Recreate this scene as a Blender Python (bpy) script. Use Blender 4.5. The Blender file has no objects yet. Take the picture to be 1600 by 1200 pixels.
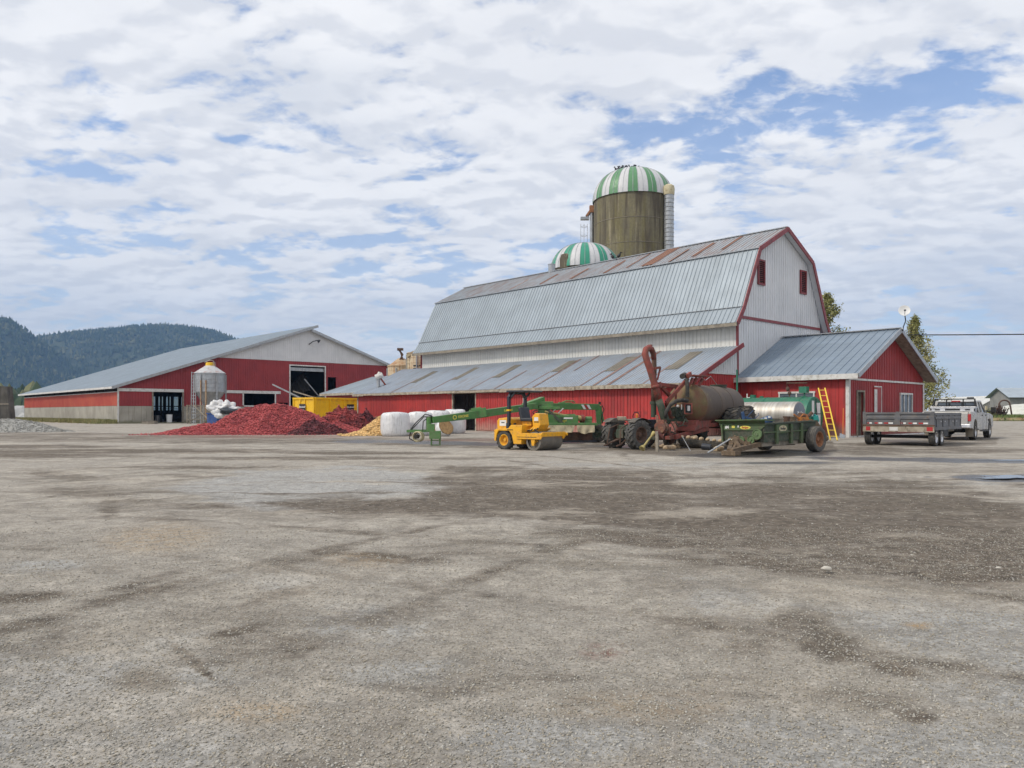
import bpy, math, random
import numpy as np
from mathutils import Vector, Matrix
from mathutils import noise as mnoise
R = math.radians
sc = bpy.context.scene
COL = sc.collection
random.seed(7)

# ------------------------------------------------------------------ camera, world, sun, exposure
cam_d = bpy.data.cameras.new("camera"); cam = bpy.data.objects.new("camera", cam_d); COL.objects.link(cam)
CAMH = 1.25
cam.location = (0, 0, CAMH); cam.rotation_euler = (R(90), 0, 0)
cam_d.sensor_width = 36; cam_d.lens = 27.0; cam_d.shift_y = 45/1600; cam_d.clip_start = 0.1; cam_d.clip_end = 12000
sc.camera = cam
sc.view_settings.view_transform = 'Standard'; sc.view_settings.look = 'None'
sc.view_settings.exposure = 0.16; sc.view_settings.gamma = 1; sc.view_settings.use_curve_mapping = False
sc.cycles.use_denoising = True
SUN_AZ = math.atan2(-0.93, -0.36); SUN_EL = R(44)
sun_d = bpy.data.lights.new("sun", 'SUN'); sun_d.energy = 2.1; sun_d.angle = R(9); sun_d.color = (1, 0.925, 0.80)
sun = bpy.data.objects.new("sun", sun_d); COL.objects.link(sun)
sdir = Vector((math.sin(SUN_AZ)*math.cos(SUN_EL), math.cos(SUN_AZ)*math.cos(SUN_EL), math.sin(SUN_EL)))
sun.rotation_euler = sdir.to_track_quat('Z', 'Y').to_euler(); sun.location = (-30, -20, 60)

class NT:
    """small helper around a node tree"""
    def __init__(s, tree): s.t = tree; s.n = tree.nodes; s.l = tree.links
    def _in(s, sock, v):
        if v is None: return
        if hasattr(v, 'is_linked') or isinstance(v, bpy.types.NodeSocket): s.l.new(v, sock)
        else:
            if isinstance(v, (tuple, list)) and sock.type == 'RGBA' and len(v) == 3: v = (*v, 1)
            sock.default_value = v
    def node(s, typ, **kw):
        n = s.n.new(typ)
        for k, v in kw.items(): setattr(n, k, v)
        return n
    def math(s, op, a, b=None, c=None, clamp=False):
        n = s.node('ShaderNodeMath', operation=op, use_clamp=clamp)
        s._in(n.inputs[0], a); s._in(n.inputs[1], b); s._in(n.inputs[2], c); return n.outputs[0]
    def vmath(s, op, a, b=None):
        n = s.node('ShaderNodeVectorMath', operation=op); s._in(n.inputs[0], a)
        if op == 'SCALE': s._in(n.inputs[3], b)
        else: s._in(n.inputs[1], b)
        return n.outputs['Value'] if op in ('LENGTH', 'DOT_PRODUCT', 'DISTANCE') else n.outputs[0]
    def map(s, v, a, b, c=0.0, d=1.0, smooth=True):
        n = s.node('ShaderNodeMapRange', interpolation_type='SMOOTHSTEP' if smooth else 'LINEAR')
        for i, x in enumerate((v, a, b, c, d)): s._in(n.inputs[i], x)
        return n.outputs[0]
    def mix(s, f, a, b, mode='MIX'):
        n = s.node('ShaderNodeMix', data_type='RGBA', blend_type=mode)
        s._in(n.inputs[0], f); s._in(n.inputs[6], a); s._in(n.inputs[7], b); return n.outputs[2]
    def noise(s, vec, scale, detail=4, rough=0.55, dist=0.0, color=False):
        n = s.node('ShaderNodeTexNoise'); s._in(n.inputs['Vector'], vec); s._in(n.inputs['Scale'], scale)
        n.inputs['Detail'].default_value = detail; n.inputs['Roughness'].default_value = rough; n.inputs['Distortion'].default_value = dist
        return n.outputs['Color'] if color else n.outputs['Fac']
    def vor(s, vec, scale, feature='F1', out='Distance', rnd=1.0):
        n = s.node('ShaderNodeTexVoronoi', feature=feature); s._in(n.inputs['Vector'], vec); s._in(n.inputs['Scale'], scale)
        if 'Randomness' in n.inputs: n.inputs['Randomness'].default_value = rnd
        return n.outputs[out]
    def mapping(s, vec, scale=(1, 1, 1), loc=(0, 0, 0), rot=(0, 0, 0)):
        n = s.node('ShaderNodeMapping'); s._in(n.inputs[0], vec)
        n.inputs[1].default_value = loc; n.inputs[2].default_value = rot; n.inputs[3].default_value = scale; return n.outputs[0]
    def bump(s, h, strength=0.5, dist=0.02, normal=None):
        n = s.node('ShaderNodeBump'); n.inputs['Strength'].default_value = strength; n.inputs['Distance'].default_value = dist
        s._in(n.inputs['Height'], h)
        if normal is not None: s._in(n.inputs['Normal'], normal)
        return n.outputs[0]
    def sep(s, v):
        n = s.node('ShaderNodeSeparateXYZ'); s._in(n.inputs[0], v); return n.outputs
    def comb(s, x, y, z):
        n = s.node('ShaderNodeCombineXYZ')
        for i, v in enumerate((x, y, z)): s._in(n.inputs[i], v)
        return n.outputs[0]

world = bpy.data.worlds.new("World"); sc.world = world; world.use_nodes = True
wt = NT(world.node_tree); wt.n.clear()
out = wt.node('ShaderNodeOutputWorld'); bg = wt.node('ShaderNodeBackground'); wt.l.new(bg.outputs[0], out.inputs[0])
SKYS = 0.1
bg.inputs[1].default_value = SKYS
sky = wt.node('ShaderNodeTexSky', sky_type='NISHITA'); sky.sun_disc = False
sky.sun_elevation = SUN_EL; sky.sun_rotation = SUN_AZ; sky.air_density = 1.0; sky.dust_density = 1.2; sky.ozone_density = 1.2
tc = wt.node('ShaderNodeTexCoord'); D = tc.outputs['Generated']
dx, dy, dz = wt.sep(D)
zc = wt.math('ADD', wt.math('MAXIMUM', dz, 0.0), 0.20)
P = wt.comb(wt.math('DIVIDE', dx, zc), wt.math('DIVIDE', dy, zc), 0.0)
Pr = wt.mapping(P, rot=(0, 0, R(28)), scale=(1.0, 1.25, 1))
Pw = wt.vmath('ADD', Pr, wt.vmath('SCALE', wt.noise(Pr, 2.6, 3, color=True), .16))
n_big = wt.noise(Pr, 1.6, 3, 0.5)
n_puf = wt.noise(Pw, 6.6, 6, 0.50)
n_mid = wt.noise(Pw, 3.6, 4, 0.5)
Pr2 = wt.vmath('ADD', Pw, (0.022, -0.045, 0))
n_puf2 = wt.noise(Pr2, 6.6, 4, 0.48)
ym = wt.math('MAXIMUM', dy, 0.05)
K = wt.comb(wt.math('DIVIDE', dx, ym), wt.math('DIVIDE', dz, ym), 0.0)
wob = wt.noise(P, 3.0, 3, color=True)
K = wt.vmath('ADD', K, wt.vmath('SCALE', wt.vmath('SUBTRACT', wob, (0.5, 0.5, 0.5)), 0.10))
def blob(px, py, rx, ry, ang=0):
    v = wt.vmath('SUBTRACT', K, ((px-800)/1200, (645-py)/1200, 0))
    v = wt.mapping(v, rot=(0, 0, R(ang)))
    v = wt.vmath('MULTIPLY', v, (1200/rx, 1200/ry, 1))
    v = wt.vmath('MULTIPLY', v, (1, 1, 0))
    return wt.map(wt.vmath('LENGTH', v), 0.0, 1.0, 1.0, 0.0)
gap = None
for (px, py, rx, ry, ang, a) in [(1180, 185, 440, 125, -12, .115), (1240, 175, 180, 50, -16, .08), (1010, 215, 230, 45, 4, .10), (1400, 110, 420, 75, 0, .07), (1560, 120, 180, 60, 0, .07),
                            (425, 228, 100, 26, 0, .20), (350, 213, 50, 18, 0, .17), (870, 120, 200, 60, 0, .07), (185, 180, 100, 36, 0, .09), (10, 140, 80, 30, 0, .12),
                            (600, 405, 420, 45, 0, .12), (90, 385, 260, 34, 0, .12), (60, 460, 190, 26, 0, .12), (700, 300, 160, 60, 0, .07), (560, 175, 160, 50, 0, .06),
                            (1450, 230, 200, 40, 0, .06), (960, 330, 180, 60, 0, .06), (1420, 560, 420, 90, 0, .09)]:
    b = wt.math('MULTIPLY', blob(px, py, rx, ry, ang), a)
    gap = b if gap is None else wt.math('ADD', gap, b)
dens = wt.math('ADD', wt.math('ADD', wt.math('MULTIPLY', n_puf, 0.62), wt.math('MULTIPLY', n_mid, 0.45)), wt.math('MULTIPLY', n_big, 0.25))
dens = wt.math('ADD', dens, wt.math('MULTIPLY', wt.math('SUBTRACT', wt.noise(Pw, 19.0, 5, .6), .5), .30))
dens = wt.math('SUBTRACT', dens, gap)
cov = wt.map(dens, 0.44, 0.63, 0.0, 1.0)
# thin veil everywhere, thicker towards the horizon
veil = wt.map(dz, 0.0, 0.40, 0.70, 0.10, smooth=False)
cov = wt.math('MAXIMUM', cov, veil)
lit = wt.map(wt.math('ADD', wt.math('MULTIPLY', wt.math('SUBTRACT', n_puf, n_puf2), 1.0), wt.math('MULTIPLY', wt.math('SUBTRACT', n_puf, .5), .55)), -0.14, 0.12, 0.0, 1.0)
n_sh = wt.noise(Pr, 2.1, 4, 0.5, 0.1)
gry = wt.map(n_sh, 0.36, 0.66, 0.0, 1.0)
cc = wt.mix(lit, (0.745, 0.76, 0.80), (0.93, 0.93, 0.94))
cc = wt.mix(wt.math('MULTIPLY', gry, 0.38), cc, (0.66, 0.68, 0.73))
low = wt.map(dz, 0.02, 0.20, 1.0, 0.0)
cc = wt.mix(wt.math('MULTIPLY', low, 0.55), cc, (0.60, 0.66, 0.735))
# streaks low on the right, one bright cumulus low on the left
st = wt.noise(wt.mapping(K, scale=(2.5, 30, 1)), 1.5, 3, 0.5)
cc = wt.mix(wt.math('MULTIPLY', wt.math('MULTIPLY', wt.map(dz, 0.03, 0.3, 1, 0), wt.map(dx, 0.0, 0.5, 0, 1)), wt.map(st, 0.35, 0.65, 0, 0.6)), cc, (0.56, 0.63, 0.74))
for (px, py, rx, ry, a) in [(447, 468, 24, 40, .8), (400, 500, 40, 16, .45), (250, 400, 260, 60, .15)]:
    cc = wt.mix(wt.math('MULTIPLY', wt.math('MULTIPLY', blob(px, py, rx, ry), a), wt.map(n_puf, 0.3, 0.6)), cc, (0.93, 0.93, 0.92))
for (px, py, rx, ry, a) in [(440, 130, 260, 90, .55), (560, 215, 130, 40, .4), (250, 500, 300, 40, .5), (330, 390, 60, 40, .45), (560, 500, 160, 26, .4)]:
    cc = wt.mix(wt.math('MULTIPLY', wt.math('MULTIPLY', blob(px, py, rx, ry), a), wt.map(n_puf, 0.35, 0.55, .5, 1)), cc, (0.60, 0.635, 0.70))
cc = wt.vmath('SCALE', cc, 1.0/SKYS)
skyc = wt.mix(1.0, sky.outputs[0], (1.30, 1.44, 1.66), 'MULTIPLY')
fin = wt.mix(cov, skyc, cc)
# under the horizon: dull ground tone
fin = wt.mix(wt.map(dz, -0.02, 0.0, 1.0, 0.0), fin, (3.6, 3.7, 3.8))
wt.l.new(fin, bg.inputs[0])

# ------------------------------------------------------------------ measured frame of the farm
U = Vector((-0.679, 0.734, 0)); V = Vector((0.735, 0.678, 0))       # along the barns / across them
TH = math.atan2(V.y, V.x)
CX, CY = 17.0, 38.8                                                # near corner of the milk house
def uv(u, v, z=0): return Vector((CX, CY, 0)) + U*u + V*v + Vector((0, 0, z))
def at(px, Y, z=0): return Vector(((px-800)/1200*Y, Y, z))         # measured bearing + distance
def zat(py, Y): return CAMH + (645-py)/1200*Y

# ------------------------------------------------------------------ mesh builder
class M:
    def __init__(s): s.v = []; s.f = []; s.mi = []; s.cur = 0; s.X = None
    def add(s, vs, fs):
        b = len(s.v)
        if s.X is not None: vs = [s.X @ Vector(p) for p in vs]
        s.v += [tuple(p) for p in vs]; s.f += [tuple(b+i for i in f) for f in fs]; s.mi += [s.cur]*len(fs); return s
    def box(s, x0, x1, y0, y1, z0, z1):
        v = [(x, y, z) for z in (z0, z1) for y in (y0, y1) for x in (x0, x1)]
        return s.add(v, [(0, 2, 3, 1), (4, 5, 7, 6), (0, 1, 5, 4), (2, 6, 7, 3), (0, 4, 6, 2), (1, 3, 7, 5)])
    def cbox(s, c, d): return s.box(c[0]-d[0]/2, c[0]+d[0]/2, c[1]-d[1]/2, c[1]+d[1]/2, c[2]-d[2]/2, c[2]+d[2]/2)
    def frame(s, p, q, up=(0, 0, 1)):
        p = Vector(p); q = Vector(q); a = (q-p).normalized(); u = Vector(up)
        if abs(a.dot(u)) > .98: u = Vector((1, 0, 0))
        r = a.cross(u).normalized(); u = r.cross(a).normalized(); return p, q, a, r, u
    def beam(s, p, q, w, h, up=(0, 0, 1), w2=None, h2=None):
        p, q, a, r, u = s.frame(p, q, up); w2 = w2 or w; h2 = h2 or h; vs = []
        for (c, ww, hh) in ((p, w, h), (q, w2, h2)):
            for (i, j) in ((-1, -1), (1, -1), (1, 1), (-1, 1)): vs.append(c + r*(i*ww/2) + u*(j*hh/2))
        return s.add(vs, [(3, 2, 1, 0), (4, 5, 6, 7), (0, 1, 5, 4), (1, 2, 6, 5), (2, 3, 7, 6), (3, 0, 4, 7)])
    def cyl(s, p, q, r0, r1=None, n=16, caps=True):
        p, q, a, r, u = s.frame(p, q); r1 = r0 if r1 is None else r1
        vs = [c + (r*math.cos(2*math.pi*i/n) + u*math.sin(2*math.pi*i/n))*rr for (c, rr) in ((p, r0), (q, r1)) for i in range(n)]
        fs = [(i, (i+1) % n, n+(i+1) % n, n+i) for i in range(n)]
        if caps: fs += [tuple(range(n-1, -1, -1)), tuple(range(n, 2*n))]
        return s.add(vs, fs)
    def tube(s, pts, rad, n=8, closed=False):
        pts = [Vector(p) for p in pts]; L = len(pts)
        if not isinstance(rad, (list, tuple)): rad = [rad]*L
        vs = []; pu = None
        for i, p in enumerate(pts):
            a = (pts[(i+1) % L] - pts[i-1]) if closed else (pts[min(i+1, L-1)] - pts[max(i-1, 0)])
            a.normalize()
            if pu is None:
                pu = Vector((0, 0, 1)) if abs(a.z) < .95 else Vector((1, 0, 0))
            r = a.cross(pu).normalized(); u = r.cross(a).normalized(); pu = u
            vs += [p + (r*math.cos(2*math.pi*k/n) + u*math.sin(2*math.pi*k/n))*rad[i] for k in range(n)]
        fs = []
        for i in range(L if closed else L-1):
            j = (i+1) % L
            fs += [(i*n+k, i*n+(k+1) % n, j*n+(k+1) % n, j*n+k) for k in range(n)]
        if not closed: fs += [tuple(range(n-1, -1, -1)), tuple((L-1)*n+k for k in range(n))]
        return s.add(vs, fs)
    def lathe(s, o, axis, prof, n=24, a0=0, a1=2*math.pi):
        """prof: (distance along axis, radius)"""
        o, q, a, r, u = s.frame(o, Vector(o)+Vector(axis)); full = abs(a1-a0-2*math.pi) < 1e-6; m = n if full else n+1
        vs = []
        for (t, rr) in prof:
            for i in range(m):
                g = a0+(a1-a0)*i/n; vs.append(o + a*t + (r*math.cos(g)+u*math.sin(g))*rr)
        fs = []
        for k in range(len(prof)-1):
            for i in range(n):
                j = (i+1) % m; fs.append((k*m+i, k*m+j, (k+1)*m+j, (k+1)*m+i))
        return s.add(vs, fs)
    def prism(s, poly, o, a, b, ext):
        """poly in (s,t) on axes a,b from o, extruded by vector ext"""
        o, a, b, ext = map(Vector, (o, a, b, ext)); n = len(poly)
        v0 = [o+a*x+b*y for x, y in poly]; vs = v0+[p+ext for p in v0]
        fs = [tuple(range(n)), tuple(range(2*n-1, n-1, -1))] + [(i, n+i, n+(i+1) % n, (i+1) % n) for i in range(n)]
        return s.add(vs, fs)
    def ell(s, c, r, nu=12, nv=8, rot=None):
        vs = []; c = Vector(c)
        for j in range(nv+1):
            ph = math.pi*j/nv
            for i in range(nu):
                t = 2*math.pi*i/nu; p = Vector((r[0]*math.sin(ph)*math.cos(t), r[1]*math.sin(ph)*math.sin(t), r[2]*math.cos(ph)))
                if rot is not None: p = rot @ p
                vs.append(c+p)
        return s.add(vs, [(j*nu+i, (j+1)*nu+i, (j+1)*nu+(i+1) % nu, j*nu+(i+1) % nu) for j in range(nv) for i in range(nu)])
    def build(s, name, mat, parent=None, smooth=False, bevel=0, loc=None, sub=0):
        me = bpy.data.meshes.new(name); me.from_pydata(s.v, [], s.f)
        mats = mat if isinstance(mat, (list, tuple)) else [mat]
        for m in mats: me.materials.append(m)
        if len(mats) > 1: me.polygons.foreach_set('material_index', s.mi)
        me.update()
        import bmesh
        if len(s.f) < 60000:
            bm = bmesh.new(); bm.from_mesh(me); bmesh.ops.remove_doubles(bm, verts=bm.verts, dist=1e-5) if smooth else None
            bmesh.ops.recalc_face_normals(bm, faces=bm.faces); bm.to_mesh(me); bm.free()
        if smooth:
            try: me.shade_smooth()
            except Exception: pass
            me.polygons.foreach_set('use_smooth', [True]*len(me.polygons))
            if smooth != 'full': me.set_sharp_from_angle(angle=R(35))
        o = bpy.data.objects.new(name, me); COL.objects.link(o)
        if parent is not None: o.parent = parent
        if loc is not None: o.location = loc
        if bevel:
            b = o.modifiers.new('bevel', 'BEVEL'); b.width = bevel; b.segments = 2; b.limit_method = 'ANGLE'
        if sub:
            b = o.modifiers.new('sub', 'SUBSURF'); b.levels = sub; b.render_levels = sub
        return o
def tag(o, label, cat, group=None):
    o['label'] = label; o['category'] = cat
    if group: o['group'] = group
    return o
def thing(name, label, cat, loc=(0, 0, 0), rz=0, group=None):
    e = bpy.data.objects.new(name, None); COL.objects.link(e); e.location = loc; e.rotation_euler = (0, 0, rz); e.empty_display_size = .3
    return tag(e, label, cat, group)
def structure(o): o['kind'] = 'structure'; return o
def stuff(o, label=None, cat=None):
    o['kind'] = 'stuff'
    if label: o['label'] = label; o['category'] = cat
    return o
def copy_tree(o, parent=None):
    kids = list(o.children); c = o.copy(); COL.objects.link(c)
    if parent is not None: c.parent = parent
    for ch in kids: copy_tree(ch, c)
    return c

# ------------------------------------------------------------------ materials
def mk(name):
    m = bpy.data.materials.new(name); m.use_nodes = True; t = NT(m.node_tree); t.n.clear()
    o = t.node('ShaderNodeOutputMaterial'); b = t.node('ShaderNodeBsdfPrincipled'); t.l.new(b.outputs[0], o.inputs[0]); t.b = b
    t.co = t.node('ShaderNodeTexCoord').outputs['Object']; return m, t
def paint(name, col, col2=None, rough=.5, metal=0, scale=2.0, dirt=None, dirt_amt=.5, streak=False, bump=0, bscale=30, lo=.35, hi=.7, spec=None, dust=0, chips=None, isl=0):
    """a surface of one colour that varies with noise, with patches or vertical streaks of wear"""
    m, t = mk(name); co = t.co
    c = t.mix(t.map(t.noise(co, scale, 5, .6), lo, hi), col, col2 or tuple(x*.8 for x in col))
    if dirt:
        vec = t.mapping(co, scale=(3, 3, .25)) if streak else co
        d = t.map(t.noise(vec, scale*1.7, 6, .62), .5, .68, 0, dirt_amt)
        c = t.mix(d, c, dirt)
    fine = t.noise(co, 60, 3)
    c = t.mix(t.map(fine, .3, .7, 0, .12), c, tuple(x*.6 for x in col))
    if isl: r_ = t.map(t.node('ShaderNodeNewGeometry').outputs['Random Per Island'], 0, 1, 1-isl, 1+isl*.9, False); c = t.mix(1.0, c, t.comb(r_, r_, r_), 'MULTIPLY')
    if chips: c = t.mix(t.map(t.noise(co, 11, 7, .7), .60, .66), c, chips)
    if dust:      # settled dust and splashed mud
        g = t.node('ShaderNodeNewGeometry'); up = t.map(t.sep(g.outputs['Normal'])[2], .2, .95, .35, 1)
        z = t.map(t.sep(g.outputs['Position'])[2], .1, .9, 1.0, .35)
        f = t.math('MULTIPLY', t.math('MULTIPLY', t.map(t.noise(co, 6, 7, .7), .38, .66), t.math('MAXIMUM', up, z)), dust)
        c = t.mix(f, c, (.235, .20, .15))
    t._in(t.b.inputs['Base Color'], c); t.b.inputs['Metallic'].default_value = metal
    t._in(t.b.inputs['Roughness'], t.map(t.noise(co, scale*3, 4), .3, .7, max(.05, rough-.12), min(1, rough+.12)))
    if spec is not None: t.b.inputs['Specular IOR Level'].default_value = spec
    if bump: t._in(t.b.inputs['Normal'], t.bump(t.noise(co, bscale, 5, .6), .6, bump))
    return m
MT = {}
def cladding(name, col, col2, dirt, amt=.5, rough=.55, base=None, base_h=0, groove=0):
    m, t = mk(name); co = t.co
    c = t.mix(t.map(t.noise(co, .5, 3), .35, .65), col, col2)
    st = t.noise(t.mapping(co, scale=(4.5, 4.5, .22)), 1.6, 6, .65)
    c = t.mix(t.map(st, .5, .72, 0, amt), c, dirt)
    pa = t.noise(co, 1.1, 6, .7)
    c = t.mix(t.map(pa, .58, .72, 0, amt*.8), c, dirt)
    if base:      # rising damp and splashed mud near the ground
        z = t.sep(co)[2]; zz = t.math('ADD', z, t.math('MULTIPLY', t.noise(co, 2.2, 5), -base_h*.9))
        c = t.mix(t.map(zz, -base_h*.3, base_h*.6, .75, 0), c, base)
    t._in(t.b.inputs['Base Color'], c); t._in(t.b.inputs['Roughness'], t.map(st, .3, .7, rough-.1, rough+.15))
    t._in(t.b.inputs['Normal'], t.bump(t.noise(co, 9, 4), .35, .012)); return m
def roofing(name, col, rust, amt, lo=.5, hi=.66, along=0, rough=.5, metal=.25, fade=None):
    m, t = mk(name); co = t.co
    c = t.mix(t.map(t.noise(co, .7, 4), .3, .7), col, tuple(x*.86 for x in col))
    sc_ = (.35, 3.0, .35) if along == 0 else (3.0, .35, .35)       # runs down the slope
    st = t.noise(t.mapping(co, scale=sc_), 2.0, 7, .68)
    big = t.noise(co, .32, 3)
    f = t.map(t.math('ADD', t.math('MULTIPLY', st, .75), t.math('MULTIPLY', big, .25)), lo, hi, 0, amt)
    c = t.mix(f, c, rust)
    # sheet to sheet tone
    yy = t.sep(co)[1 if along == 0 else 0]; cell = t.math('FLOOR', t.math('MULTIPLY', yy, 1/0.92))
    wn = t.node('ShaderNodeTexWhiteNoise', noise_dimensions='1D'); t._in(wn.inputs['W'], cell)
    c = t.mix(t.math('MULTIPLY', wn.outputs[0], .22), c, tuple(x*.62 for x in col))
    t._in(t.b.inputs['Base Color'], c); t._in(t.b.inputs['Metallic'], t.map(f, 0, .5, metal, 0))
    t._in(t.b.inputs['Roughness'], t.map(st, .3, .7, rough-.08, rough+.16))
    t._in(t.b.inputs['Normal'], t.bump(t.noise(co, 4, 3), .3, .02)); return m
MT['red_boards'] = cladding('red painted boards', (.45, .036, .032), (.31, .026, .026), (.15, .035, .03), .8, .6, (.40, .25, .20), .9)
MT['red_steel'] = cladding('red ribbed steel', (.34, .026, .026), (.26, .02, .022), (.13, .03, .03), .6, .5, (.25, .16, .12), .25)
MT['red_dull'] = cladding('dull red steel', (.31, .034, .038), (.25, .028, .034), (.12, .03, .03), .3, .55)
MT['orange_steel'] = cladding('sun faded orange red steel', (.56, .125, .075), (.50, .085, .06), (.42, .17, .11), .4, .5)
MT['white_steel'] = cladding('white ribbed steel', (.66, .655, .62), (.58, .58, .555), (.40, .39, .34), .35, .5)
MT['grey_steel'] = cladding('weathered white gable steel', (.68, .68, .69), (.61, .615, .63), (.38, .38, .36), .35, .5)
MT['concrete_wall'] = cladding('board marked concrete', (.40, .375, .32), (.31, .29, .245), (.17, .155, .12), .7, .85, (.16, .155, .08), .5)
MT['roof_blue'] = roofing('galvanised roof', (.335, .385, .43), (.26, .27, .28), .35, .52, .72)
MT['roof_rust'] = roofing('rusting galvanised roof', (.41, .445, .475), (.25, .15, .12), .62, .42, .60)
MT['roof_lean'] = roofing('worn lean-to roof', (.36, .41, .475), (.25, .21, .185), .65, .48, .64)
MT['roof_dark'] = roofing('blue grey roof', (.25, .31, .38), (.17, .19, .21), .35, .5, .7, along=1)
MT['roof_pale'] = roofing('pale blue roof', (.44, .50, .55), (.32, .33, .34), .4, .52, .7)
MT['roof_rustp'] = roofing('rusted roof sheet', (.30, .155, .105), (.20, .10, .07), .7, .42, .6, metal=0, rough=.8)
MT['stain'] = paint('rust stained sheet edge', (.27, .165, .135), (.20, .12, .10), .75, dirt=(.33, .30, .28), dirt_amt=.6)
MT['fibre'] = paint('weathered fibreglass panel', (.235, .21, .17), (.165, .15, .12), .6, dirt=(.11, .10, .08), scale=.8)
MT['trim_red'] = paint('dark red trim', (.25, .035, .04), (.20, .03, .035), .5, dirt=(.12, .04, .03))
MT['trim_white'] = paint('white trim', (.68, .67, .65), (.56, .55, .53), .55, dirt=(.30, .27, .22), dirt_amt=.6)
MT['old_wood'] = paint('bare weathered timber', (.30, .265, .21), (.19, .165, .135), .85, dirt=(.09, .075, .06), scale=3, bump=.01)
MT['pale_wood'] = paint('flaking painted board', (.44, .39, .31), (.26, .215, .165), .85, dirt=(.12, .09, .065), dirt_amt=.8, scale=3)
MT['black'] = paint('black', (.012, .012, .013), None, .6)
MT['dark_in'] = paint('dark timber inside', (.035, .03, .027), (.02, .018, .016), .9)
MT['glass'] = mk('window glass')[0]
_g = NT(MT['glass'].node_tree); _b = [n for n in _g.n if n.type == 'BSDF_PRINCIPLED'][0]
_b.inputs['Base Color'].default_value = (.10, .12, .14, 1); _b.inputs['Roughness'].default_value = .08; _b.inputs['Metallic'].default_value = .25
MT['steel'] = paint('galvanised steel', (.44, .46, .48), (.33, .35, .37), .42, .55, scale=3, dirt=(.25, .20, .16), dirt_amt=.5, streak=True)
MT['rusty'] = paint('rusted steel', (.125, .07, .048), (.075, .05, .038), .88, dirt=(.21, .13, .085), scale=4, bump=.004)
MT['chip_paint'] = paint('worn red machine paint', (.27, .06, .045), (.15, .05, .035), .7, dirt=(.11, .07, .048), dirt_amt=.95, scale=3.2, bump=.004)
MT['tank_rust'] = None
MT['rubber'] = paint('tyre rubber', (.022, .022, .023), (.035, .034, .032), .85, dirt=(.10, .09, .075), dirt_amt=.45, scale=4, dust=.45)
MT['rubber_pale'] = paint('dusty tyre rubber', (.065, .062, .057), (.045, .043, .04), .9, dirt=(.16, .145, .12), dirt_amt=.7, scale=5)
MT['yellow'] = paint('yellow machine paint', (.86, .43, .012), (.80, .38, .010), .42, dirt=(.38, .20, .05), dirt_amt=.45, scale=5, dust=.32, chips=(.16, .10, .06))
MT['dump_yellow'] = paint('yellow dumpster paint', (.86, .52, .01), (.78, .44, .01), .5, dirt=(.35, .20, .04), dirt_amt=.4, scale=1.5, chips=(.28, .13, .05))
MT['ladder_y'] = paint('yellow fibreglass', (.78, .55, .04), (.7, .48, .04), .45)
MT['green'] = paint('green machine paint', (.08, .235, .06), (.055, .175, .045), .5, dirt=(.12, .13, .06), dirt_amt=.65, scale=4, dust=.5, chips=(.09, .08, .05))
MT['green_old'] = paint('old dull green paint', (.075, .135, .05), (.05, .09, .038), .65, dirt=(.075, .06, .04), dirt_amt=.85, scale=3, dust=.5, chips=(.10, .06, .04))
MT['green_dk'] = paint('dirty dark green steel', (.035, .06, .035), (.028, .04, .028), .7, dirt=(.07, .055, .04), dirt_amt=.8, scale=3, dust=.5)
MT['tank_green'] = paint('teal green tank paint', (.018, .175, .105), (.018, .14, .085), .5, dirt=(.03, .08, .055), dirt_amt=.6, scale=2, dust=.2)
MT['canvas'] = paint('tan canvas', (.58, .50, .33), (.46, .40, .27), .9, dirt=(.20, .16, .10), dirt_amt=.6, scale=3, bump=.02, bscale=3)
MT['roller_steel'] = paint('bare drum steel', (.20, .19, .17), (.15, .14, .125), .6, .35, dirt=(.28, .25, .2), dirt_amt=.6, scale=3, dust=.5)
MT['dk_blue'] = paint('dark charcoal paint', (.028, .034, .045), (.022, .026, .035), .45)
MT['cream'] = paint('faded cream paint', (.6, .54, .36), (.42, .36, .22), .6, dirt=(.24, .16, .08), dirt_amt=.7, scale=3)
MT['yel_shaft'] = paint('dusty yellow plastic', (.45, .37, .13), (.36, .30, .13), .6, dirt=(.2, .17, .1), dirt_amt=.6, scale=6)
MT['film'] = paint('white bale film', (.75, .75, .755), (.66, .67, .69), .38, dirt=(.30, .29, .27), dirt_amt=.6, scale=2.6, streak=True, bump=.045, bscale=5)
MT['white'] = paint('white', (.78, .78, .77), (.68, .68, .67), .5)
MT['sign_white'] = paint('white lettering', (.8, .8, .78), None, .6)
MT['sign_yellow'] = paint('yellow lettering', (.75, .66, .12), None, .6)
MT['sign_red'] = paint('red reflective', (.42, .03, .03), (.36, .03, .03), .4)
MT['sign_black'] = paint('black printing', (.02, .02, .022), None, .6)
MT['blue'] = paint('blue plastic', (.035, .09, .30), (.03, .07, .22), .5, dirt=(.2, .22, .25), dirt_amt=.3)
MT['hay'] = paint('dry hay', (.42, .27, .12), (.25, .15, .07), .95, scale=9, dirt=(.16, .09, .04), bump=.03)
MT['orange'] = paint('orange plastic', (.72, .22, .03), (.5, .13, .02), .5)
MT['teal'] = paint('teal plastic', (.02, .30, .27), (.02, .2, .2), .5)
MT['truck'] = paint('silver truck paint', (.50, .485, .465), (.43, .42, .40), .34, .25, scale=.7, dirt=(.30, .265, .21), dirt_amt=.5, dust=.18)
MT['trailer'] = paint('slate grey trailer paint', (.125, .13, .145), (.085, .09, .10), .55, dirt=(.20, .17, .14), dirt_amt=.55, scale=3, dust=.4, chips=(.14, .08, .05))
MT['chrome'] = paint('bright aluminium', (.62, .62, .63), (.5, .5, .52), .3, .8, scale=3, dirt=(.2, .19, .18), dirt_amt=.3)

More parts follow.
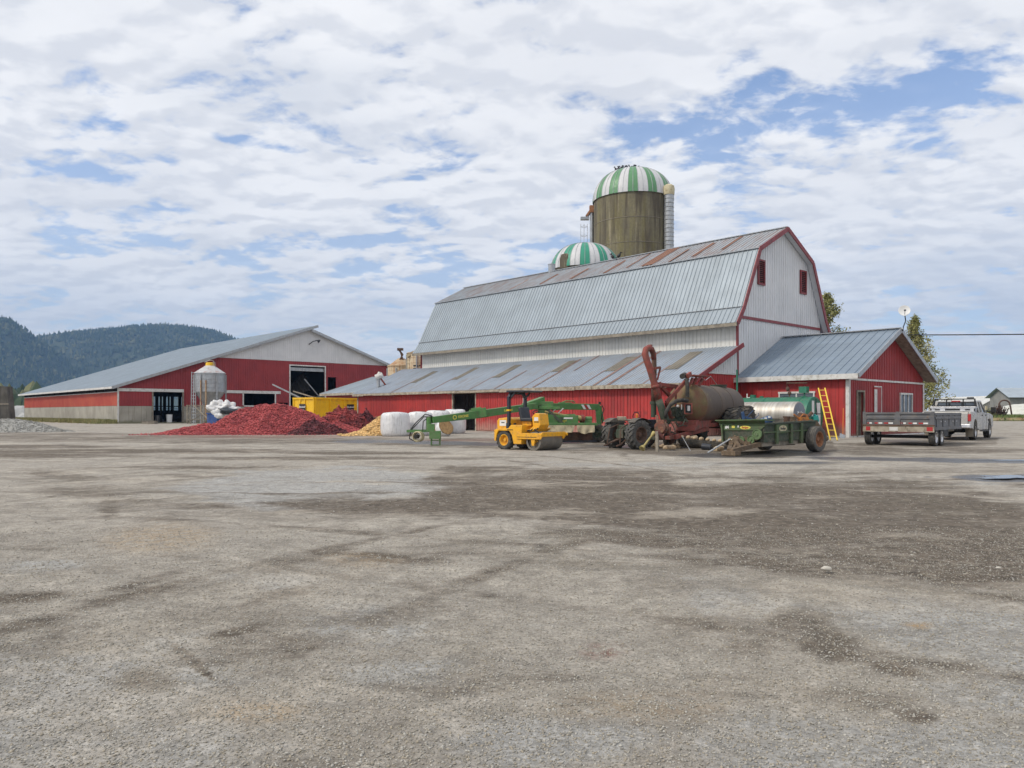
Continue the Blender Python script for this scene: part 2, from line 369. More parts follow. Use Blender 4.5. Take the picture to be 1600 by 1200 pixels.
# ribbed walls and roofs ------------------------------------------------
def spans(s, top, z0, holes):
    segs = [(z0, top(s))]
    for (a, b, c, d) in holes:
        if a <= s <= b:
            new = []
            for (p, q) in segs:
                if d <= p or c >= q: new.append((p, q)); continue
                if c > p: new.append((p, c))
                if d < q: new.append((d, q))
            segs = new
    return [(p, q) for p, q in segs if q-p > .02]
def wall(m, o, a, n, L, top, z0=0, holes=(), pitch=.3, rw=.05, rd=.025, th=.12, s0=0, breaks=(), ribs=True, bz=None):
    """flat wall from o along a, outward normal n; top: height(s) in pieces linear between the breaks"""
    o = Vector(o); a = Vector(a).normalized(); n = Vector(n).normalized()
    if not callable(top): h = top; top = lambda s, h=h: h
    cuts = sorted(set([s0, L] + list(breaks) + [x for h in holes for x in h[:2] if s0 < x < L]))
    for i in range(len(cuts)-1):
        p, q = cuts[i], cuts[i+1]; mid = (p+q)/2
        for (c, d) in spans(mid, top, z0, holes):
            istop = abs(d-top(mid)) < 1e-6
            dp, dq = (top(p+1e-6), top(q-1e-6)) if istop else (d, d)
            m.prism([(p, c), (q, c), (q, dq), (p, dp)], o, a, (0, 0, 1), -n*th)
    if ribs:
        s = s0+pitch/2
        while s < L-.02:
            for (c, d) in spans(s, top, z0, holes):
                b = o+a*s; w0 = rw/2; w1 = rw*.3
                vs = []
                for z in (c+.004, d-.004):
                    vs += [b-a*w0+Vector((0, 0, z)), b-a*w1+n*rd+Vector((0, 0, z)), b+a*w1+n*rd+Vector((0, 0, z)), b+a*w0+Vector((0, 0, z))]
                m.add(vs, [(0, 1, 5, 4), (1, 2, 6, 5), (2, 3, 7, 6), (4, 5, 6, 7), (3, 2, 1, 0)])
            s += pitch
    return m
def roof(m, e0, e1, r1, r0, pitch=.3, rw=.06, rd=.035, th=.04, skip=None):
    """slab with corners eave start, eave end, ridge end, ridge start; ribs run eave to ridge"""
    e0, e1, r1, r0 = map(Vector, (e0, e1, r1, r0)); a = (e1-e0); L = a.length; au = a.normalized()
    n = a.cross(r0-e0).normalized()
    if n.z < 0: n = -n
    lo = [e0-n*th, e1-n*th, r1-n*th, r0-n*th]
    m.add([e0, e1, r1, r0]+lo, [(0, 1, 2, 3), (7, 6, 5, 4), (0, 4, 5, 1), (1, 5, 6, 2), (2, 6, 7, 3), (3, 7, 4, 0)])
    s = pitch/2
    while s < L-.02:
        f = s/L; p = e0.lerp(e1, f); q = r0.lerp(r1, f); w0 = au*rw/2; w1 = au*rw*.25
        m.add([p-w0, p-w1+n*rd, p+w1+n*rd, p+w0, q-w0, q-w1+n*rd, q+w1+n*rd, q+w0], [(0, 1, 5, 4), (1, 2, 6, 5), (2, 3, 7, 6), (3, 2, 1, 0), (4, 5, 6, 7)])
        s += pitch
    return m
def text_mesh(txt, size, mat, parent, origin, xdir, ydir, name='lettering', ext=.004, align='CENTER', bold=0):
    c = bpy.data.curves.new('t', 'FONT'); c.body = txt; c.size = size; c.extrude = ext; c.align_x = align; c.align_y = 'CENTER'; c.offset = bold
    c.resolution_u = 3
    o = bpy.data.objects.new('t', c); COL.objects.link(o); bpy.context.view_layer.update()
    me = bpy.data.meshes.new_from_object(o.evaluated_get(bpy.context.evaluated_depsgraph_get()))
    bpy.data.objects.remove(o); x = Vector(xdir).normalized(); y = Vector(ydir).normalized(); z = x.cross(y)
    mtx = Matrix((x, y, z)).transposed().to_4x4(); mtx.translation = Vector(origin); me.transform(mtx)
    me.materials.clear(); me.materials.append(mat); o = bpy.data.objects.new(name, me); COL.objects.link(o); o.parent = parent; return o

# ------------------------------------------------------------------ gambrel barn (local x = across, y = along, from the near milk house corner)
XX, YY, ZZ = Vector((1, 0, 0)), Vector((0, 1, 0)), Vector((0, 0, 1))
B0 = 6.28; BL = 30.2                                              # barn starts 6.28 m behind the milk house gable
barn = thing('gambrel_barn', 'big barn with grey gambrel roof, white upper walls and long red lean-to', 'barn', uv(B0, 0), TH)
PR = [(-.65, 6.3), (0.0, 7.2), (1.8, 10.8), (5.05, 12.45), (8.3, 10.8), (10.1, 7.2), (10.75, 6.3)]
def prof(x, inset=.12):
    for i in range(len(PR)-1):
        if PR[i][0] <= x <= PR[i+1][0]+1e-6:
            f = (x-PR[i][0])/(PR[i+1][0]-PR[i][0]); return PR[i][1]+(PR[i+1][1]-PR[i][1])*f-inset
    return 6.2
m = M(); wall(m, (0, .12, 0), YY, -XX, BL-.12, 7.05, 0, (), .27, .05, .028); m.build('side_wall', MT['white_steel'], barn)
m = M(); wall(m, (0, 0, 0), XX, -YY, 10.1, prof, 3.42, (), .27, .05, .028, breaks=[1.8, 5.05, 8.3]); m.build('gable_wall', MT['grey_steel'], barn)
m = M(); wall(m, (0, 0, 0), XX, -YY, 10.1, 3.40, 0, (), .27, .05, .028)
wall(m, (10.1, .12, 0), YY, XX, BL-.12, 7.05, 0, (), .6); wall(m, (0, BL, 0), XX, YY, 10.1, prof, 0, (), .6, breaks=[1.8, 5.05, 8.3]); m.build('rear_wall', MT['red_boards'], barn)
OV = .4
def rp(i, y): return (PR[i][0], y, PR[i][1])
m = M()
for i in (0, 1): roof(m, rp(i, -OV), rp(i, BL+OV), rp(i+1, BL+OV), rp(i+1, -OV), .30, .07, .04)
for i in (5, 4): roof(m, rp(i+1, -OV), rp(i+1, BL+OV), rp(i, BL+OV), rp(i, -OV), .60, .07, .04)
m.build('lower_roof', MT['roof_blue'], barn)
m = M(); dz_ = Vector((0, 0, .045)); dn = Vector((-.06, 0, -.03))
roof(m, Vector(rp(2, -OV))+dz_+dn, Vector(rp(2, BL+OV))+dz_+dn, Vector(rp(3, BL+OV))+dz_, Vector(rp(3, -OV))+dz_, .30, .07, .04)
roof(m, Vector(rp(4, -OV))+dz_, Vector(rp(4, BL+OV))+dz_, Vector(rp(3, BL+OV))+dz_, Vector(rp(3, -OV))+dz_, .60, .07, .04)
m.build('upper_roof', MT['roof_rust'], barn)
# wholly rusted sheets on the upper slope and the kink flashing
def on_upper(f, y, h=.055): p = Vector(rp(2, y)).lerp(Vector(rp(3, y)), f); return p+Vector((-.02, 0, .045+h))
for (y0, y1, f0, f1) in ((7.3, 8.25, 0.02, .97), (4.2, 4.5, .1, .8), (11.2, 11.5, 0, .7), (14.4, 14.65, 0, .6), (2.4, 2.6, .2, .9), (5.9, 6.05, 0, .7), (17.5, 17.7, 0, .6), (20.8, 20.95, 0, .6), (9.6, 9.75, .1, .9)):
    m = M(); roof(m, on_upper(f0, y0), on_upper(f0, y1), on_upper(f1, y1), on_upper(f1, y0), .3, .07, .03, .01); m.build('rusted_sheet', MT['roof_rustp'], barn)
m = M(); m.beam((1.72, -OV, 10.80), (1.72, BL+OV, 10.80), .10, .07); m.beam((5.05, -OV, 12.52), (5.05, BL+OV, 12.52), .3, .05)
m.beam((-.02, -OV, 7.245), (-.02, BL+OV, 7.245), .07, .03); m.build('flashing', MT['steel'], barn)
m = M(); m.beam((-.69, -OV+.02, 6.18), (-.69, BL+OV-.02, 6.18), .08, .19); m.build('eave_fascia', MT['old_wood'], barn)
m = M()
for i in range(6):
    p = Vector(rp(i, -OV-.03)); q = Vector(rp(i+1, -OV-.03)); d = Vector((0, 0, -.06)); m.beam(p+d, q+d, .06, .26)
m.build('barge_board', MT['trim_red'], barn)
m = M()      # soffit boards between wall and barge board
for i in range(6):
    p = Vector(rp(i, -OV/2)); q = Vector(rp(i+1, -OV/2)); d = Vector((0, 0, -.10)); m.beam(p+d, q+d, OV-.06, .03)
m.build('soffit', MT['grey_steel'], barn)
m = M(); m.box(-.06, .08, -.05, .05, 0, 6.75); m.build('corner_trim', MT['trim_red'], barn)
m = M(); m.box(-.05, .09, BL-.03, BL+.06, 0, 6.75); m.build('corner_trim', MT['trim_red'], barn)
m = M(); m.box(.08, 10.0, -.065, -.03, 6.62, 6.78); m.build('band_board', MT['trim_red'], barn)
for (x0, x1, z0, z1) in ((2.15, 2.95, 8.75, 10.25), (7.3, 8.1, 8.75, 10.25)):
    m = M(); fr = .1
    m.box(x0, x1, -.10, -.02, z0, z0+fr); m.box(x0, x1, -.10, -.02, z1-fr, z1); m.box(x0, x0+fr, -.10, -.02, z0+fr, z1-fr); m.box(x1-fr, x1, -.10, -.02, z0+fr, z1-fr)
    o = m.build('louvre', MT['trim_red'], barn)
    m = M(); m.box(x0+fr, x1-fr, -.034, -.03, z0+fr, z1-fr); m.build('backing', MT['black'], o)
    m = M(); z = z0+fr+.05
    while z < z1-fr-.02: m.beam((x0+fr, -.07, z), (x1-fr, -.07, z), .07, .02, up=(0, -.7, 1)); z += .115
    m.build('slat', MT['trim_red'], o)
# ridge vent pipe
m = M(); m.cyl((5.05, 19.6, 12.4), (5.05, 19.6, 13.05), .27, n=14); m.cyl((5.05, 19.6, 13.05), (5.05, 19.6, 13.1), .3, n=14); m.build('ridge_vent', MT['steel'], barn, True)
# lean-to: x from -4.53 to 0, y from 0 to 32.9
LX = -4.53; LZ0 = 3.02; LZ1 = 5.05; LL = 32.9
door = (17.6, 20.1, 0, 2.62)
door_s = LL-door[1], LL-door[0]
def lt(x): return LZ0+(LZ1-LZ0)*(x-LX)/(0-LX)-.06
m = M(); wall(m, (LX, LL, 0), -YY, -XX, LL, 2.98, 0.02, [(*door_s, 0, 2.62)], .165, .018, -.008, .10, ribs=False)
for i in range(int(LL/.235)):      # vertical boards of uneven width with fine gaps
    y = i*.235+.01
    if door[0]-.05 < y+.11 < door[1]+.05: continue
    e = random.uniform(-.003, .006); m.box(LX-.03-e, LX-.001, y, y+.207, .05+random.uniform(0, .06), 2.95)
m.build('lean_to_wall', MT['red_boards'], barn)
m = M(); wall(m, (LX, 0, 0), XX, -YY, -LX, lambda s: lt(LX+s), 3.42, (), .23, .045, .025, s0=.9); m.build('lean_to_gable', MT['grey_steel'], barn)
m = M(); wall(m, (LX+.1, 0, 0), XX, -YY, -LX-.1, lambda s: min(3.40, lt(LX+.1+s)), 0.02, (), .23, .045, .025, breaks=[.85]); m.build('lean_to_end', MT['red_boards'], barn)
m = M(); wall(m, (LX+.1, LL, 0), XX, YY, -LX-.1, lambda s: lt(LX+.1+s), 0, (), .6); m.build('lean_to_end', MT['red_boards'], barn)
m = M(); m.box(LX+.95, -.02, -.06, -.03, 3.38, 3.47); m.build('drip_trim', MT['trim_white'], barn)
OX = LX-.42; OZ = LZ0-.19
m = M(); roof(m, (OX, -.35, OZ), (OX, LL+.3, OZ), (0.05, LL+.3, LZ1+.01), (0.05, -.35, LZ1+.01), .23, .045, .022); m.build('lean_to_roof', MT['roof_lean'], barn)
def onl(f, y, h=.03): return Vector((OX, y, OZ)).lerp(Vector((.05, y, LZ1)), f)+Vector((-.01, 0, h))
for k, (y0, y1, f0, f1) in enumerate(((1.9, 2.75, .38, .88), (6.5, 7.4, .42, .85), (11.6, 12.4, .5, .86), (16.9, 17.7, .4, .84), (21.6, 22.3, .4, .84), (26.6, 27.3, .35, .8))):
    m = M(); roof(m, onl(f0, y0), onl(f0, y1), onl(f1, y1), onl(f1, y0), .23, .05, .02, .008); m.build('fibreglass_panel', MT['fibre'], barn)
for (y0, y1, f0, f1) in ((2.75, 2.86, 0, .5), (6.3, 6.5, 0, .95), (7.4, 7.5, .0, .45), (5.2, 5.42, .0, 1), (12.4, 12.5, 0, .5), (11.4, 11.55, .0, .9), (17.7, 17.8, 0, .45), (22.3, 22.45, 0, .5), (15.1, 15.2, 0, .6), (27.3, 27.4, 0, .5), (10.2, 10.3, .5, 1)):
    m = M(); roof(m, onl(f0, y0, .028), onl(f0, y1, .028), onl(f1, y1, .028), onl(f1, y0, .028), .2, .03, .012, .006); m.build('rusted_sheet', MT['stain'], barn)
# sagging, broken eave boards
m = M(); y = -.3; rr = random.Random(3)
while y < LL+.2:
    L = rr.uniform(1.4, 3.2); q = min(y+L, LL+.25); d0, d1 = rr.uniform(-.015, .02), rr.uniform(-.015, .02); h = rr.uniform(.14, .19)
    if y < 13.4: h = .22
    m.beam((OX+.0+rr.uniform(-.01, .01), y, OZ-.115+d0), (OX, q-.012, OZ-.115+d1), .045, h); y = q
m.build('eave_board', MT['pale_wood'], barn)
m = M(); m.beam((OX-.03, -.37, OZ+.0), (.05, -.37, LZ1+.03), .06, .24); m.build('rake_board', MT['trim_red'], barn)
m = M(); m.box(LX-.07, LX+.1, LL-.06, LL+.08, 0, 2.85); m.build('corner_post', MT['pale_wood'], barn)
# lean-to doorway
m = M(); m.box(LX-.05, LX+.1, door[0]-.1, door[0], 0, 2.75); m.box(LX-.05, LX+.1, door[1], door[1]+.1, 0, 2.75); m.box(LX-.06, LX+.1, door[0]-.1, door[1]+.1, 2.64, 2.75)
m.build('door_frame', MT['pale_wood'], barn)
m = M(); m.box(LX-.15, LX-.07, door[0]-5.6, door[1]+.5, 2.60, 2.80); m.build('door_rail', MT['pale_wood'], barn)
m = M(); m.box(LX-.085, LX-.03, 12.6, 12.75, 0, 2.6); m.build('batten', MT['trim_white'], barn)
m = M(); m.box(LX+.15, LX+.2, door[1]-.75, door[1]-.02, 0.02, 1.12); m.build('door_panel', MT['trim_white'], barn)
m = M(); m.box(LX+.6, -.2, door[0]-2, door[1]+2, 0, .05); 
for (x, y, h) in ((-3.2, 18.5, 1.0), (-2.6, 19.2, .8), (-3.6, 18.0, .5)): m.box(x, x+.5, y, y+.6, .05, h)
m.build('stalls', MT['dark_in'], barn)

# ------------------------------------------------------------------ link shed between the two barns
link = thing('link_shed', 'low red shed with pale roof joining the lean-to to the big red barn', 'shed', uv(B0+LL, LX), TH)
m = M(); wall(m, (.45, 6.0, 0), -YY, -XX, 5.9, 2.8, 0, (), .25, .04, .02); wall(m, (.45, 6.0, 0), XX, YY, 4.9, lambda s: 2.9+.30*s, 0, (), .3); m.build('wall', MT['red_dull'], link)
m = M(); roof(m, (.0, .32, 2.95), (0, 6.5, 2.95), (5.6, 6.5, 4.65), (5.6, .32, 4.65), .3, .06, .03); m.build('roof', MT['roof_pale'], link)
m = M(); m.beam((-.02, .3, 2.86), (-.02, 6.5, 2.86), .05, .2); m.beam((0, 6.53, 2.9), (5.6, 6.53, 4.6), .05, .18); m.build('fascia', MT['pale_wood'], link)
m = M(); m.beam((4.3, 1.6, 4.4), (5.5, 1.6, 4.78), .9, .08); m.box(4.4, 5.45, 1.2, 2.0, 4.2, 4.5); m.build('roof_hatch', MT['pale_wood'], link)

# ------------------------------------------------------------------ milk house (x across 0..10.1, y 0..6.28)
mh = thing('milk_house', 'small red building with blue grey gable roof at the right end of the barn', 'building', uv(0, 0), TH)
W = 10.1; MZ = 3.30; MR = 5.78; OVm = .65
def mtop(s): return (MZ+(MR-MZ)*(s/(W/2)) if s < W/2 else MZ+(MR-MZ)*((W-s)/(W/2)))-.06
holes = [(1.0, 1.75, 0.05, 2.32), (3.05, 3.55, 0.6, 2.62), (6.55, 8.35, 1.25, 2.35)]
m = M(); wall(m, (0, 0, 0), XX, -YY, W, mtop, 3.02, (), .23, .045, .022, breaks=[W/2]); wall(m, (0, 0, 0), XX, -YY, W, 2.92, .02, [holes[0], holes[2]], .23, .045, .022)
wall(m, (W, .12, 0), YY, XX, 6.1, 3.25, 0, (), .4); m.build('gable_wall', MT['red_steel'], mh)
win = (1.75, 3.75, 1.75, 2.35)
m = M(); wall(m, (0, 6.26, 0), -YY, -XX, 6.12, 3.25, .02, [(6.26-win[1], 6.26-win[0], win[2], win[3])], .46, .05, .025); m.build('side_wall', MT['red_boards'], mh)
m = M()
for s in (0, 1):
    e = (-.38, 3.18) if s == 0 else (W+.38, 3.18)
    roof(m, (e[0], -OVm, e[1]), (e[0], 6.25, e[1]), (W/2, 6.25, MR+.05), (W/2, -OVm, MR+.05), .46, .05, .035)
m.build('roof', MT['roof_dark'], mh)
m = M(); m.beam((W/2, -OVm, MR+.09), (W/2, 6.2, MR+.09), .35, .04); m.build('ridge_cap', MT['steel'], mh)
m = M(); m.beam((-.42, -OVm, 3.08), (-.42, 6.25, 3.08), .06, .26); m.build('gutter', MT['trim_white'], mh)
m = M()
for (x0, x1) in ((-.40, W/2), (W+.40, W/2)): m.beam((x0, -OVm-.03, 3.10), (x1, -OVm-.03, MR-.02), .05, .24)
m.build('rake_fascia', MT['steel'], mh)
m = M()
for (x0, x1) in ((-.36, W/2), (W+.36, W/2)): m.beam((x0, -OVm/2, 3.0+.06), (x1, -OVm/2, MR-.10), OVm-.08, .03)
m.build('soffit', MT['old_wood'], mh)
m = M(); m.box(-.05, .12, -.06, -.03, 0, 2.92); m.box(-.06, -.03, -.06, .12, 0, 2.95); m.build('corner_trim', MT['trim_white'], mh)
m = M(); m.box(W-.12, W+.05, -.06, -.03, 0, 2.92); m.build('corner_trim', MT['trim_white'], mh)
m = M(); m.box(-.05, W+.05, -.065, -.02, 2.92, 3.02); m.box(0.1, W-.1, -.05, -.02, 0.0, .07); m.box(-.045, -.03, .2, 6.2, 0.0, .07); m.build('band_board', MT['trim_white'], mh)
def window(par, x0, x1, z0, z1, n=2, side=False, name='window'):
    m = M(); w = .07
    def bx(a, b, c, d, e=-.07, f=.04): (m.box(a, b, e, f, c, d) if not side else m.box(e, f, a, b, c, d))
    bx(x0-.04, x1+.04, z0-.06, z0+w*.6, -.10); bx(x0-.03, x1+.03, z1-w, z1+.03); bx(x0, x0+w, z0+w*.6, z1-w); bx(x1-w, x1, z0+w*.6, z1-w)
    for i in range(1, n): c = x0+(x1-x0)*i/n; bx(c-w*.5, c+w*.5, z0+w*.6, z1-w, -.05)
    o = m.build(name, MT['trim_white'], par)
    m = M(); (m.box(x0+w, x1-w, -.01, 0.0, z0+w*.6, z1-w) if not side else m.box(-.01, 0, x0+w, x1-w, z0+w*.6, z1-w)); m.build('pane', MT['glass'], o); return o
window(mh, 6.55, 8.35, 1.25, 2.35, 3); window(mh, *win, 2, True)
m = M(); x0, x1, z0, z1 = holes[0]
m.box(x0-.1, x0, -.06, .08, 0, z1+.1); m.box(x1, x1+.1, -.06, .08, 0, z1+.1); m.box(x0, x1, -.06, .08, z1, z1+.1); d = m.build('door', MT['old_wood'], mh)
m = M(); m.beam((x1-.03, .10, 1.2), (x1-.06, .80, 1.2), .05, 2.25); m.build('door_leaf', MT['old_wood'], d)
m = M(); x0, x1, z0, z1 = 3.05, 3.95, .25, 2.62
m.box(x0, x1, -.035, -.026, z0, z1); d = m.build('boarded_door', MT['red_steel'], mh)
m = M(); m.box(x0, x0+.36, -.05, -.038, z0, z1-.12); m.build('white_panel', MT['trim_white'], d)
m = M(); m.box(x0-.03, x1+.05, -.06, -.02, z1, z1+.06); m.box(x1, x1+.05, -.06, -.02, z0, z1); m.build('door_frame', MT['trim_white'], d)
# inside
m = M(); m.box(.3, W-.3, .3, 6.0, .0, .04); m.box(.2, W-.2, 1.6, 1.7, 0, 3); m.build('partition', MT['dark_in'], mh)
dish = thing('satellite_dish', 'white satellite dish on a bent pole at the peak of the milk house roof', 'satellite dish', uv(-OVm-.02, W/2, MR+.05), TH)
m = M(); m.tube([(0, -.05, -.15), (.0, -.1, .1), (.25, -.12, .42), (.16, -.1, .85)], .03); m.build('mast', MT['dk_blue'], dish, True)
m = M(); A = Vector((-.86, -.45, .22)).normalized(); cdp = Vector((.10, -.1, .95))
m.lathe(cdp, A, [(.02, 0), (.03, .10), (.06, .21), (.09, .29), (.08, .30), (.01, .10), (0, 0)], 24); m.build('reflector', MT['white'], dish, True)
m = M(); m.tube([cdp+Vector((0, -.02, -.28)), cdp+A*.32+Vector((0, 0, -.10))], .015); m.cbox(tuple(cdp+A*.32+Vector((0, 0, -.07))), (.07, .09, .08)); m.build('feed_horn', MT['dk_blue'], dish)

# ------------------------------------------------------------------ big free stall barn on the left
FX, FY = -45.3, 88.2
fs = thing('free_stall_barn', 'long low red barn with shallow pale roof and white gable top on the left', 'barn', (FX, FY, 0), TH)
FE = 4.35; FP = 12.6; FM = 24.1; FW = 48.2; FL = 50.7
def ftop(s): return (FE+(FP-FE)*s/FM if s < FM else FE+(FP-FE)*(FW-s)/FM)
big = (21.3, 26.4, 0, 7.55); op1 = (3.9, 7.25, .1, 3.75); op2 = (14.9, 19.1, 2.2, 3.75); jag = (26.9, 28.2, 3.5, 6.2); op3 = (19.6, 21.0, .6, 2.6)
hs = [big, op1, op2, jag, op3]
zb = 8.15; sb = FM*(zb-FE)/(FP-FE)
m = M(); wall(m, (0, 0, 0), XX, -YY, FW, lambda s: min(ftop(s), zb), 2.05, hs, .3, .05, .03, breaks=[sb, FW-sb], s0=.0); 
wall(m, (0, 0, 0), XX, -YY, FW, 2.05, 0, [(0, 15, 0, 2.05), big, op2, op3], .3, .05, .03); m.build('gable_wall', MT['red_dull'], fs)
m = M(); wall(m, (0, 0, 0), XX, -YY, FW-sb, ftop, zb+.02, (), .3, .05, .03, breaks=[FM], s0=sb+.06); m.build('gable_top', MT['grey_steel'], fs)
m = M(); wall(m, (0, 0, 0), XX, -YY, 15, 2.03, 0, [op1], ribs=False, th=.2)
wall(m, (0, FL, 0), -YY, -XX, FL-.2, 2.05, 0, (), ribs=False, th=.2); m.build('concrete_base', MT['concrete_wall'], fs)
m = M(); wall(m, (0, FL, 0), -YY, -XX, FL-.13, 3.62, 2.07, (), .3, .05, .03); m.build('side_wall', MT['orange_steel'], fs)
m = M(); m.box(-.05, .02, .13, FL, 3.63, 3.72); m.build('rail', MT['trim_white'], fs)
m = M(); y = 2.0
while y < FL: m.box(.05, .2, y, y+.15, 3.7, 4.3); y += 3.6
m.box(.3, .34, .3, FL, 3.6, 4.5); m.build('eave_posts', MT['dark_in'], fs)
# back wall with daylight slits
slits = [(15.5+i*1.35, 15.5+i*1.35+.80, 1.7, 4.2) for i in range(9)]
m = M(); wall(m, (0, FL, 0), XX, YY, FW, lambda s: ftop(s), 0, slits, ribs=False, breaks=[FM]); m.box(15.5, 28, FL-.1, FL+.05, 2.35, 2.5); m.box(15.5, 28, FL-.1, FL+.05, 1.95, 2.02)
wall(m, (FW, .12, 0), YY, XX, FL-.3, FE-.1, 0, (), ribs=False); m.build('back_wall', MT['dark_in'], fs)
m = M(); hgt = 3.6
for i in range(5):
    for x in (6, 13, 30, 40): m.box(x, x+.2, 4+i*9, 4.2+i*9, 0, ftop(x)-.2)
m.box(.3, FW-.3, .3, FL-.3, -.02, .03)
for (x, y, h) in ((7.2, 5, 1.3), (8.4, 6, 1.1), (9, 4, .9), (23, 7, 2.6), (25, 9, 2.2), (17, 4, 1.8)): m.box(x, x+.9, y, y+1.2, 0.03, h)
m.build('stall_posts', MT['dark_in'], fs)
# roof: left slope runs past the ridge, right slope sits lower
sl = (FP-FE)/FM
def fz(x): return FE+.12+sl*x
m = M(); roof(m, (-.7, -.6, fz(-.7)), (-.7, FL+.6, fz(-.7)), (FM+1.0, FL+.6, fz(FM+1.0)+.12), (FM+1.0, -.6, fz(FM+1.0)+.12), .45, .06, .035, .05)
roof(m, (FW+.7, -.6, fz(-.7)), (FW+.7, FL+.6, fz(-.7)), (FM+.1, FL+.6, fz(FM)-.12), (FM+.1, -.6, fz(FM)-.12), .9, .06, .035, .05); m.build('roof', MT['roof_pale'], fs)
m = M(); m.beam((-.75, -.63, fz(-.75)-.10), (FM+1.0, -.63, fz(FM+1)+.0), .05, .34); m.beam((FW+.7, -.63, fz(-.7)-.12), (FM+.1, -.63, fz(FM)-.26), .05, .34); m.build('rake_fascia', MT['steel'], fs)
m = M(); m.beam((-.75, -.6, fz(-.75)-.09), (-.75, FL+.6, fz(-.75)-.09), .07, .24); m.build('gutter', MT['trim_white'], fs)
for (a_, b_) in ((.1, 7.4), (11.0, 19.9)): m = M(); m.box(a_, b_, -.11, -.04, 3.74, 4.1); m.build('track_cover', MT['trim_white'], fs)
m = M(); m.box(-.04, .14, -.07, -.03, 0, 4.2); m.build('corner_trim', MT['trim_white'], fs)
for (x0, x1, z0, z1) in (big, op2, op1):
    m = M(); w = .16; m.box(x0-w, x0, -.09, .05, z0, z1+w); m.box(x1, x1+w, -.09, .05, z0, z1+w); m.box(x0, x1, -.09, .05, z1, z1+w)
    if z0 > 1: m.box(x0, x1, -.09, .05, z0-w, z0)
    m.build('door_frame', MT['trim_white'] if x0 > 4 else MT['old_wood'], fs)
m = M(); m.box(big[0]+.05, big[1]-.05, .1, .35, 6.9, 7.35); m.build('rolled_door', MT['steel'], fs)
m = M(); m.tube([(24.0, -.05, 10.55), (24.4, -.5, 10.95), (24.9, -.8, 11.1)], .06); m.lathe((24.9, -.8, 11.1), (.5, -.3, -.35), [(0, .08), (.15, .2), (.32, .28), (.33, 0)], 12); m.build('yard_light', MT['dk_blue'], fs, True)
# pale folded curtain and a leaning pole in the big doorway
m = M(); vs = []; nx, nz = 24, 8
for j in range(nz+1):
    for i in range(nx+1):
        u = i/nx; w = j/nz; x = 21.8+4.2*u; z = 4.0+.35*math.sin(u*9)+ (2.0-.5*math.sin(u*6))*w; vs.append((x, 3.0+.25*math.sin(u*25+w*3)+1.2*w, z))
m.add(vs, [(j*(nx+1)+i, j*(nx+1)+i+1, (j+1)*(nx+1)+i+1, (j+1)*(nx+1)+i) for j in range(nz) for i in range(nx)]); m.build('curtain', paint('dusty grey curtain', (.05, .047, .044), (.03, .028, .026), .8), fs, 'full')
m = M(); m.beam((24.2, 1.6, 5.9), (26.6, 1.4, 3.2), .14, .14); m.build('pole', MT['steel'], fs)

# ------------------------------------------------------------------ silos
def dome_mat(name, col):
    return paint(name, col, tuple(x*.9 for x in col), .5, dirt=tuple(x*.62+.05 for x in col), dirt_amt=.45, streak=True, scale=1.2)
m1, t = mk('stained silo concrete'); co = t.co
c = t.mix(t.map(t.noise(co, .35, 4), .3, .7), (.22, .195, .115), (.15, .135, .095))
s1 = t.noise(t.mapping(co, scale=(1.2, 1.2, .09)), 1.6, 7, .65); c = t.mix(t.map(s1, .45, .60, 0, .9), c, (.085, .07, .05))
s2 = t.noise(t.mapping(co, scale=(1, 1, .12), loc=(7, 3, 1)), 1.1, 6, .6); c = t.mix(t.map(s2, .50, .68, 0, .5), c, (.21, .185, .07))
s3 = t.noise(t.mapping(co, scale=(2, 2, .12), loc=(1, 9, 4)), 1.5, 6, .6); c = t.mix(t.map(s3, .56, .70, 0, .6), c, (.42, .36, .25))
c = t.mix(t.map(t.noise(co, 5, 5), .4, .7, 0, .4), c, (.12, .10, .07))
t._in(t.b.inputs['Base Color'], c); t.b.inputs['Roughness'].default_value = .9; t._in(t.b.inputs['Normal'], t.bump(t.noise(co, 6, 5), .5, .03))
MT['silo'] = m1
def silo(name, label, x, y, r, zr, zt, green, a0=0, n=26):
    e = thing(name, label, 'silo', (x, y, 0)); N = n*4
    m = M(); m.lathe((0, 0, 0), ZZ, [(0, r), (zr, r), (zr, r-.15)], N); m.build('shell', MT['silo'], e, True)
    m = M(); z = zr-.05
    while z > 1: m.lathe((0, 0, z), ZZ, [(0, r+.004), (.0, r+.03), (.04, r+.03), (.04, r+.004)], N); z -= 2.35
    m.build('hoop', MT['old_wood'], e, True)
    m = M(); H = zt-zr; K_ = 14
    for g in range(n):
        m.cur = g % 2
        for q in range(4):
            t0 = a0+(g+q/4)*2*math.pi/n; t1 = a0+(g+(q+1)/4)*2*math.pi/n
            b0 = 0.0
            prev = None
            for k in range(K_+1):
                ph = k/K_*math.pi/2*.97; rr = (r+.12)*math.cos(ph)**.78; z = zr-.03+H*math.sin(ph)
                cur = [(rr*math.cos(t0), rr*math.sin(t0), z), (rr*math.cos(t1), rr*math.sin(t1), z)]
                if prev: m.add([prev[0], prev[1], cur[1], cur[0]], [(0, 1, 2, 3)])
                prev = cur
    m.build('dome', [dome_mat(name+' green', green), dome_mat(name+' white', (.62, .62, .63))], e, 'full')
    m = M()
    for g in range(2*n):
        t0 = a0+g*math.pi/n; pts = []
        for k in range(K_+1):
            ph = k/K_*math.pi/2*.97; rr = (r+.13)*math.cos(ph)**.78; pts.append((rr*math.cos(t0), rr*math.sin(t0), zr-.03+H*1.003*math.sin(ph)))
        m.tube(pts, .022, 4)
    m.cyl((0, 0, zr+H-.1), (0, 0, zr+H+.06), .45, n=16); m.build('dome_seam', MT['steel'], e)
    return e
S1 = (.1575*76, 76.0); r1 = 3.85
front = math.atan2(-S1[1], -S1[0])
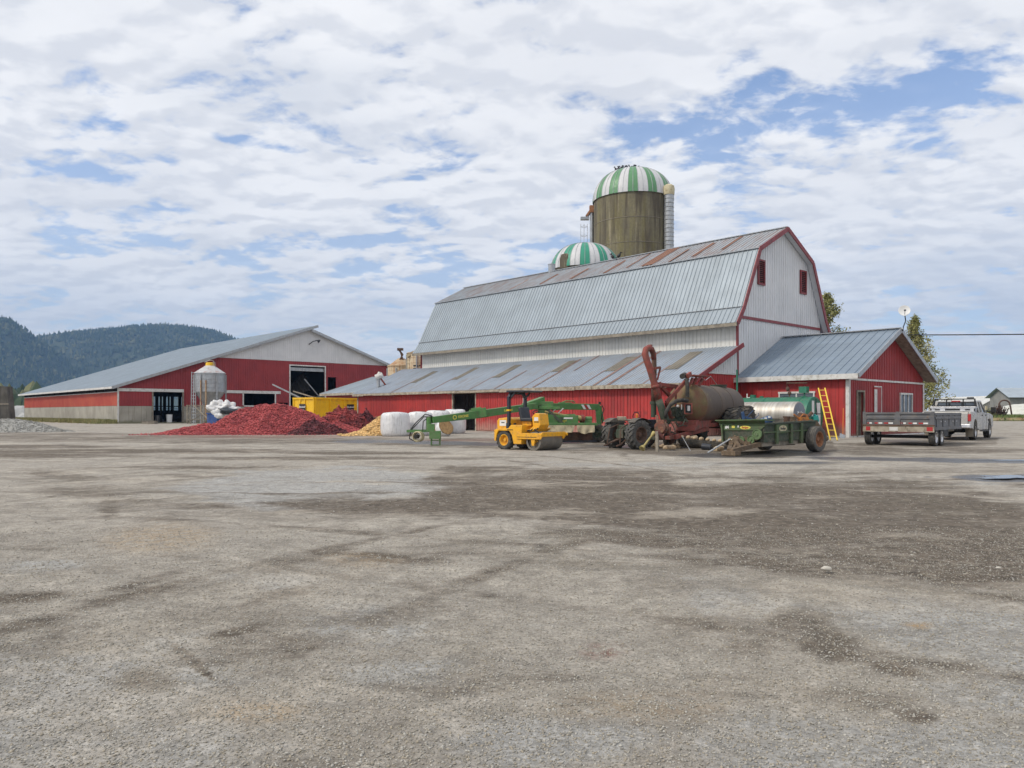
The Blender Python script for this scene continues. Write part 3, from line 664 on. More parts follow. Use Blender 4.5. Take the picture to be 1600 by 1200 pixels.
silo1 = silo('tower_silo', 'tall brown concrete silo with green and white striped dome behind the barn', S1[0], S1[1], r1, 22.1, 25.3, (.11, .28, .13), front-math.pi/26)
# chute on the right, ladder with cage on the left
sa = front+math.radians(52); cx_, cy_ = (r1+.42)*math.cos(sa), (r1+.42)*math.sin(sa)
m = M(); prf = []
z = 0
while z < 21.8: prf += [(z, .46), (z+.28, .46), (z+.33, .50), (z+.38, .46)]; z += .4
m.lathe((cx_, cy_, 0), ZZ, prf, 20); m.build('chute', MT['steel'], silo1, True)
m = M(); m.lathe((cx_, cy_, 21.9), ZZ, [(0, .52), (.5, .56), (.85, .50), (1.0, .3), (1.02, 0)], 16); m.build('chute_hood', MT['cream'], silo1, True)
sa = front-math.radians(93); lx, ly = (r1+.22)*math.cos(sa), (r1+.22)*math.sin(sa)
m = M(); m.cyl((lx, ly, 0), (lx, ly, 21.3), .2, n=12); m.build('drain_pipe', MT['steel'], silo1, True)
m = M(); lx2, ly2 = (r1+1.0)*math.cos(sa), (r1+1.0)*math.sin(sa)
for dx_ in (-.33, 0, .33): m.cyl((lx2+dx_, ly2, 10), (lx2+dx_, ly2, 20.2), .022, n=5)
z = 10
while z < 20.2: m.tube([(lx2+.33*math.cos(a), ly2+.33*math.sin(a), z) for a in [i*math.pi/4 for i in range(8)]], .018, 4, closed=True); z += .9
m.box(lx2-.35, lx2+.5, ly2-.3, ly2+.3, 20.6, 20.85); m.tube([(lx2+.4, ly2, 20.9), (lx2+.9, ly2, 21.8), (lx2+1.1, ly2, 22.6)], .06); m.build('caged_ladder', MT['steel'], silo1)
m = M(); m.beam((lx2+.2, ly2-.2, 20.9), (lx2+.9, ly2-.2, 21.9), .25, .2); m.cbox((lx2+.75, ly2-.2, 21.6), (.45, .5, .7)); m.build('hoist', paint('rusty orange hoist', (.42, .20, .10), (.25, .11, .06), .8, scale=3), silo1)
S2 = (.095*70, 70.0); front2 = math.atan2(-S2[1], -S2[0])
silo2 = silo('tower_silo', 'shorter silo whose green and white striped dome shows just over the barn ridge', S2[0], S2[1], 3.03, 14.2, 16.65, (.035, .30, .19), front2-math.pi/22, 22)
sa = front2-math.radians(38); hx, hy = 2.75*math.cos(sa), 2.75*math.sin(sa)
m = M(); m.lathe((hx, hy, 14.0), ZZ, [(0, .55), (.9, .55), (1.25, .42), (1.4, 0)], 14); m.build('dome_hatch', MT['silo'], silo2, True)
# birds on the tall dome
bird = M(); rt = Matrix.Rotation(R(-55), 3, 'Y')
bird.ell((0, 0, .15), (.15, .085, .09), 10, 6, rt); bird.ell((.10, 0, .32), (.06, .055, .055), 8, 5)
bird.cyl((.14, 0, .32), (.23, 0, .31), .018, .002, 5); bird.beam((-.08, 0, .08), (-.28, 0, -.02), .07, .02)
for s in (-1, 1): bird.cyl((0, .03*s, 0.0), (0, .03*s, .1), .008, n=4)
bird0 = bird.build('bird', MT['black'], None, True)
H1 = 3.2
def on_dome(px, h=0):
    # point on the dome silhouette facing the camera at this bearing
    dxp = (px-990)/61*r1; ph = math.acos(max(-1, min(1, (abs(dxp)/(r1+.12))**(1/.78)))); return Vector((S1[0]+dxp, S1[1], 22.07+H1*math.sin(ph)))
bl = []
for i, px in enumerate([963, 966.5, 968.5, 971, 973, 976.5, 979, 981.5, 985, 987, 989.5, 992, 994.5, 997, 1001.5]):
    o = bird0 if i == 0 else bird0.copy()
    if i: COL.objects.link(o)
    o.location = on_dome(px)+Vector((0, random.uniform(-.2, .2), +.03)); o.rotation_euler = (0, 0, random.choice([0, math.pi])+random.uniform(-.6, .6)); o.scale = (1.25,)*3
    tag(o, 'small black bird perched on the top of the tall striped silo dome', 'bird', 'birds in a row on the tall silo dome')
for i, (y, a) in enumerate(((12.7, 0), (13.3, 2.5))):
    o = bird0.copy(); COL.objects.link(o); o.location = uv(B0+y, 5.05, 12.56); o.rotation_euler = (0, 0, a)
    tag(o, 'small black bird perched on the ridge of the gambrel barn, right of the silo', 'bird', 'birds on the barn ridge')

# old feed bins behind the lean-to
def feed_bin(label, x, y, r, z0, z1, zt, mat, roofm, group=None):
    e = thing('feed_bin', label, 'feed bin', (x, y, 0), 0, group); m = M(); z = z0; prf = []
    while z < z1-.3: prf += [(z, r), (z+.42, r), (z+.45, r+.03), (z+.48, r)]; z += .5
    prf += [(z1, r)]; m.lathe((0, 0, 0), ZZ, prf, 28); m.build('body', mat, e, True)
    m = M(); m.lathe((0, 0, 0), ZZ, [(z1-.03, r+.08), (zt-.25, r*.22), (zt-.25, r*.0)], 28); m.build('cone_roof', roofm, e, True)
    m = M(); m.lathe((0, 0, 0), ZZ, [(z0, r), (z0-r*1.15, r*.18), (z0-r*1.3, r*.16)], 28); m.build('hopper', MT['steel'], e, True)
    for k in range(6):
        a = k*math.pi/3+.3; m = M(); m.beam(((r+.05)*math.cos(a), (r+.05)*math.sin(a), 0), ((r+.05)*math.cos(a), (r+.05)*math.sin(a), z1-.2), .12, .12); m.build('leg', mat if roofm is mat else MT['steel'], e)
    return e
MT['bin_old'] = paint('cream bin with rust', (.66, .56, .40), (.56, .45, .30), .6, dirt=(.40, .19, .07), dirt_amt=.9, streak=True, scale=1.3)
MT['bin_rust'] = paint('rusty cream metal', (.50, .38, .24), (.36, .19, .09), .7, dirt=(.25, .11, .05), scale=1.5)
b1 = feed_bin('lower rust stained cream feed bin between the two barns', *at(627, 80).xy, 1.42, 3.2, zat(573, 80), zat(556, 80), MT['bin_old'], MT['bin_rust'])
b2 = feed_bin('taller rusty cream feed bin with black printing, beside the left end of the gambrel barn', *at(659, 76).xy, 1.45, 3.2, zat(552, 76), zat(543, 76), MT['bin_old'], MT['bin_rust'])
m = M(); m.tube([(-.1, -.5, 6.6), (.2, -.4, 7.3), (-.3, -.4, 7.9)], .1); m.tube([(.3, -.5, 6.5), (.0, -.4, 7.5)], .08); m.box(-.35, .25, -.6, -.2, 7.7, 7.95); m.build('fill_spout', MT['rusty'], b1)
m = M(); m.beam((-1.35, -.9, 6.8), (1.6, -1.0, 8.3), .45, .28); m.build('auger', MT['cream'], b2)
m = M(); 
for dx_ in (-1.35, -1.0): m.cyl((dx_, -1.0, 2), (dx_, -1.0, 6.9), .03, n=5)
z = 2.2
while z < 6.8: m.cyl((-1.35, -1, z), (-1.0, -1, z), .02, n=4); z += .35
m.build('ladder', MT['cream'], b2)
m = M()
def around(m, ang0, ang1, z0, z1, r):
    n = 5; vs = []
    for i in range(n+1):
        a = ang0+(ang1-ang0)*i/n; vs += [(r*math.cos(a), r*math.sin(a), z0), (r*math.cos(a), r*math.sin(a), z1)]
    m.add(vs, [(2*i, 2*i+2, 2*i+3, 2*i+1) for i in range(n)])
for (a0_, a1_, z0_, z1_) in ((-2.05, -1.82, 5.75, 5.9), (-2.05, -1.82, 5.42, 5.62), (-1.76, -1.66, 5.75, 5.86), (-1.63, -1.5, 5.75, 5.9), (-1.76, -1.42, 5.47, 5.57)): around(m, a0_, a1_, z0_, z1_, 1.457)
m.build('printing', MT['sign_black'], b2)
# galvanised feed bin in front of the left barn
b3 = feed_bin('galvanised hopper feed bin on legs with yellow lid beside the left barn', *at(328, 90).xy, 1.72, 3.7, 5.9, 7.1, MT['steel'], paint('streaked bin roof', (.55, .56, .57), (.45, .45, .46), .5, dirt=(.36, .16, .10), dirt_amt=.8, scale=1.2))
m = M(); m.lathe((0, 0, 6.75), ZZ, [(0, .5), (.35, .45), (.4, .35), (.4, 0)], 16); m.build('lid', MT['dump_yellow'], b3, True)
m = M(); m.tube([(.5, -.3, 6.7), (.55, -.3, 7.3), (.1, -.3, 7.4), (-.5, -.3, 7.15)], .03); m.tube([(.75, -.3, 6.5), (.7, -.3, 7.15), (.5, -.3, 7.2)], .03); m.build('lid_handle', MT['steel'], b3)
m = M(); m.beam((-.35, -1.78, 1.2), (-.35, -1.78, 5.0), .15, .08); m.beam((.25, -1.8, .4), (.25, -1.8, 5.0), .3, .08); m.build('hatch_strip', MT['bin_rust'], b3)
def ladder(name, label, p0, p1, width, side, n, mat, rw=.04):
    e = thing(name, label, 'ladder', p0); p = Vector((0, 0, 0)); q = Vector(p1)-Vector(p0); s = Vector(side).normalized()*width/2
    for k in (-1, 1): m = M(); m.beam(p+s*k, q+s*k, rw, rw*1.8, up=tuple(s.cross(q))); m.build('rail', mat, e)
    for i in range(n):
        f = (i+.7)/n; m = M(); c = p.lerp(q, f); m.cyl(c-s, c+s, .018 if rw < .06 else .03, n=6); m.build('rung', mat, e)
    return e
ladder('ladder', 'pale metal ladder standing against the galvanised feed bin', tuple(at(302, 88.8, 0)), tuple(at(303, 89, zat(581, 89))), .5, (1, 0, 0), 16, MT['steel'], .07)
# ------------------------------------------------------------------ ground sheet with painted-in soil types (dirt, gravel, wet, grass) and contact shade under the machines
rows = [-60, -20, -5, 0, .6, 1.1, 1.5]
while rows[-1] < 160: rows.append(rows[-1]*1.0155)
while rows[-1] < 3700: rows.append(rows[-1]*1.35)
rows[-1] = 3750
cs = [-3, -2.2, -1.6, -1.2, -.95]; cs += list(np.linspace(-.82, .82, 460)); cs += [.95, 1.2, 1.6, 2.2, 3]
Yr = np.array(rows); S = np.array(cs)
YY_, SS_ = np.meshgrid(Yr, S, indexing='ij'); XX_ = SS_*(np.abs(YY_)+.5)
nr, nc = YY_.shape
def gz(x, y):
    f = 1-np.clip((y-14)/8, 0, 1)
    return f*(-.018+.010*np.sin(x*1.7+y*.9)+.006*np.sin(x*3.9-y*2.7+1)+.004*np.sin(x*7.1+y*5.3))
ZZ_ = gz(XX_, YY_)
gv = np.stack([XX_, YY_, ZZ_], -1).reshape(-1, 3)
idx = np.arange(nr*nc).reshape(nr, nc)
gf = np.stack([idx[:-1, :-1], idx[:-1, 1:], idx[1:, 1:], idx[1:, :-1]], -1).reshape(-1, 4)
gm = bpy.data.meshes.new('ground'); gm.vertices.add(len(gv)); gm.vertices.foreach_set('co', gv.ravel())
gm.loops.add(len(gf)*4); gm.loops.foreach_set('vertex_index', gf.ravel()); gm.polygons.add(len(gf))
gm.polygons.foreach_set('loop_start', np.arange(len(gf))*4); gm.polygons.foreach_set('loop_total', np.full(len(gf), 4)); gm.update()
# bearing / depression of each vertex, used to lay the surveyed patches on the ground
ys = np.maximum(YY_, .3); PX = 800+1200*XX_/ys; PY = 645+1200*CAMH/ys; PY = np.where(YY_ < .3, 5000, PY)
def fbm(x, y, seed, octv=4):
    r = np.random.RandomState(seed); v = 0; a = 1
    for o in range(octv):
        p = r.rand(6)*6.28; k = 2.0**o
        v = v + a*(np.sin(k*(x*1.1+.7*y)+p[0])*np.sin(k*(y*1.3-.4*x)+p[1])+.6*np.sin(k*(1.9*x-1.1*y)+p[2])*np.cos(k*(.6*y+1.4*x)+p[3])); a *= .55
    return v/2.2
n1 = fbm(XX_*.45, YY_*.45, 1); n2 = fbm(XX_*1.3, YY_*1.3, 2); n3 = fbm(XX_*3.1, YY_*3.1, 5)
def ell(px, py, rx, ry, ang=0, soft=.8):
    c, s = math.cos(R(ang)), math.sin(R(ang)); a = (PX-px)*c+(PY-py)*s; b = -(PX-px)*s+(PY-py)*c
    d = np.sqrt((a/rx)**2+(b/ry)**2)+.22*n2+.15*n1+.08*n3
    return np.clip((1.25-d)/soft, 0, 1)
def poly(pts, soft):
    # signed distance to a polygon laid on the ground (pixel bearings scaled so near and far blend alike)
    ins = np.zeros(PX.shape, bool); dist = np.full(PX.shape, 1e9); k = np.maximum(.25, (PY-645)/160)
    n = len(pts)
    for i in range(n):
        x0, y0 = pts[i]; x1, y1 = pts[(i+1) % n]
        if y0 != y1: ins ^= ((y0 > PY) != (y1 > PY)) & (PX < (x1-x0)*(PY-y0)/(y1-y0)+x0)
        ex, ey = x1-x0, y1-y0; t = np.clip(((PX-x0)*ex+(PY-y0)*ey)/(ex*ex+ey*ey), 0, 1)
        dd = np.sqrt(((PX-x0-t*ex)*.35)**2+(PY-y0-t*ey)**2)/k; dist = np.minimum(dist, dd)
    sd = np.where(ins, dist, -dist)+soft*(.5*n1+.5*n2+.3*n3)
    return np.clip(.5+sd/(2*soft), 0, 1)
def mx(*a):
    r = a[0]
    for b in a[1:]: r = np.maximum(r, b)
    return r
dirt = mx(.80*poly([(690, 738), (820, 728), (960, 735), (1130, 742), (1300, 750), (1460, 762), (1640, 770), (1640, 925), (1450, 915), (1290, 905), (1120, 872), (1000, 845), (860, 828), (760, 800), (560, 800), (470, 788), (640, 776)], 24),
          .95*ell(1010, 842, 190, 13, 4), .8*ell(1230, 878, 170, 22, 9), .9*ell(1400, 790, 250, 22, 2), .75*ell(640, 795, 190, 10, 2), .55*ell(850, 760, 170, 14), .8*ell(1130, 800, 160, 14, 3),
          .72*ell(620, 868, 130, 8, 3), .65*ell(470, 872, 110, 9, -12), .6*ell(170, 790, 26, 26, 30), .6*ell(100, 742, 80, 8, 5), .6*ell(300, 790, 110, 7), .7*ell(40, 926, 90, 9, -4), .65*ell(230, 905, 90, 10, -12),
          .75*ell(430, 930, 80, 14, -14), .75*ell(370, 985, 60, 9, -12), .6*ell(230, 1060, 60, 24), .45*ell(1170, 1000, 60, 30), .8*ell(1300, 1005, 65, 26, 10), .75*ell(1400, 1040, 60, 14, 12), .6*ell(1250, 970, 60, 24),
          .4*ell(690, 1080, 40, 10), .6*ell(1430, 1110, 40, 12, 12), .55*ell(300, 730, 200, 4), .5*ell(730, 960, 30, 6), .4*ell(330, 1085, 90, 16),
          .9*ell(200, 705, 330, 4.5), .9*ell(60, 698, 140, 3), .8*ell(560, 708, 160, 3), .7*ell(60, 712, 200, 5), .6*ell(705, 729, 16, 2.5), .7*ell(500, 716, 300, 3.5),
          .95*poly([(-50, 672), (500, 684), (760, 684), (920, 690), (1300, 692), (1640, 700), (1640, 706), (1300, 712), (900, 708), (600, 696), (-50, 690)], 4)*.55, .9*poly([(925, 688), (1300, 690), (1310, 706), (1200, 716), (1060, 712), (930, 704)], 4), .6*poly([(1340, 692), (1560, 684), (1560, 696), (1340, 702)], 3))  # oily dirt under the machines, painted darker to add their contact shade
bands = .42*mx(ell(560, 792, 250, 14), ell(330, 905, 240, 24, -10), ell(560, 965, 190, 26, -8), ell(820, 868, 300, 18, 4), ell(150, 772, 150, 26, 14), ell(400, 1005, 170, 24, -14), ell(1040, 960, 200, 26, 6), ell(760, 1060, 220, 22, -4), ell(1200, 1075, 240, 24, 4), ell(60, 1000, 160, 26, -6), ell(900, 750, 260, 8), ell(1380, 735, 240, 7), ell(250, 745, 200, 6))
def ruts(cx, cy, r, a, w=.17):
    d = np.sqrt((XX_-cx)**2+(YY_-cy)**2); th = np.arctan2(YY_-cy, XX_-cx); f = np.clip(.55+.6*np.sin(th*5+a)+.35*n2, 0, 1)
    q = 0
    for rr in (r, r+1.85): q = np.maximum(q, np.clip(1.3-np.abs(d-rr-.08*n1)/w, 0, 1))
    return q*f
rut = mx(ruts(-15, 12, 17, 0), ruts(13, -1, 15, 1.2), ruts(-4, 46, 32, 2.2), ruts(22, 20, 17, .4), ruts(-10, -12, 20, 3), ruts(4, 60, 44, 1))
dirt = mx(dirt, bands, .56*rut)
dirt = np.clip(dirt + .25*n1*(dirt > .05) + .10*n2, 0, 1)
line = ell(298, 1028, 46, 6, 38, .5); ln2 = ell(345, 1060, 40, 4, 30, .5)
dirt = mx(dirt, line, .6*ln2)
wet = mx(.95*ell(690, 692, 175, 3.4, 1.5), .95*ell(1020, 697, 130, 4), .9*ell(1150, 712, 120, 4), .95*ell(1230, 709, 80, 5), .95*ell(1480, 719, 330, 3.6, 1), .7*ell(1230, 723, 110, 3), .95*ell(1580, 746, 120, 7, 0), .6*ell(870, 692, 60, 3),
         .9*ell(880, 688, 50, 5), .55*ell(1405, 689, 70, 4), .8*ell(560, 690, 60, 3), .5*ell(1450, 744, 14, 2), .4*line)  # wet patches under the machines double as painted contact shade
gravel = mx(.9*poly([(240, 762), (380, 735), (560, 728), (700, 740), (720, 765), (640, 790), (420, 795)], 8), .9*ell(620, 780, 120, 9), .95*poly([(1080, 915), (1300, 918), (1450, 930), (1640, 945), (1640, 1060), (1330, 1000), (1160, 950)], 14),
            .8*poly([(-60, 1000), (150, 1010), (330, 1000), (420, 1060), (330, 1260), (-60, 1260)], 18), .7*ell(560, 980, 130, 40), .7*ell(420, 905, 90, 14), .75*ell(860, 1150, 200, 60), .8*poly([(1200, 1110), (1640, 1060), (1640, 1260), (1100, 1260)], 20),
            .6*ell(620, 1050, 140, 30), .7*ell(60, 880, 80, 12), .8*ell(1520, 755, 90, 4), .6*ell(1280, 762, 150, 6), .5*ell(980, 725, 220, 6))
gravel = np.clip(gravel+.3*n2*(gravel > .1)+.12*n3, 0, 1)*(1-.7*np.clip(dirt, 0, 1))
side = (PY < 659) & (PY > 645)
grass = mx(np.clip(poly([(1552, 640), (1900, 640), (1900, 658), (1556, 658)], 1.2), 0, 1), np.clip(poly([(-400, 640), (180, 640), (186, 657), (-400, 656)], 1.2), 0, 1)*.85)
grass = np.where((YY_ > 170), 1.0, grass)
stain = mx(.9*ell(1435, 973, 24, 5, 0, .9), .3*ell(250, 838, 90, 26), .35*ell(400, 1110, 90, 20), .25*ell(1000, 1100, 150, 30), .22*ell(560, 870, 60, 10))
redst = mx(.75*ell(945, 1008, 40, 12), .85*ell(420, 682, 190, 3), .6*ell(720, 688, 90, 2), .4*ell(770, 686, 40, 2))
a1 = gm.color_attributes.new('soil', 'FLOAT_COLOR', 'POINT'); a2 = gm.color_attributes.new('soil_b', 'FLOAT_COLOR', 'POINT')
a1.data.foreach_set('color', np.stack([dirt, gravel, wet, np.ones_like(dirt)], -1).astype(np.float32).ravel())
a2.data.foreach_set('color', np.stack([grass, stain, redst, np.ones_like(dirt)], -1).astype(np.float32).ravel())
gmat, t = mk('gravel yard'); co = t.co
A1 = t.node('ShaderNodeVertexColor'); A1.layer_name = 'soil'; A2 = t.node('ShaderNodeVertexColor'); A2.layer_name = 'soil_b'
d_, g_, w_ = t.sep(A1.outputs[0]); gr_, st_, rd_ = t.sep(A2.outputs[0])
big = t.noise(co, .35, 5, .6); mid = t.noise(co, 1.7, 6, .65); fin = t.noise(co, 9, 6, .7)
warp = t.vmath('ADD', co, t.vmath('SCALE', t.noise(co, 14, 3, color=True), .03))
F1 = t.noise(co, 1.1, 12, .74); F2 = t.noise(co, 6, 11, .78); F3 = t.noise(co, 38, 6, .8)
base = t.mix(t.map(F1, .38, .62), (.215, .183, .148), (.485, .435, .365))
base = t.mix(t.map(big, .38, .66), base, (.355, .318, .27))
# stones, three sizes of crushed rock
def stones(scale):
    c = t.vor(warp, scale, out='Color'); v = t.sep(c)[0]; d = t.vor(warp, scale, out='Distance'); return v, d
v1, e1 = stones(42); v2, e2 = stones(95); v3, e3 = stones(20)
stc = t.mix(t.map(v1, 0, 1, 0, 1, False), (.17, .17, .165), (.50, .50, .49))
stc2 = t.mix(t.map(v2, 0, 1, 0, 1, False), (.22, .205, .18), (.48, .455, .41))
gravel_m = t.math('ADD', t.math('MULTIPLY', g_, 1.0), t.math('MULTIPLY', t.math('SUBTRACT', mid, .5), 1.3))
gm_ = t.map(t.math('ADD', gravel_m, t.math('MULTIPLY', t.math('SUBTRACT', fin, .5), .9)), .12, .75)
base = t.mix(.42, base, stc2); stg = t.mix(.3, stc, stc2)
col = t.mix(t.math('MULTIPLY', gm_, .85), base, t.mix(.35, stg, (.40, .395, .38)))
# dirt with its own break-up and light stones lying on it
dm = t.math('ADD', d_, t.math('MULTIPLY', t.math('SUBTRACT', t.noise(t.mapping(co, rot=(0, 0, R(8)), scale=(.55, 1.1, 1)), 1.5, 12, .80), .5), 2.1))
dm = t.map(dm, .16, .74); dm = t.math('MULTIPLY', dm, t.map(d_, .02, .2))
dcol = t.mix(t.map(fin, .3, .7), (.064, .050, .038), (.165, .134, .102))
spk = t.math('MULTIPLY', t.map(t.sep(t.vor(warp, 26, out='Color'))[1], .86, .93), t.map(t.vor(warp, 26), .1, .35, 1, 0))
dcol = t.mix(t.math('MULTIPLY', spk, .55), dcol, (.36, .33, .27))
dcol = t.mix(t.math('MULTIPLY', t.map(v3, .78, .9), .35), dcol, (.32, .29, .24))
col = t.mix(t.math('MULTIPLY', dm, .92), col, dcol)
# tyre tracks crossing the yard
def tracks(rot, off, wid, per):
    v = t.mapping(warp, rot=(0, 0, R(rot)), loc=(off, 0, 0)); x, y, _ = t.sep(v)
    x = t.math('ADD', x, t.math('MULTIPLY', t.math('SINE', t.math('MULTIPLY', y, .11)), 2.2)); m = t.math('ABSOLUTE', t.math('SUBTRACT', t.math('PINGPONG', x, per), per*.5))
    return t.math('MULTIPLY', t.map(m, wid*.4, wid, 1, 0), t.map(t.noise(co, .22, 3), .46, .62))
# broad patches of fines
pb = t.noise(t.mapping(co, rot=(0, 0, R(-15)), scale=(.5, 1.1, 1)), .55, 7, .7)
col = t.mix(t.map(pb, .50, .66, 0, .42), col, (.17, .145, .115)); col = t.mix(t.map(t.noise(t.mapping(co, loc=(9, 4, 0), scale=(.6, 1, 1)), .7, 6, .65), .52, .66, 0, .5), col, (.48, .43, .36))
tr = t.math('MAXIMUM', tracks(24, 0, .22, 2.1), tracks(-58, 1.3, .25, 3.1)); tr = t.math('MAXIMUM', tr, tracks(80, 0.7, .25, 2.6))
col = t.mix(t.math('MULTIPLY', tr, t.map(fin, .35, .65, .12, .55)), col, (.15, .13, .10))
grain = t.math('MULTIPLY', t.map(F2, .3, .7, .64, 1.36, False), t.map(F3, .3, .7, .66, 1.34, False))
col = t.mix(1.0, col, t.comb(grain, grain, grain), 'MULTIPLY')
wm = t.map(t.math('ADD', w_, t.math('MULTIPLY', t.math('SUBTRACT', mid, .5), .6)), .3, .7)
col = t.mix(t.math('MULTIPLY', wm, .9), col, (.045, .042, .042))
col = t.mix(t.math('MULTIPLY', st_, t.map(fin, .35, .6)), col, (.42, .25, .08)); col = t.mix(t.math('MULTIPLY', rd_, t.map(fin, .35, .6)), col, (.17, .065, .045))
gcol = t.mix(t.map(mid, .3, .7), (.10, .125, .035), (.17, .18, .06)); col = t.mix(gr_, col, gcol)
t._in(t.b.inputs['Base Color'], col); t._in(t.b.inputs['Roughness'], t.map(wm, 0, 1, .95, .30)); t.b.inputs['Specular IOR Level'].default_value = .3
h = t.math('ADD', t.math('MULTIPLY', t.map(e1, 0, .6, 1, 0), t.map(v1, 0, 1, .3, 1)), t.math('MULTIPLY', t.map(e3, 0, .5, 1, 0), t.map(v3, .6, 1, 0, 1.6)))
bn = t.bump(h, .55, .010)
h2 = t.math('ADD', t.math('MULTIPLY', F1, 1.2), F2); bn = t.bump(h2, .6, .07, bn); bn2 = t.bump(t.math('MULTIPLY', tr, -1), .5, .05, bn)
t._in(t.b.inputs['Normal'], bn2)
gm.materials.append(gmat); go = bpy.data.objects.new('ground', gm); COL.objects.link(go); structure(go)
gm.polygons.foreach_set('use_smooth', [True]*len(gf))

# loose stones lying on the near part of the yard, one mesh
def stones_mesh(name, n, y0, y1, rmin, rmax, mat, seed, dens=None, zs=.6, power=1.0):
    rg = np.random.RandomState(seed)
    y = y0*(y1/y0)**(rg.rand(n)**power); x = (rg.rand(n)*1.56-.78)*(y+.3)
    r = rmin*(rmax/rmin)**(rg.rand(n)**1.6)
    base_v = np.array([(1, 0, 0), (0, 1, 0), (-1, 0, 0), (0, -1, 0), (0, 0, 1), (0, 0, -1), ], float)
    fc = np.array([(0, 1, 4), (1, 2, 4), (2, 3, 4), (3, 0, 4), (1, 0, 5), (2, 1, 5), (3, 2, 5), (0, 3, 5)])
    # octahedron with jittered corners gives chipped rock
    v = base_v[None]*(1+.35*(rg.rand(n, 6, 3)-.5)) + .25*(rg.rand(n, 6, 3)-.5)
    v *= r[:, None, None]*np.stack([1+.5*rg.rand(n), .7+.4*rg.rand(n), zs*(.7+.6*rg.rand(n))], -1)[:, None, :]
    a = rg.rand(n)*6.283; c, s = np.cos(a), np.sin(a)
    vx = v[..., 0]*c[:, None]-v[..., 1]*s[:, None]; vy = v[..., 0]*s[:, None]+v[..., 1]*c[:, None]
    tl = (rg.rand(n, 2)-.5)*.9; vz = v[..., 2]+vx*tl[:, :1]+vy*tl[:, 1:]
    P_ = np.stack([vx+x[:, None], vy+y[:, None], vz+(gz(x, y)+r*.18)[:, None]], -1).reshape(-1, 3)
    F_ = (fc[None]+(np.arange(n)*6)[:, None, None]).reshape(-1, 3)
    me = bpy.data.meshes.new(name); me.vertices.add(len(P_)); me.vertices.foreach_set('co', P_.ravel())
    me.loops.add(len(F_)*3); me.loops.foreach_set('vertex_index', F_.ravel()); me.polygons.add(len(F_))
    me.polygons.foreach_set('loop_start', np.arange(len(F_))*3); me.polygons.foreach_set('loop_total', np.full(len(F_), 3)); me.update(); me.materials.append(mat)
    o = bpy.data.objects.new(name, me); COL.objects.link(o); return o
smat, t = mk('crushed stone'); gi = t.node('ShaderNodeNewGeometry'); ri = gi.outputs['Random Per Island']
c = t.mix(ri, (.22, .205, .175), (.47, .45, .405)); c = t.mix(t.map(t.math('FRACT', t.math('MULTIPLY', ri, 7.3)), .55, .9), c, (.34, .30, .235)); t._in(t.b.inputs['Base Color'], c); t.b.inputs['Roughness'].default_value = .9
stuff(stones_mesh('gravel', 110000, 2.3, 8.5, .0028, .0085, smat, 3, power=.9), 'loose crushed gravel covering the near part of the yard', 'gravel')
stuff(stones_mesh('scattered_stones', 8000, 6.0, 26, .005, .014, smat, 4), 'small stones scattered over the packed dirt of the yard', 'stones')
wm_ = paint('pale rock', (.55, .52, .46), (.42, .39, .34), .9)
for (px, py, s_, lb) in ((1292, 892, .036, 'pale stone lying on the dark dirt right of the middle of the yard'), (1560, 889, .018, 'small pale stone near the right edge of the yard')):
    p = at(px, 1500/(py-645)); m = M(); m.ell((0, 0, s_*.5), (s_*1.3, s_*.8, s_*.6), 9, 6)
    m.v = [tuple(Vector(q)*(1+.25*mnoise.noise(Vector(q)*25))) for q in m.v]; o = m.build('rock', wm_, None, True, loc=p); tag(o, lb, 'rock')
# puddle
pm, t = mk('puddle water'); t.b.inputs['Base Color'].default_value = (.07, .062, .05, 1); t.b.inputs['Roughness'].default_value = .10; t.b.inputs['Specular IOR Level'].default_value = .7
t._in(t.b.inputs['Normal'], t.bump(t.noise(t.co, 6, 3), .05, .01))
for (px, py, rx, ry, nm) in ((1585, 745.5, 70, 2.6, 'puddle'), (1690, 719, 190, 1.0, 'puddle')):
    rg = random.Random(int(px)); pts = []
    for k in range(48):
        a = k/48*6.283; rr = .85+.28*math.sin(3*a+1)+.2*math.sin(7*a)+.12*math.sin(11*a+2)+rg.uniform(-.1, .1); Y = 1500/(py+ry*rr*math.sin(a)-645); pts.append(tuple(at(px+rx*rr*math.cos(a), Y, .005)))
    m = M(); m.add(pts, [tuple(range(len(pts)))]); structure(m.build(nm, pm))

# ------------------------------------------------------------------ grass and weeds
def blades(name, label, pts, h, w, mat, cat='grass'):
    m = M(); rg = random.Random(5)
    for (x, y, z) in pts:
        for k in range(5):
            a = rg.uniform(0, 6.28); hh = h*rg.uniform(.4, 1.1); b = Vector((x+rg.gauss(0, w*2), y+rg.gauss(0, w*2), z)); d = Vector((math.cos(a), math.sin(a), 0))*w; l = Vector((rg.gauss(0, .3)*hh, rg.gauss(0, .3)*hh, hh))
            m.add([b-d, b+d, b+l*.6+d*.6, b+l, b+l*.6-d*.6], [(0, 1, 2, 3, 4)])
    o = m.build(name, mat); return stuff(o, label, cat)
MT['weed'] = paint('dry weeds', (.30, .28, .12), (.20, .21, .08), .9, scale=.7, dirt=(.42, .36, .2), dirt_amt=.7)
MT['grassm'] = paint('verge grass', (.13, .175, .05), (.09, .13, .035), .9, scale=.6, dirt=(.26, .25, .11), dirt_amt=.6)
Ux, Vx = U, V; D0 = Vector((FX, FY, 0)); rg = random.Random(9)
pts = [tuple(D0+U*rg.uniform(-.5, FL+6)+V*(-abs(rg.gauss(0, .9))-.1)) for _ in range(2600)]
blades('weeds', 'yellow green weeds along the concrete base of the left barn', pts, .55, .05, MT['weed'])
pts = [tuple(at(rg.uniform(1553, 1720), rg.uniform(118, 175))) for _ in range(3500)]
blades('grass', 'rough grass verge beyond the yard at the right edge', pts, 1.0, .10, MT['grassm'])

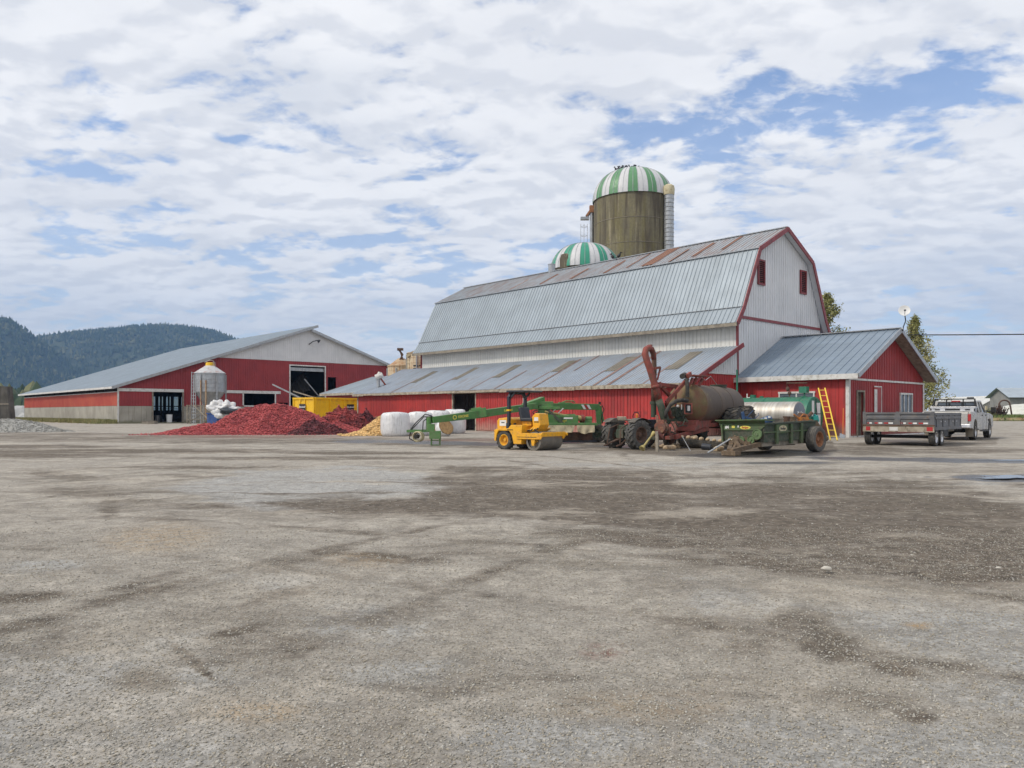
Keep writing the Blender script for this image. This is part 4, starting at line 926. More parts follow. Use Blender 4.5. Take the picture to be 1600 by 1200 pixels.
# ------------------------------------------------------------------ trees
def leaf_mat(name, c1, c2, c3):
    m, t = mk(name); gi = t.node('ShaderNodeNewGeometry'); r_ = gi.outputs['Random Per Island']
    c = t.mix(r_, c1, c2); c = t.mix(t.map(t.noise(t.co, .9, 3), .45, .65), c, c3); t._in(t.b.inputs['Base Color'], c); t.b.inputs['Roughness'].default_value = .7
    t.b.inputs['Transmission Weight'].default_value = 0; t.b.inputs['Specular IOR Level'].default_value = .2; return m
MT['leaf'] = leaf_mat('poplar leaves', (.16, .175, .055), (.33, .32, .12), (.42, .39, .19))
MT['bark'] = paint('bark', (.12, .10, .075), (.07, .06, .045), .9, bump=.02)
def tree(label, x, y, H, prof_, seed, nl=9000, ls=.16, lean=0):
    rg = random.Random(seed); e = thing('poplar_tree', label, 'tree', (x, y, 0))
    m = M(); m.tube([(math.sin(z*.4)*.08, math.cos(z*.5)*.08, z) for z in np.linspace(0, H*.97, 12)], [max(.02, .26*(1-i/12.0)) for i in range(12)], 8); 
    clumps = []
    nb = int(H*11)
    for i in range(nb):
        f = (i+rg.random())/nb; z = H*(.06+.93*f); rad = np.interp(z/H, [p[0] for p in prof_], [p[1] for p in prof_])
        a = rg.uniform(0, 6.283); l = rad*rg.uniform(.55, 1.08); up = l*rg.uniform(.5, 1.1)
        s_ = Vector((0, 0, z-up*.6)); q = Vector((math.cos(a)*l, math.sin(a)*l, z+up*.35)); mdl = s_.lerp(q, .5)+Vector((0, 0, -.1*l))
        m.tube([s_, mdl, q], [.05*(1-f)+.02, .025, .008], 4)
        for k in range(4): g = .35+.65*(k+rg.random())/4; clumps.append((s_.lerp(q, g)+Vector((0, 0, .0)), .16+.28*rg.random()*min(1, rad)))
    m.build('trunk', MT['bark'], e, True)
    c = M(); n = max(1, nl//len(clumps))
    for (p, r) in clumps:
        if rg.random() < .24: continue
        for k in range(n):
            o = Vector((rg.gauss(0, r*.6), rg.gauss(0, r*.6), rg.gauss(0, r*.75)))
            a = Vector((rg.gauss(0, 1), rg.gauss(0, 1), rg.gauss(0, .7))).normalized(); b = a.cross(Vector((rg.gauss(0, 1), rg.gauss(0, 1), rg.gauss(0, 1)))).normalized(); s_ = ls*rg.uniform(.6, 1.15)
            q = p+o; c.add([q-a*s_*.6, q-b*s_*.3, q+a*s_*.6, q+b*s_*.3], [(0, 1, 2, 3)])
    c.build('crown', MT['leaf'], e); return e
tree('tall pointed yellow green tree rising behind the right side of the gambrel barn', *at(1293, 76).xy, zat(458, 76), [(0, 1.4), (.3, 2.6), (.6, 2.6), (.78, 1.7), (.9, .9), (1, .15)], 4, 13000, .22)
tree('pointed yellow green tree behind the milk house and the pickup truck', *at(1429, 60).xy, zat(496, 60), [(0, 2.3), (.2, 2.9), (.42, 2.4), (.5, 1.7), (.7, 1.15), (.85, .7), (1, .12)], 8, 15000, .17)

# ------------------------------------------------------------------ hills with forest, far left
def ridge_interp(pts, px): return np.interp(px, [p[0] for p in pts], [p[1] for p in pts])
rid1 = [(-500, 440), (-250, 462), (-100, 480), (0, 499), (20, 504), (40, 516), (55, 526), (72, 538), (110, 570), (170, 612), (230, 645), (2000, 645)]
rid2 = [(-500, 560), (-100, 575), (40, 566), (70, 553), (95, 538), (120, 527), (145, 520), (165, 518), (200, 516), (240, 511), (262, 510), (290, 512), (330, 517), (360, 528), (400, 540), (470, 566), (560, 600), (660, 640), (700, 645), (2000, 645)]
hmat, t = mk('forested hillside'); co = t.co
c = t.mix(t.map(t.noise(co, .012, 5, .6), .4, .6), (.022, .038, .018), (.05, .065, .028)); t._in(t.b.inputs['Base Color'], c); t.b.inputs['Roughness'].default_value = 1
tmat, t = mk('hillside trees'); gi = t.node('ShaderNodeNewGeometry'); r_ = gi.outputs['Random Per Island']; ps = gi.outputs['Position']
c = t.mix(r_, (.028, .050, .024), (.06, .085, .034)); c = t.mix(t.math('MULTIPLY', t.map(t.noise(ps, .011, 4, .6), .48, .6), t.map(r_, .2, .6)), c, (.17, .17, .075)); t._in(t.b.inputs['Base Color'], c); t.b.inputs['Roughness'].default_value = 1
hv = {}
def hill(name, rid, Yc, dep, seed, pxs, ntrees, pieces):
    nx, ny = len(pxs), 46; v = np.zeros((ny, nx, 3))
    def hz(px, f, X, Yp):
        crest = (645-ridge_interp(rid, px))/1200*Yc
        g = f**1.15*(1.9-.9*f); nz = fbm(X*.006, Yp*.006, seed, 4)
        return crest*g + nz*22*g*(1-f)*2.2 + fbm(X*.02, Yp*.02, seed+1, 3)*5*g*(1-f)
    for j in range(ny):
        f = j/(ny-1); Yp = Yc-dep*(1-f); X = (pxs-800)/1200*Yc; v[j, :, 0] = X; v[j, :, 1] = Yp; v[j, :, 2] = hz(pxs, f, X, Yp)-1
    back = v[-1:].copy(); back[..., 1] += 400; back[..., 2] = -1; v = np.concatenate([v, back]); ny += 1
    m = M(); m.v = [tuple(p) for p in v.reshape(-1, 3)]; m.f = [(j*nx+i, j*nx+i+1, (j+1)*nx+i+1, (j+1)*nx+i) for j in range(ny-1) for i in range(nx-1)]; m.mi = [0]*len(m.f)
    structure(m.build(name, hmat, None, 'full'))
    rg = np.random.RandomState(seed); px = pxs[0]+rg.rand(ntrees)*(pxs[-1]-pxs[0]); f = .12+.88*rg.rand(ntrees)**.8; f[:ntrees//12] = .985
    X = (px-800)/1200*Yc; Yp = Yc-dep*(1-f); z = hz(px, f, X, Yp); H = 10+11*rg.rand(ntrees)**1.5; rr = H*(.20+.10*rg.rand(ntrees)); keep = z > 3
    V_ = []; F_ = []; b = 0
    broad = rg.rand(ntrees) < .35
    for i in np.nonzero(keep)[0]:
        n = 5; a0 = rg.rand()*6
        if broad[i]: pr = ((0.1, .9), (.45, 1.25), (.8, .7)); hh = H[i]*.7
        else: pr = ((0.08, 1.0), (.45, .62)); hh = H[i]
        for (g, r_i) in pr:
            for k in range(n): aa = a0+k*6.283/n; V_.append((X[i]+rr[i]*r_i*math.cos(aa), Yp[i]+rr[i]*r_i*math.sin(aa), z[i]-1+hh*g))
        V_.append((X[i], Yp[i], z[i]-1+hh)); L = len(pr)
        for q in range(L-1): F_ += [(b+q*n+k, b+q*n+(k+1) % n, b+(q+1)*n+(k+1) % n, b+(q+1)*n+k) for k in range(n)]
        F_ += [(b+(L-1)*n+k, b+(L-1)*n+(k+1) % n, b+L*n) for k in range(n)]; b += L*n+1
    me = bpy.data.meshes.new('forest'); me.from_pydata(V_, [], F_); me.materials.append(tmat); me.update(); o = bpy.data.objects.new('forest', me); COL.objects.link(o); stuff(o, pieces, 'forest')
hill('near_hill', rid1, 2300, 900, 11, np.linspace(-450, 235, 120), 9000, 'dense mixed forest on the nearer hillside at the left edge')
hill('far_hill', rid2, 3000, 1000, 23, np.linspace(-300, 700, 160), 12000, 'dark conifer forest on the farther ridge behind the left barn')
# low woods along the foot of the hills and far tree line on the right
def treeline(label, x0, x1, y0, y1, n, h0, h1, seed):
    rg = random.Random(seed); m = M()
    for i in range(n):
        px = rg.uniform(x0, x1); Y = rg.uniform(y0, y1); p = at(px, Y, 0); H = rg.uniform(h0, h1); r = H*rg.uniform(.22, .4); k = 6; a0 = rg.random()*6; b = []
        for (g, rr) in ((0, .7), (.35, 1.1), (.7, .75)): b += [p+Vector((r*rr*math.cos(a0+q*6.283/k)*rg.uniform(.8, 1.2), r*rr*math.sin(a0+q*6.283/k), H*g)) for q in range(k)]
        b.append(p+Vector((0, 0, H))); m.add(b, [(s*k+q, s*k+(q+1) % k, (s+1)*k+(q+1) % k, (s+1)*k+q) for s in range(2) for q in range(k)]+[(2*k+q, 2*k+(q+1) % k, 3*k) for q in range(k)])
    stuff(m.build('tree_line', tmat), label, 'trees')
treeline('pale green woods at the foot of the hills, far left', -150, 60, 420, 1200, 1300, 9, 20, 1)
treeline('thin line of distant trees on the right horizon', 1540, 1900, 700, 1100, 300, 5, 12, 2)

# ------------------------------------------------------------------ heaps
def heap(name, label, cat, cx, cy, rx, ry, h, mat, seed, rot=0, lump=.12, lf=2.2, n=110, extra=(), chunks=0, cs_=.08, kind=None, chunkmat=None, flat=1.0):
    rg = random.Random(seed); m = M(); c, s = math.cos(rot), math.sin(rot); g = {}
    def hz(x, y):
        z = 0
        for (ex, ey, erx, ery, eh) in ((0, 0, rx, ry, h),)+tuple(extra):
            d = math.sqrt(((x-ex)/erx)**2+((y-ey)/ery)**2)+.14*mnoise.noise(Vector((x*.6+seed, y*.6, 0)))
            if d < 1.3: z = max(z, eh*max(0, (1-d)*1.25 if d > .2 else 1.0+.0*d)**flat if d > .2 else eh)
        nz = mnoise.fractal(Vector((x*lf, y*lf, seed)), .7, 2.1, 5)
        return z+lump*nz*min(1, z*2.5)
    ext = [(0, 0, rx, ry, h)]+list(extra); X0 = min(e[0]-e[2] for e in ext)*1.15; X1 = max(e[0]+e[2] for e in ext)*1.15; Y0 = min(e[1]-e[3] for e in ext)*1.15; Y1 = max(e[1]+e[3] for e in ext)*1.15
    nx = n; ny = int(n*(Y1-Y0)/(X1-X0))+4
    for j in range(ny+1):
        for i in range(nx+1):
            x = X0+(X1-X0)*i/nx; y = Y0+(Y1-Y0)*j/ny; z = hz(x, y); m.v.append((x*c-y*s, x*s+y*c, z-.02 if z > .001 else -.06))
    m.f = [(j*(nx+1)+i, j*(nx+1)+i+1, (j+1)*(nx+1)+i+1, (j+1)*(nx+1)+i) for j in range(ny) for i in range(nx)]; m.mi = [0]*len(m.f)
    k = 0
    while k < chunks:
        x = rg.uniform(X0, X1); y = rg.uniform(Y0, Y1); z = hz(x, y); k += 1
        if z < .015 and rg.random() < .93: continue
        r = cs_*rg.uniform(.35, 1.3); q = Vector((x*c-y*s, x*s+y*c, z+r*.1)); a = rg.random()*6
        e = [q+Vector((r*math.cos(a+w*1.57)*rg.uniform(.6, 1.3), r*math.sin(a+w*1.57)*rg.uniform(.6, 1.3), rg.uniform(-.4, .4)*r)) for w in range(4)]; e += [q+Vector((0, 0, r*.7)), q-Vector((0, 0, r*.7))]
        m.cur = 1 if chunkmat else 0
        m.add(e, [(0, 1, 4), (1, 2, 4), (2, 3, 4), (3, 0, 4), (1, 0, 5), (2, 1, 5), (3, 2, 5), (0, 3, 5)])
    me = bpy.data.meshes.new(name); me.from_pydata(m.v, [], m.f); me.materials.append(mat)
    if chunkmat: me.materials.append(chunkmat); me.polygons.foreach_set('material_index', m.mi)
    me.update(); o = bpy.data.objects.new(name, me); COL.objects.link(o); o.location = (cx, cy, 0)
    tag(o, label, cat); return o
red_m = paint('red wood chips', (.42, .088, .088), (.31, .06, .065), .95, scale=.9, dirt=(.20, .035, .045), dirt_amt=.6, bump=.05, bscale=9, isl=.45)
red_d = paint('damp dark red mulch', (.10, .030, .038), (.20, .045, .05), .95, scale=1.6, dirt=(.035, .018, .02), dirt_amt=.9, bump=.06, bscale=6, isl=.5)
beige = paint('pale root crop', (.66, .44, .19), (.50, .31, .12), .85, scale=6, dirt=(.28, .17, .08), dirt_amt=.5, isl=.5)
p = at(428, 46.5); heap('wood_chip_pile', 'large heap of bright red wood chips in front of the left barn', 'pile', p.x, p.y, 4.6, 3.0, 1.72, red_m, 3, .04, .10, 2.0, 150,
    ((-3.2, -1.4, 3.3, 1.8, .55), (1.5, -.3, 2.4, 2.2, 1.35), (3.6, .6, 2.2, 1.8, .62), (-1.2, .2, 3.0, 2.6, 1.5)), 30000, .06)
p = at(497, 44.6); heap('mulch_clod_pile', 'dark damp clod of red mulch at the right foot of the big red heap', 'pile', p.x, p.y, 1.8, 1.1, .72, red_d, 7, .35, .34, 1.7, 70, (), 2500, .07)
p = at(537, 49); heap('mulch_pile', 'lower uneven heap of red mulch in front of the yellow dumpster', 'pile', p.x, p.y, 2.4, 1.9, 1.45, paint('mixed red mulch', (.36, .065, .06), (.15, .035, .04), .95, scale=.8, dirt=(.07, .025, .03), dirt_amt=.9, bump=.05, bscale=7, isl=.5), 12, .2, .42, 1.3, 90, ((-1.6, -.6, 1.4, 1.2, .55),), 5000, .075)
p = at(568, 49.5); heap('mulch_clod_pile', 'dark brown clods of mulch between the red heap and the beige heap', 'pile', p.x, p.y, 1.5, 1.2, 1.1, red_d, 17, .2, .45, 1.6, 60, (), 2500, .08)
p = at(590, 50.5); heap('rubbish_pile', 'brown litter heap against the red lean-to wall behind the white bales', 'pile', p.x, p.y, 2.0, 1.1, .95, paint('brown litter', (.26, .12, .08), (.18, .09, .06), .95, scale=2, dirt=(.5, .12, .12), dirt_amt=.6), 19, .2, .2, 2, 60, (), 1200, .07)
p = at(604, 43.2); heap('crop_pile', 'heap of pale orange beige root crop beside the white wrapped bales', 'pile', p.x, p.y, 1.8, 1.4, 1.0, paint('crop shade', (.30, .19, .09), (.2, .12, .06), .95), 21, .3, .06, 3, 80, ((-1.0, -.3, 1.3, .9, .28), (.9, -.1, 1.1, 1.1, .8)), 11000, .085, chunkmat=beige)
gravel_h = paint('grey gravel heap', (.34, .335, .31), (.24, .235, .215), .95, scale=3, dirt=(.40, .39, .37), dirt_amt=.5, bump=.03, bscale=14)
p = at(10, 51); heap('gravel_pile', 'low grey gravel heap at the left edge, in front of the concrete wall', 'pile', p.x, p.y, 4.0, 2.6, .82, gravel_h, 31, .1, .05, 2.5, 90, ((-2.5, .4, 3, 2.2, .7),), 4000, .05)
p = at(22, 150); heap('gravel_pile', 'distant pale gravel heap between the concrete wall and the left barn', 'pile', p.x, p.y, 9, 6, 2.6, paint('pale gravel', (.46, .46, .45), (.36, .36, .35), .95, scale=.8), 33, .1, .3, .6, 50)
# concrete wall at the left edge
e = thing('concrete_wall', 'dark weathered concrete bunker wall at the far left edge', 'wall', at(-24, 100))
m = M(); zt = zat(602, 100); m.prism([(-5, 0), (3.3, 0), (2.85, zt-.15), (-5, zt+.25)], (0, 0, 0), (1, 0, 0), (0, 0, 1), (0, 1.2, 0)); m.build('panel', paint('dark mouldy concrete', (.12, .11, .095), (.07, .065, .055), .95, scale=.8, dirt=(.035, .033, .03), dirt_amt=.8, streak=True, bump=.05, bscale=2), e)
m = M(); m.box(-5, 3.15, -.06, 0, 2.3, 2.5); m.box(.6, .9, -.12, 0, 0, zt-.1); m.box(-2.4, -2.1, -.12, 0, 0, zt); m.build('rib', MT['old_wood'], e)
# ------------------------------------------------------------------ wheels
def wheel(par, c, axis, Rr, w, rr, mat, rimmat, lugs=0, n=36, dish=.35, name='wheel', grooves=0, out=1, hub=True, lugh=.045):
    """tyre as a part with its rim as a sub-part; axis points to the outer face"""
    c = Vector(c); a = Vector(axis).normalized(); h = w/2; m = M()
    prf = [(-h*.78, rr), (-h*.98, rr+(Rr-rr)*.30), (-h, rr+(Rr-rr)*.62), (-h*.93, Rr*.95), (-h*.78, Rr-.004)]
    if grooves:
        g = 2*h*.78/grooves
        for i in range(grooves): x = -h*.78+g*i; prf += [(x+g*.12, Rr), (x+g*.80, Rr), (x+g*.86, Rr-.018), (x+g*.98, Rr-.018)]
    prf += [(h*.78, Rr-.004), (h*.93, Rr*.95), (h, rr+(Rr-rr)*.62), (h*.98, rr+(Rr-rr)*.30), (h*.78, rr)]
    m.lathe(c, a, prf, n)
    _, _, ax, r_, u_ = m.frame(c, c+a)
    if lugs:
        for i in range(lugs):
            for s in (-1, 1):
                g0 = 2*math.pi*(i+(.5 if s > 0 else 0))/lugs; g1 = g0+2*math.pi*.75/lugs
                def pt(g, t, r): return c+ax*t+(r_*math.cos(g)+u_*math.sin(g))*r
                mid = (g0+g1)/2
                m.beam(pt(g0, 0.02*s, Rr+lugh*.3), pt(mid, s*h*.5, Rr+lugh*.3), .045*Rr/.5, lugh, up=tuple(pt(mid, 0, Rr)-c)); m.beam(pt(mid, s*h*.5, Rr+lugh*.3), pt(g1, s*h*.97, Rr*.97), .05*Rr/.5, lugh*1.1, up=tuple(pt(g1, 0, Rr)-c))
    t_ = m.build(name, mat, par, True)
    m = M(); o = h*.8
    m.lathe(c, a, [(-o, rr*.4), (-o, rr+.012), (-o*.8, rr*.93), (o*.55, rr*.90), (o*.86, rr*.98), (o+.006, rr+.012), (o+.004, rr*.93), (o*.7, rr*.84), (o*(1-dish*2), rr*.72), (o*(1-dish*1.6), rr*.36), (o*(1-dish*.8), rr*.28), (o*(1-dish*.6), 0)], 28)
    if hub:
        for k in range(6): g = k*math.pi/3; p = c+ax*(o*(1-dish*1.75))+(r_*math.cos(g)+u_*math.sin(g))*rr*.5; m.cyl(p, p+ax*.03, .014+.02*rr, n=6)
    m.build('rim', rimmat, t_, True); return t_
def local(o_xy, hd):
    return Matrix.Translation((o_xy[0], o_xy[1], 0)) @ Matrix.Rotation(hd, 4, 'Z')

# ------------------------------------------------------------------ yellow drum roller
ro = thing('road_roller', 'small yellow ride-on drum roller with black roll bar and canopy in the yard', 'roller', (.60, 26.27, 0), R(-40))
YL = MT['yellow']
for s in (-1, 1): wheel(ro, (-.65, s*.48, .325), (0, s, 0), .325, .27, .185, MT['rubber_pale'], YL, 15, 28, .5, lugh=.03)
m = M(); prf = [(-.6, .0), (-.6, .245), (-.57, .31), (.57, .31), (.6, .245), (.6, 0)]
m.lathe((.65, 0, .31), (0, 1, 0), [(-.6, .24), (-.6, .31), (.6, .31), (.6, .24)], 44); m.lathe((.65, 0, .31), (0, 1, 0), [(-.53, .30), (-.52, .09), (-.52, 0)], 44); m.lathe((.65, 0, .31), (0, 1, 0), [(.53, .30), (.52, .09), (.52, 0)], 44)
dr = m.build('drum', MT['roller_steel'], ro, True)
for s in (-1, 1):
    m = M(); m.cyl((.65, s*.50, .31), (.65, s*.60, .31), .085, n=14)
    for k in range(5): g = k*1.2566; m.cyl((.65+.13*math.cos(g), s*.52, .31+.13*math.sin(g)), (.65+.13*math.cos(g), s*.55, .31+.13*math.sin(g)), .022, n=6)
    m.build('hub', YL, dr, True)
m = M()   # drum frame
for s in (-1, 1):
    m.prism([(-.02, .37), (.98, .37), (1.05, .46), (1.05, .58), (.30, .58), (.10, .56), (-.02, .62)], (0, s*.64-.02, 0), (1, 0, 0), (0, 0, 1), (0, .04, 0))
    m.beam((-.02, s*.645, .40), (.93, s*.645, .40), .06, .05); m.prism([(.56, .40), (.74, .40), (.70, .16), (.60, .16)], (0, s*.62-.02, 0), (1, 0, 0), (0, 0, 1), (0, .03, 0))
m.beam((1.03, -.66, .53), (1.03, .66, .53), .05, .13); m.beam((1.03, -.62, .60), (1.03, .62, .60), .03, .03); m.beam((.02, -.62, .50), (.02, .62, .50), .08, .2)
for s in (-1, 1): m.cyl((1.05, s*.69, .53), (1.09, s*.69, .53), .055, n=12)
m.build('drum_frame', YL, ro, False, .008)
m = M()   # rear chassis and body
m.prism([(-1.05, .30), (-.98, .28), (-.94, .52), (-.86, .64), (-.38, .64), (-.26, .50), (-.18, .20), (.16, .20), (.16, .52), (.20, .84), (.08, .84), (-.30, .84), (-.42, .72), (-.96, .70), (-1.05, .66)], (0, -.64, 0), (1, 0, 0), (0, 0, 1), (0, .24, 0))
m.prism([(-1.05, .30), (-.98, .28), (-.94, .52), (-.86, .64), (-.38, .64), (-.26, .50), (-.18, .20), (.16, .20), (.16, .52), (.20, .84), (.08, .84), (-.30, .84), (-.42, .72), (-.96, .70), (-1.05, .66)], (0, .40, 0), (1, 0, 0), (0, 0, 1), (0, .24, 0))
m.box(-.98, .12, -.40, .40, .30, .62); m.box(-.2, .12, -.40, .40, .62, .82); m.beam((-.1, 0, .34), (.1, 0, .34), .3, .3)
m.build('body', YL, ro, False, .012)
m = M(); m.prism([(-1.10, .62), (-.50, .62), (-.50, 1.02), (-.62, 1.10), (-1.04, 1.06), (-1.12, .98)], (0, -.42, 0), (1, 0, 0), (0, 0, 1), (0, .84, 0)); m.build('engine_hood', YL, ro, False, .03)
m = M()   # console and foot deck
m.prism([(.12, .62), (.52, .62), (.66, .84), (.60, 1.22), (.44, 1.24), (.30, 1.12), (.34, .80), (.12, .66)], (0, -.25, 0), (1, 0, 0), (0, 0, 1), (0, .50, 0)); m.prism([(.0, .60), (.42, .60), (.60, .72), (.52, .76), (.34, .70), (0, .66)], (0, -.44, 0), (1, 0, 0), (0, 0, 1), (0, .88, 0))
m.build('console', YL, ro, False, .018)
m = M(); m.tube([(.28+.0*math.cos(g), .17*math.cos(g), 1.26+.14*math.sin(g)*.5) for g in [k*.5236 for k in range(12)]], .016, 6, closed=True); m.cyl((.44, 0, 1.16), (.28, 0, 1.26), .02, n=6); m.build('steering_wheel', MT['black'], ro)
m = M(); m.cbox((.04, 0, 1.02), (.52, .52, .12)); m.beam((-.17, 0, 1.02), (-.27, 0, 1.44), .50, .11, up=(1, 0, 0)); m.build('seat', MT['dk_blue'], ro, False, .035)
m = M(); m.box(-.18, .2, -.16, .16, .82, .96); m.build('seat_base', YL, ro)
m = M()
for s in (-1, 1):
    m.beam((-.55, s*.44, .62), (-.55, s*.44, 1.80), .10, .09); m.beam((-.55, s*.44, 1.76), (-.55, s*.33, 1.93), .09, .09); m.beam((-.55, s*.36, 1.91), (-.55, s*.1, 1.925), .09, .07); m.beam((-.56, s*.44, .60), (-.56, s*.44, .9), .14, .12)
m.tube([(-.55, -.34, 1.93), (-.55, .34, 1.93)], .05, 4)
for s in (-1, 1): m.beam((-.55, s*.40, 1.72), (-.30, s*.40, 1.94), .05, .05)
m.build('roll_bar', MT['dk_blue'], ro)
m = M(); m.prism([(-.62, 1.95), (.14, 1.95), (.20, 1.985), (.14, 2.01), (-.62, 2.02)], (0, -.5, 0), (1, 0, 0), (0, 0, 1), (0, 1.0, 0)); m.build('canopy', MT['dk_blue'], ro, False, .01)
m = M(); m.box(-.61, -.49, -.50, -.40, 1.31, 1.37); m.build('reflector', MT['dump_yellow'], ro)
m = M(); m.box(-.98, -.68, -.430, -.421, .80, 1.0); m.build('decal', MT['sign_white'], ro)
m = M(); m.prism([(.40, .98), (.58, .98), (.57, 1.10), (.41, 1.10)], (0, -.258, 0), (1, 0, 0), (0, 0, 1), (0, .006, 0)); m.build('decal', MT['sign_white'], ro)
m = M(); m.box(.40, .60, -.259, -.252, .93, .955)
for k in range(6): m.box(-.46+k*.045, -.43+k*.045, -.647, -.641, .66, .69)
m.box(-.9, -.76, -.434, -.430, .90, .93); m.box(0, .82, -.674, -.664, .435, .45); m.build('decal_print', MT['sign_black'], ro)
m = M(); m.box(-.50, -.36, -.46, -.30, .62, .80); m.cyl((-.3, -.42, .66), (-.3, -.42, .9), .05, n=8); m.tube([(.4, -.5, .62), (.5, -.4, .74), (.62, -.45, .66), (.78, -.5, .60)], .025, 6); m.tube([(.3, -.5, .64), (.42, -.3, .72), (.60, -.3, .72)], .03, 6); m.build('engine', MT['black'], ro)

# ------------------------------------------------------------------ green disc mower
mw = thing('disc_mower', 'green trailed disc mower with long tongue beam and tan canvas skirts', 'farm implement', (-3.0, 28.8, 0), 0)
G = MT['green']; O3 = Vector((-3.0, 28.8, 0))
def L_(px, Y, z): return at(px, Y, z)-O3
T0 = L_(675, 28.9, .98); T1 = L_(750, 29.9, zat(647, 29.9)); T2 = L_(838, 31.6, zat(634, 31.6)); T3 = L_(862, 32.2, zat(631, 32.2))
m = M(); m.beam(T0, T1, .22, .24, h2=.30); m.beam(T1, T2, .22, .30, h2=.24); m.beam(T1-Vector((.4, 0, .02)), T1+Vector((.25, 0, .08)), .27, .36)
m.beam(T1-Vector((.35, .0, -.18)), T1+Vector((.05, 0, .24)), .12, .08); m.build('tongue', G, mw, False, .012)
m = M(); hd = L_(852, 32, 0); m.beam(T2-Vector((.5, 0, -.02)), hd+Vector((-.1, 0, 1.75)), .4, .16, h2=.34); m.cbox((hd.x-.05, hd.y, 1.55), (.75, .5, .34)); m.cbox((hd.x-.05, hd.y, 1.18), (.5, .45, .42)); m.cbox((hd.x-.45, hd.y, 1.72), (.22, .3, .16))
m.beam(hd+Vector((-.3, -.27, 1.46)), hd+Vector((.6, -.27, 1.44)), .04, .12); m.cyl(hd+Vector((-.28, -.26, 1.18)), hd+Vector((-.28, -.34, 1.18)), .12, n=12); m.build('pivot_head', G, mw, False, .015)
A = L_(862, 32.2, 1.52); B = L_(934, 33.1, 1.50)
m = M(); m.beam(A, B, .2, .26); m.beam(A.lerp(B, .15)+Vector((0, 0, .15)), A.lerp(B, .42)+Vector((0, 0, .15)), .12, .06); m.tube([A.lerp(B, .22)+Vector((0, 0, .17)), A.lerp(B, .30)+Vector((0, 0, .24)), A.lerp(B, .46)+Vector((0, 0, .24)), A.lerp(B, .5)+Vector((0, 0, .17))], .03, 5)
m.beam(A.lerp(B, .0)+Vector((0, 0, -.1)), A.lerp(B, .28)+Vector((0, 0, -.05)), .14, .16); m.build('carrier_beam', G, mw, False, .01)
m = M()
for f in (.645, .765):
    p = A.lerp(B, f); d = (B-A).normalized(); n = Vector((d.y, -d.x, 0)); c_ = p+n*.104
    m.prism([(-.09, .09), (.03, .09), (.16, -.10), (.04, -.10)], c_, d, (0, 0, 1), n*.004)
m.build('warning_stripe', MT['sign_white'], mw)
m = M(); p = A.lerp(B, .71); m.prism([(-.10, .09), (.02, .09), (.15, -.10), (.03, -.10)], p+n*.104, d, (0, 0, 1), n*.004); m.build('warning_stripe', MT['sign_red'], mw)
m = M(); m.beam(B+Vector((-.02, 0, .12)), B+Vector((.06, 0, -.75)), .16, .20); m.beam(B+Vector((.1, 0, .05)), B+Vector((.24, .05, -.65)), .07, .1); m.beam(B+Vector((.1, 0, -.62)), B+Vector((0, -.1, -1.05)), .12, .12); m.build('wheel_arm', G, mw, False, .008)
m = M(); m.tube([B+Vector((.16, -.1, .1)), B+Vector((.25, -.12, -.1)), B+Vector((.15, -.12, -.5)), B+Vector((.2, -.1, -.7))], .022, 5); m.cbox(tuple(B+Vector((.08, -.02, .16))), (.1, .1, .12)); m.build('hydraulic_hose', MT['black'], mw)
wheel(mw, B+Vector((-.05, -.32, -1.12)), (-.35, -.94, 0), .38, .28, .2, MT['rubber'], MT['green_dk'], 0, 30, .2, grooves=4)
# mower bed
Q0 = L_(843, 32.0, 0); Q1 = L_(926, 32.5, 0); d = (Q1-Q0).normalized(); n = Vector((d.y, -d.x, 0)); LQ = (Q1-Q0).length
m = M(); bp = [(-.75, .78), (.0, .70), (.55, .78), (.55, .86), (.30, 1.18), (-.50, 1.24), (-.75, 1.05)]
def sec(s0, s1, pts): m.prism(pts, Q0+d*s0, -n, (0, 0, 1), d*(s1-s0))
m2 = M(); m2.prism([(-.62, .76), (.45, .70), (.45, .80), (-.62, .84)], Q0, -n, (0, 0, 1), d*LQ); m2.prism([(-.02, .80), (.30, .80), (.30, 1.16), (.14, 1.20)], Q0+d*-.15, -n, (0, 0, 1), d*1.75)
m2.beam(Q0+n*.62+Vector((0, 0, .78)), Q1+n*.62+Vector((0, 0, .76)), .07, .09); m2.cyl(Q0+d*1.95+n*.2+Vector((0, 0, .98)), Q0+d*2.2+n*.2+Vector((0, 0, .98)), .12, n=14); m2.cbox(tuple(Q0+d*2.05+n*.2+Vector((0, 0, .84))), (.3, .3, .2))
m2.beam(Q0+d*1.4+n*.2+Vector((0, 0, .8)), Q0+d*1.5+n*.2+Vector((0, 0, 1.08)), .3, .2); m2.build('mower_bed', G, mw, False, .01)
m = M(); m.prism([(-.1, .80), (.72, .80), (.58, 1.10), (.42, 1.17), (-.1, 1.16)], Q0+n*.42-d*.0, d, (0, 0, 1), n*-.03); m.build('side_cover', G, mw)
m = M(); m.beam(Q0+d*.25+n*.25+Vector((0, 0, 1.40)), Q0+d*.85+n*.5+Vector((0, 0, .82)), .13, .11); m.beam(Q0+d*.8+n*.45+Vector((0, 0, .80)), Q0+d*.82+n*.45+Vector((0, 0, 1.08)), .22, .1); m.build('lift_arm', MT['green_dk'], mw)
m = M(); m.cyl(Q0+d*.15+n*.3+Vector((0, 0, 1.30)), Q0+d*1.62+n*.3+Vector((0, 0, 1.03)), .045, n=8); m.cyl(Q0+d*1.5+n*.3+Vector((0, 0, 1.05)), Q0+d*1.72+n*.3+Vector((0, 0, 1.01)), .11, n=12); m.build('drive_shaft', MT['yel_shaft'], mw, True)
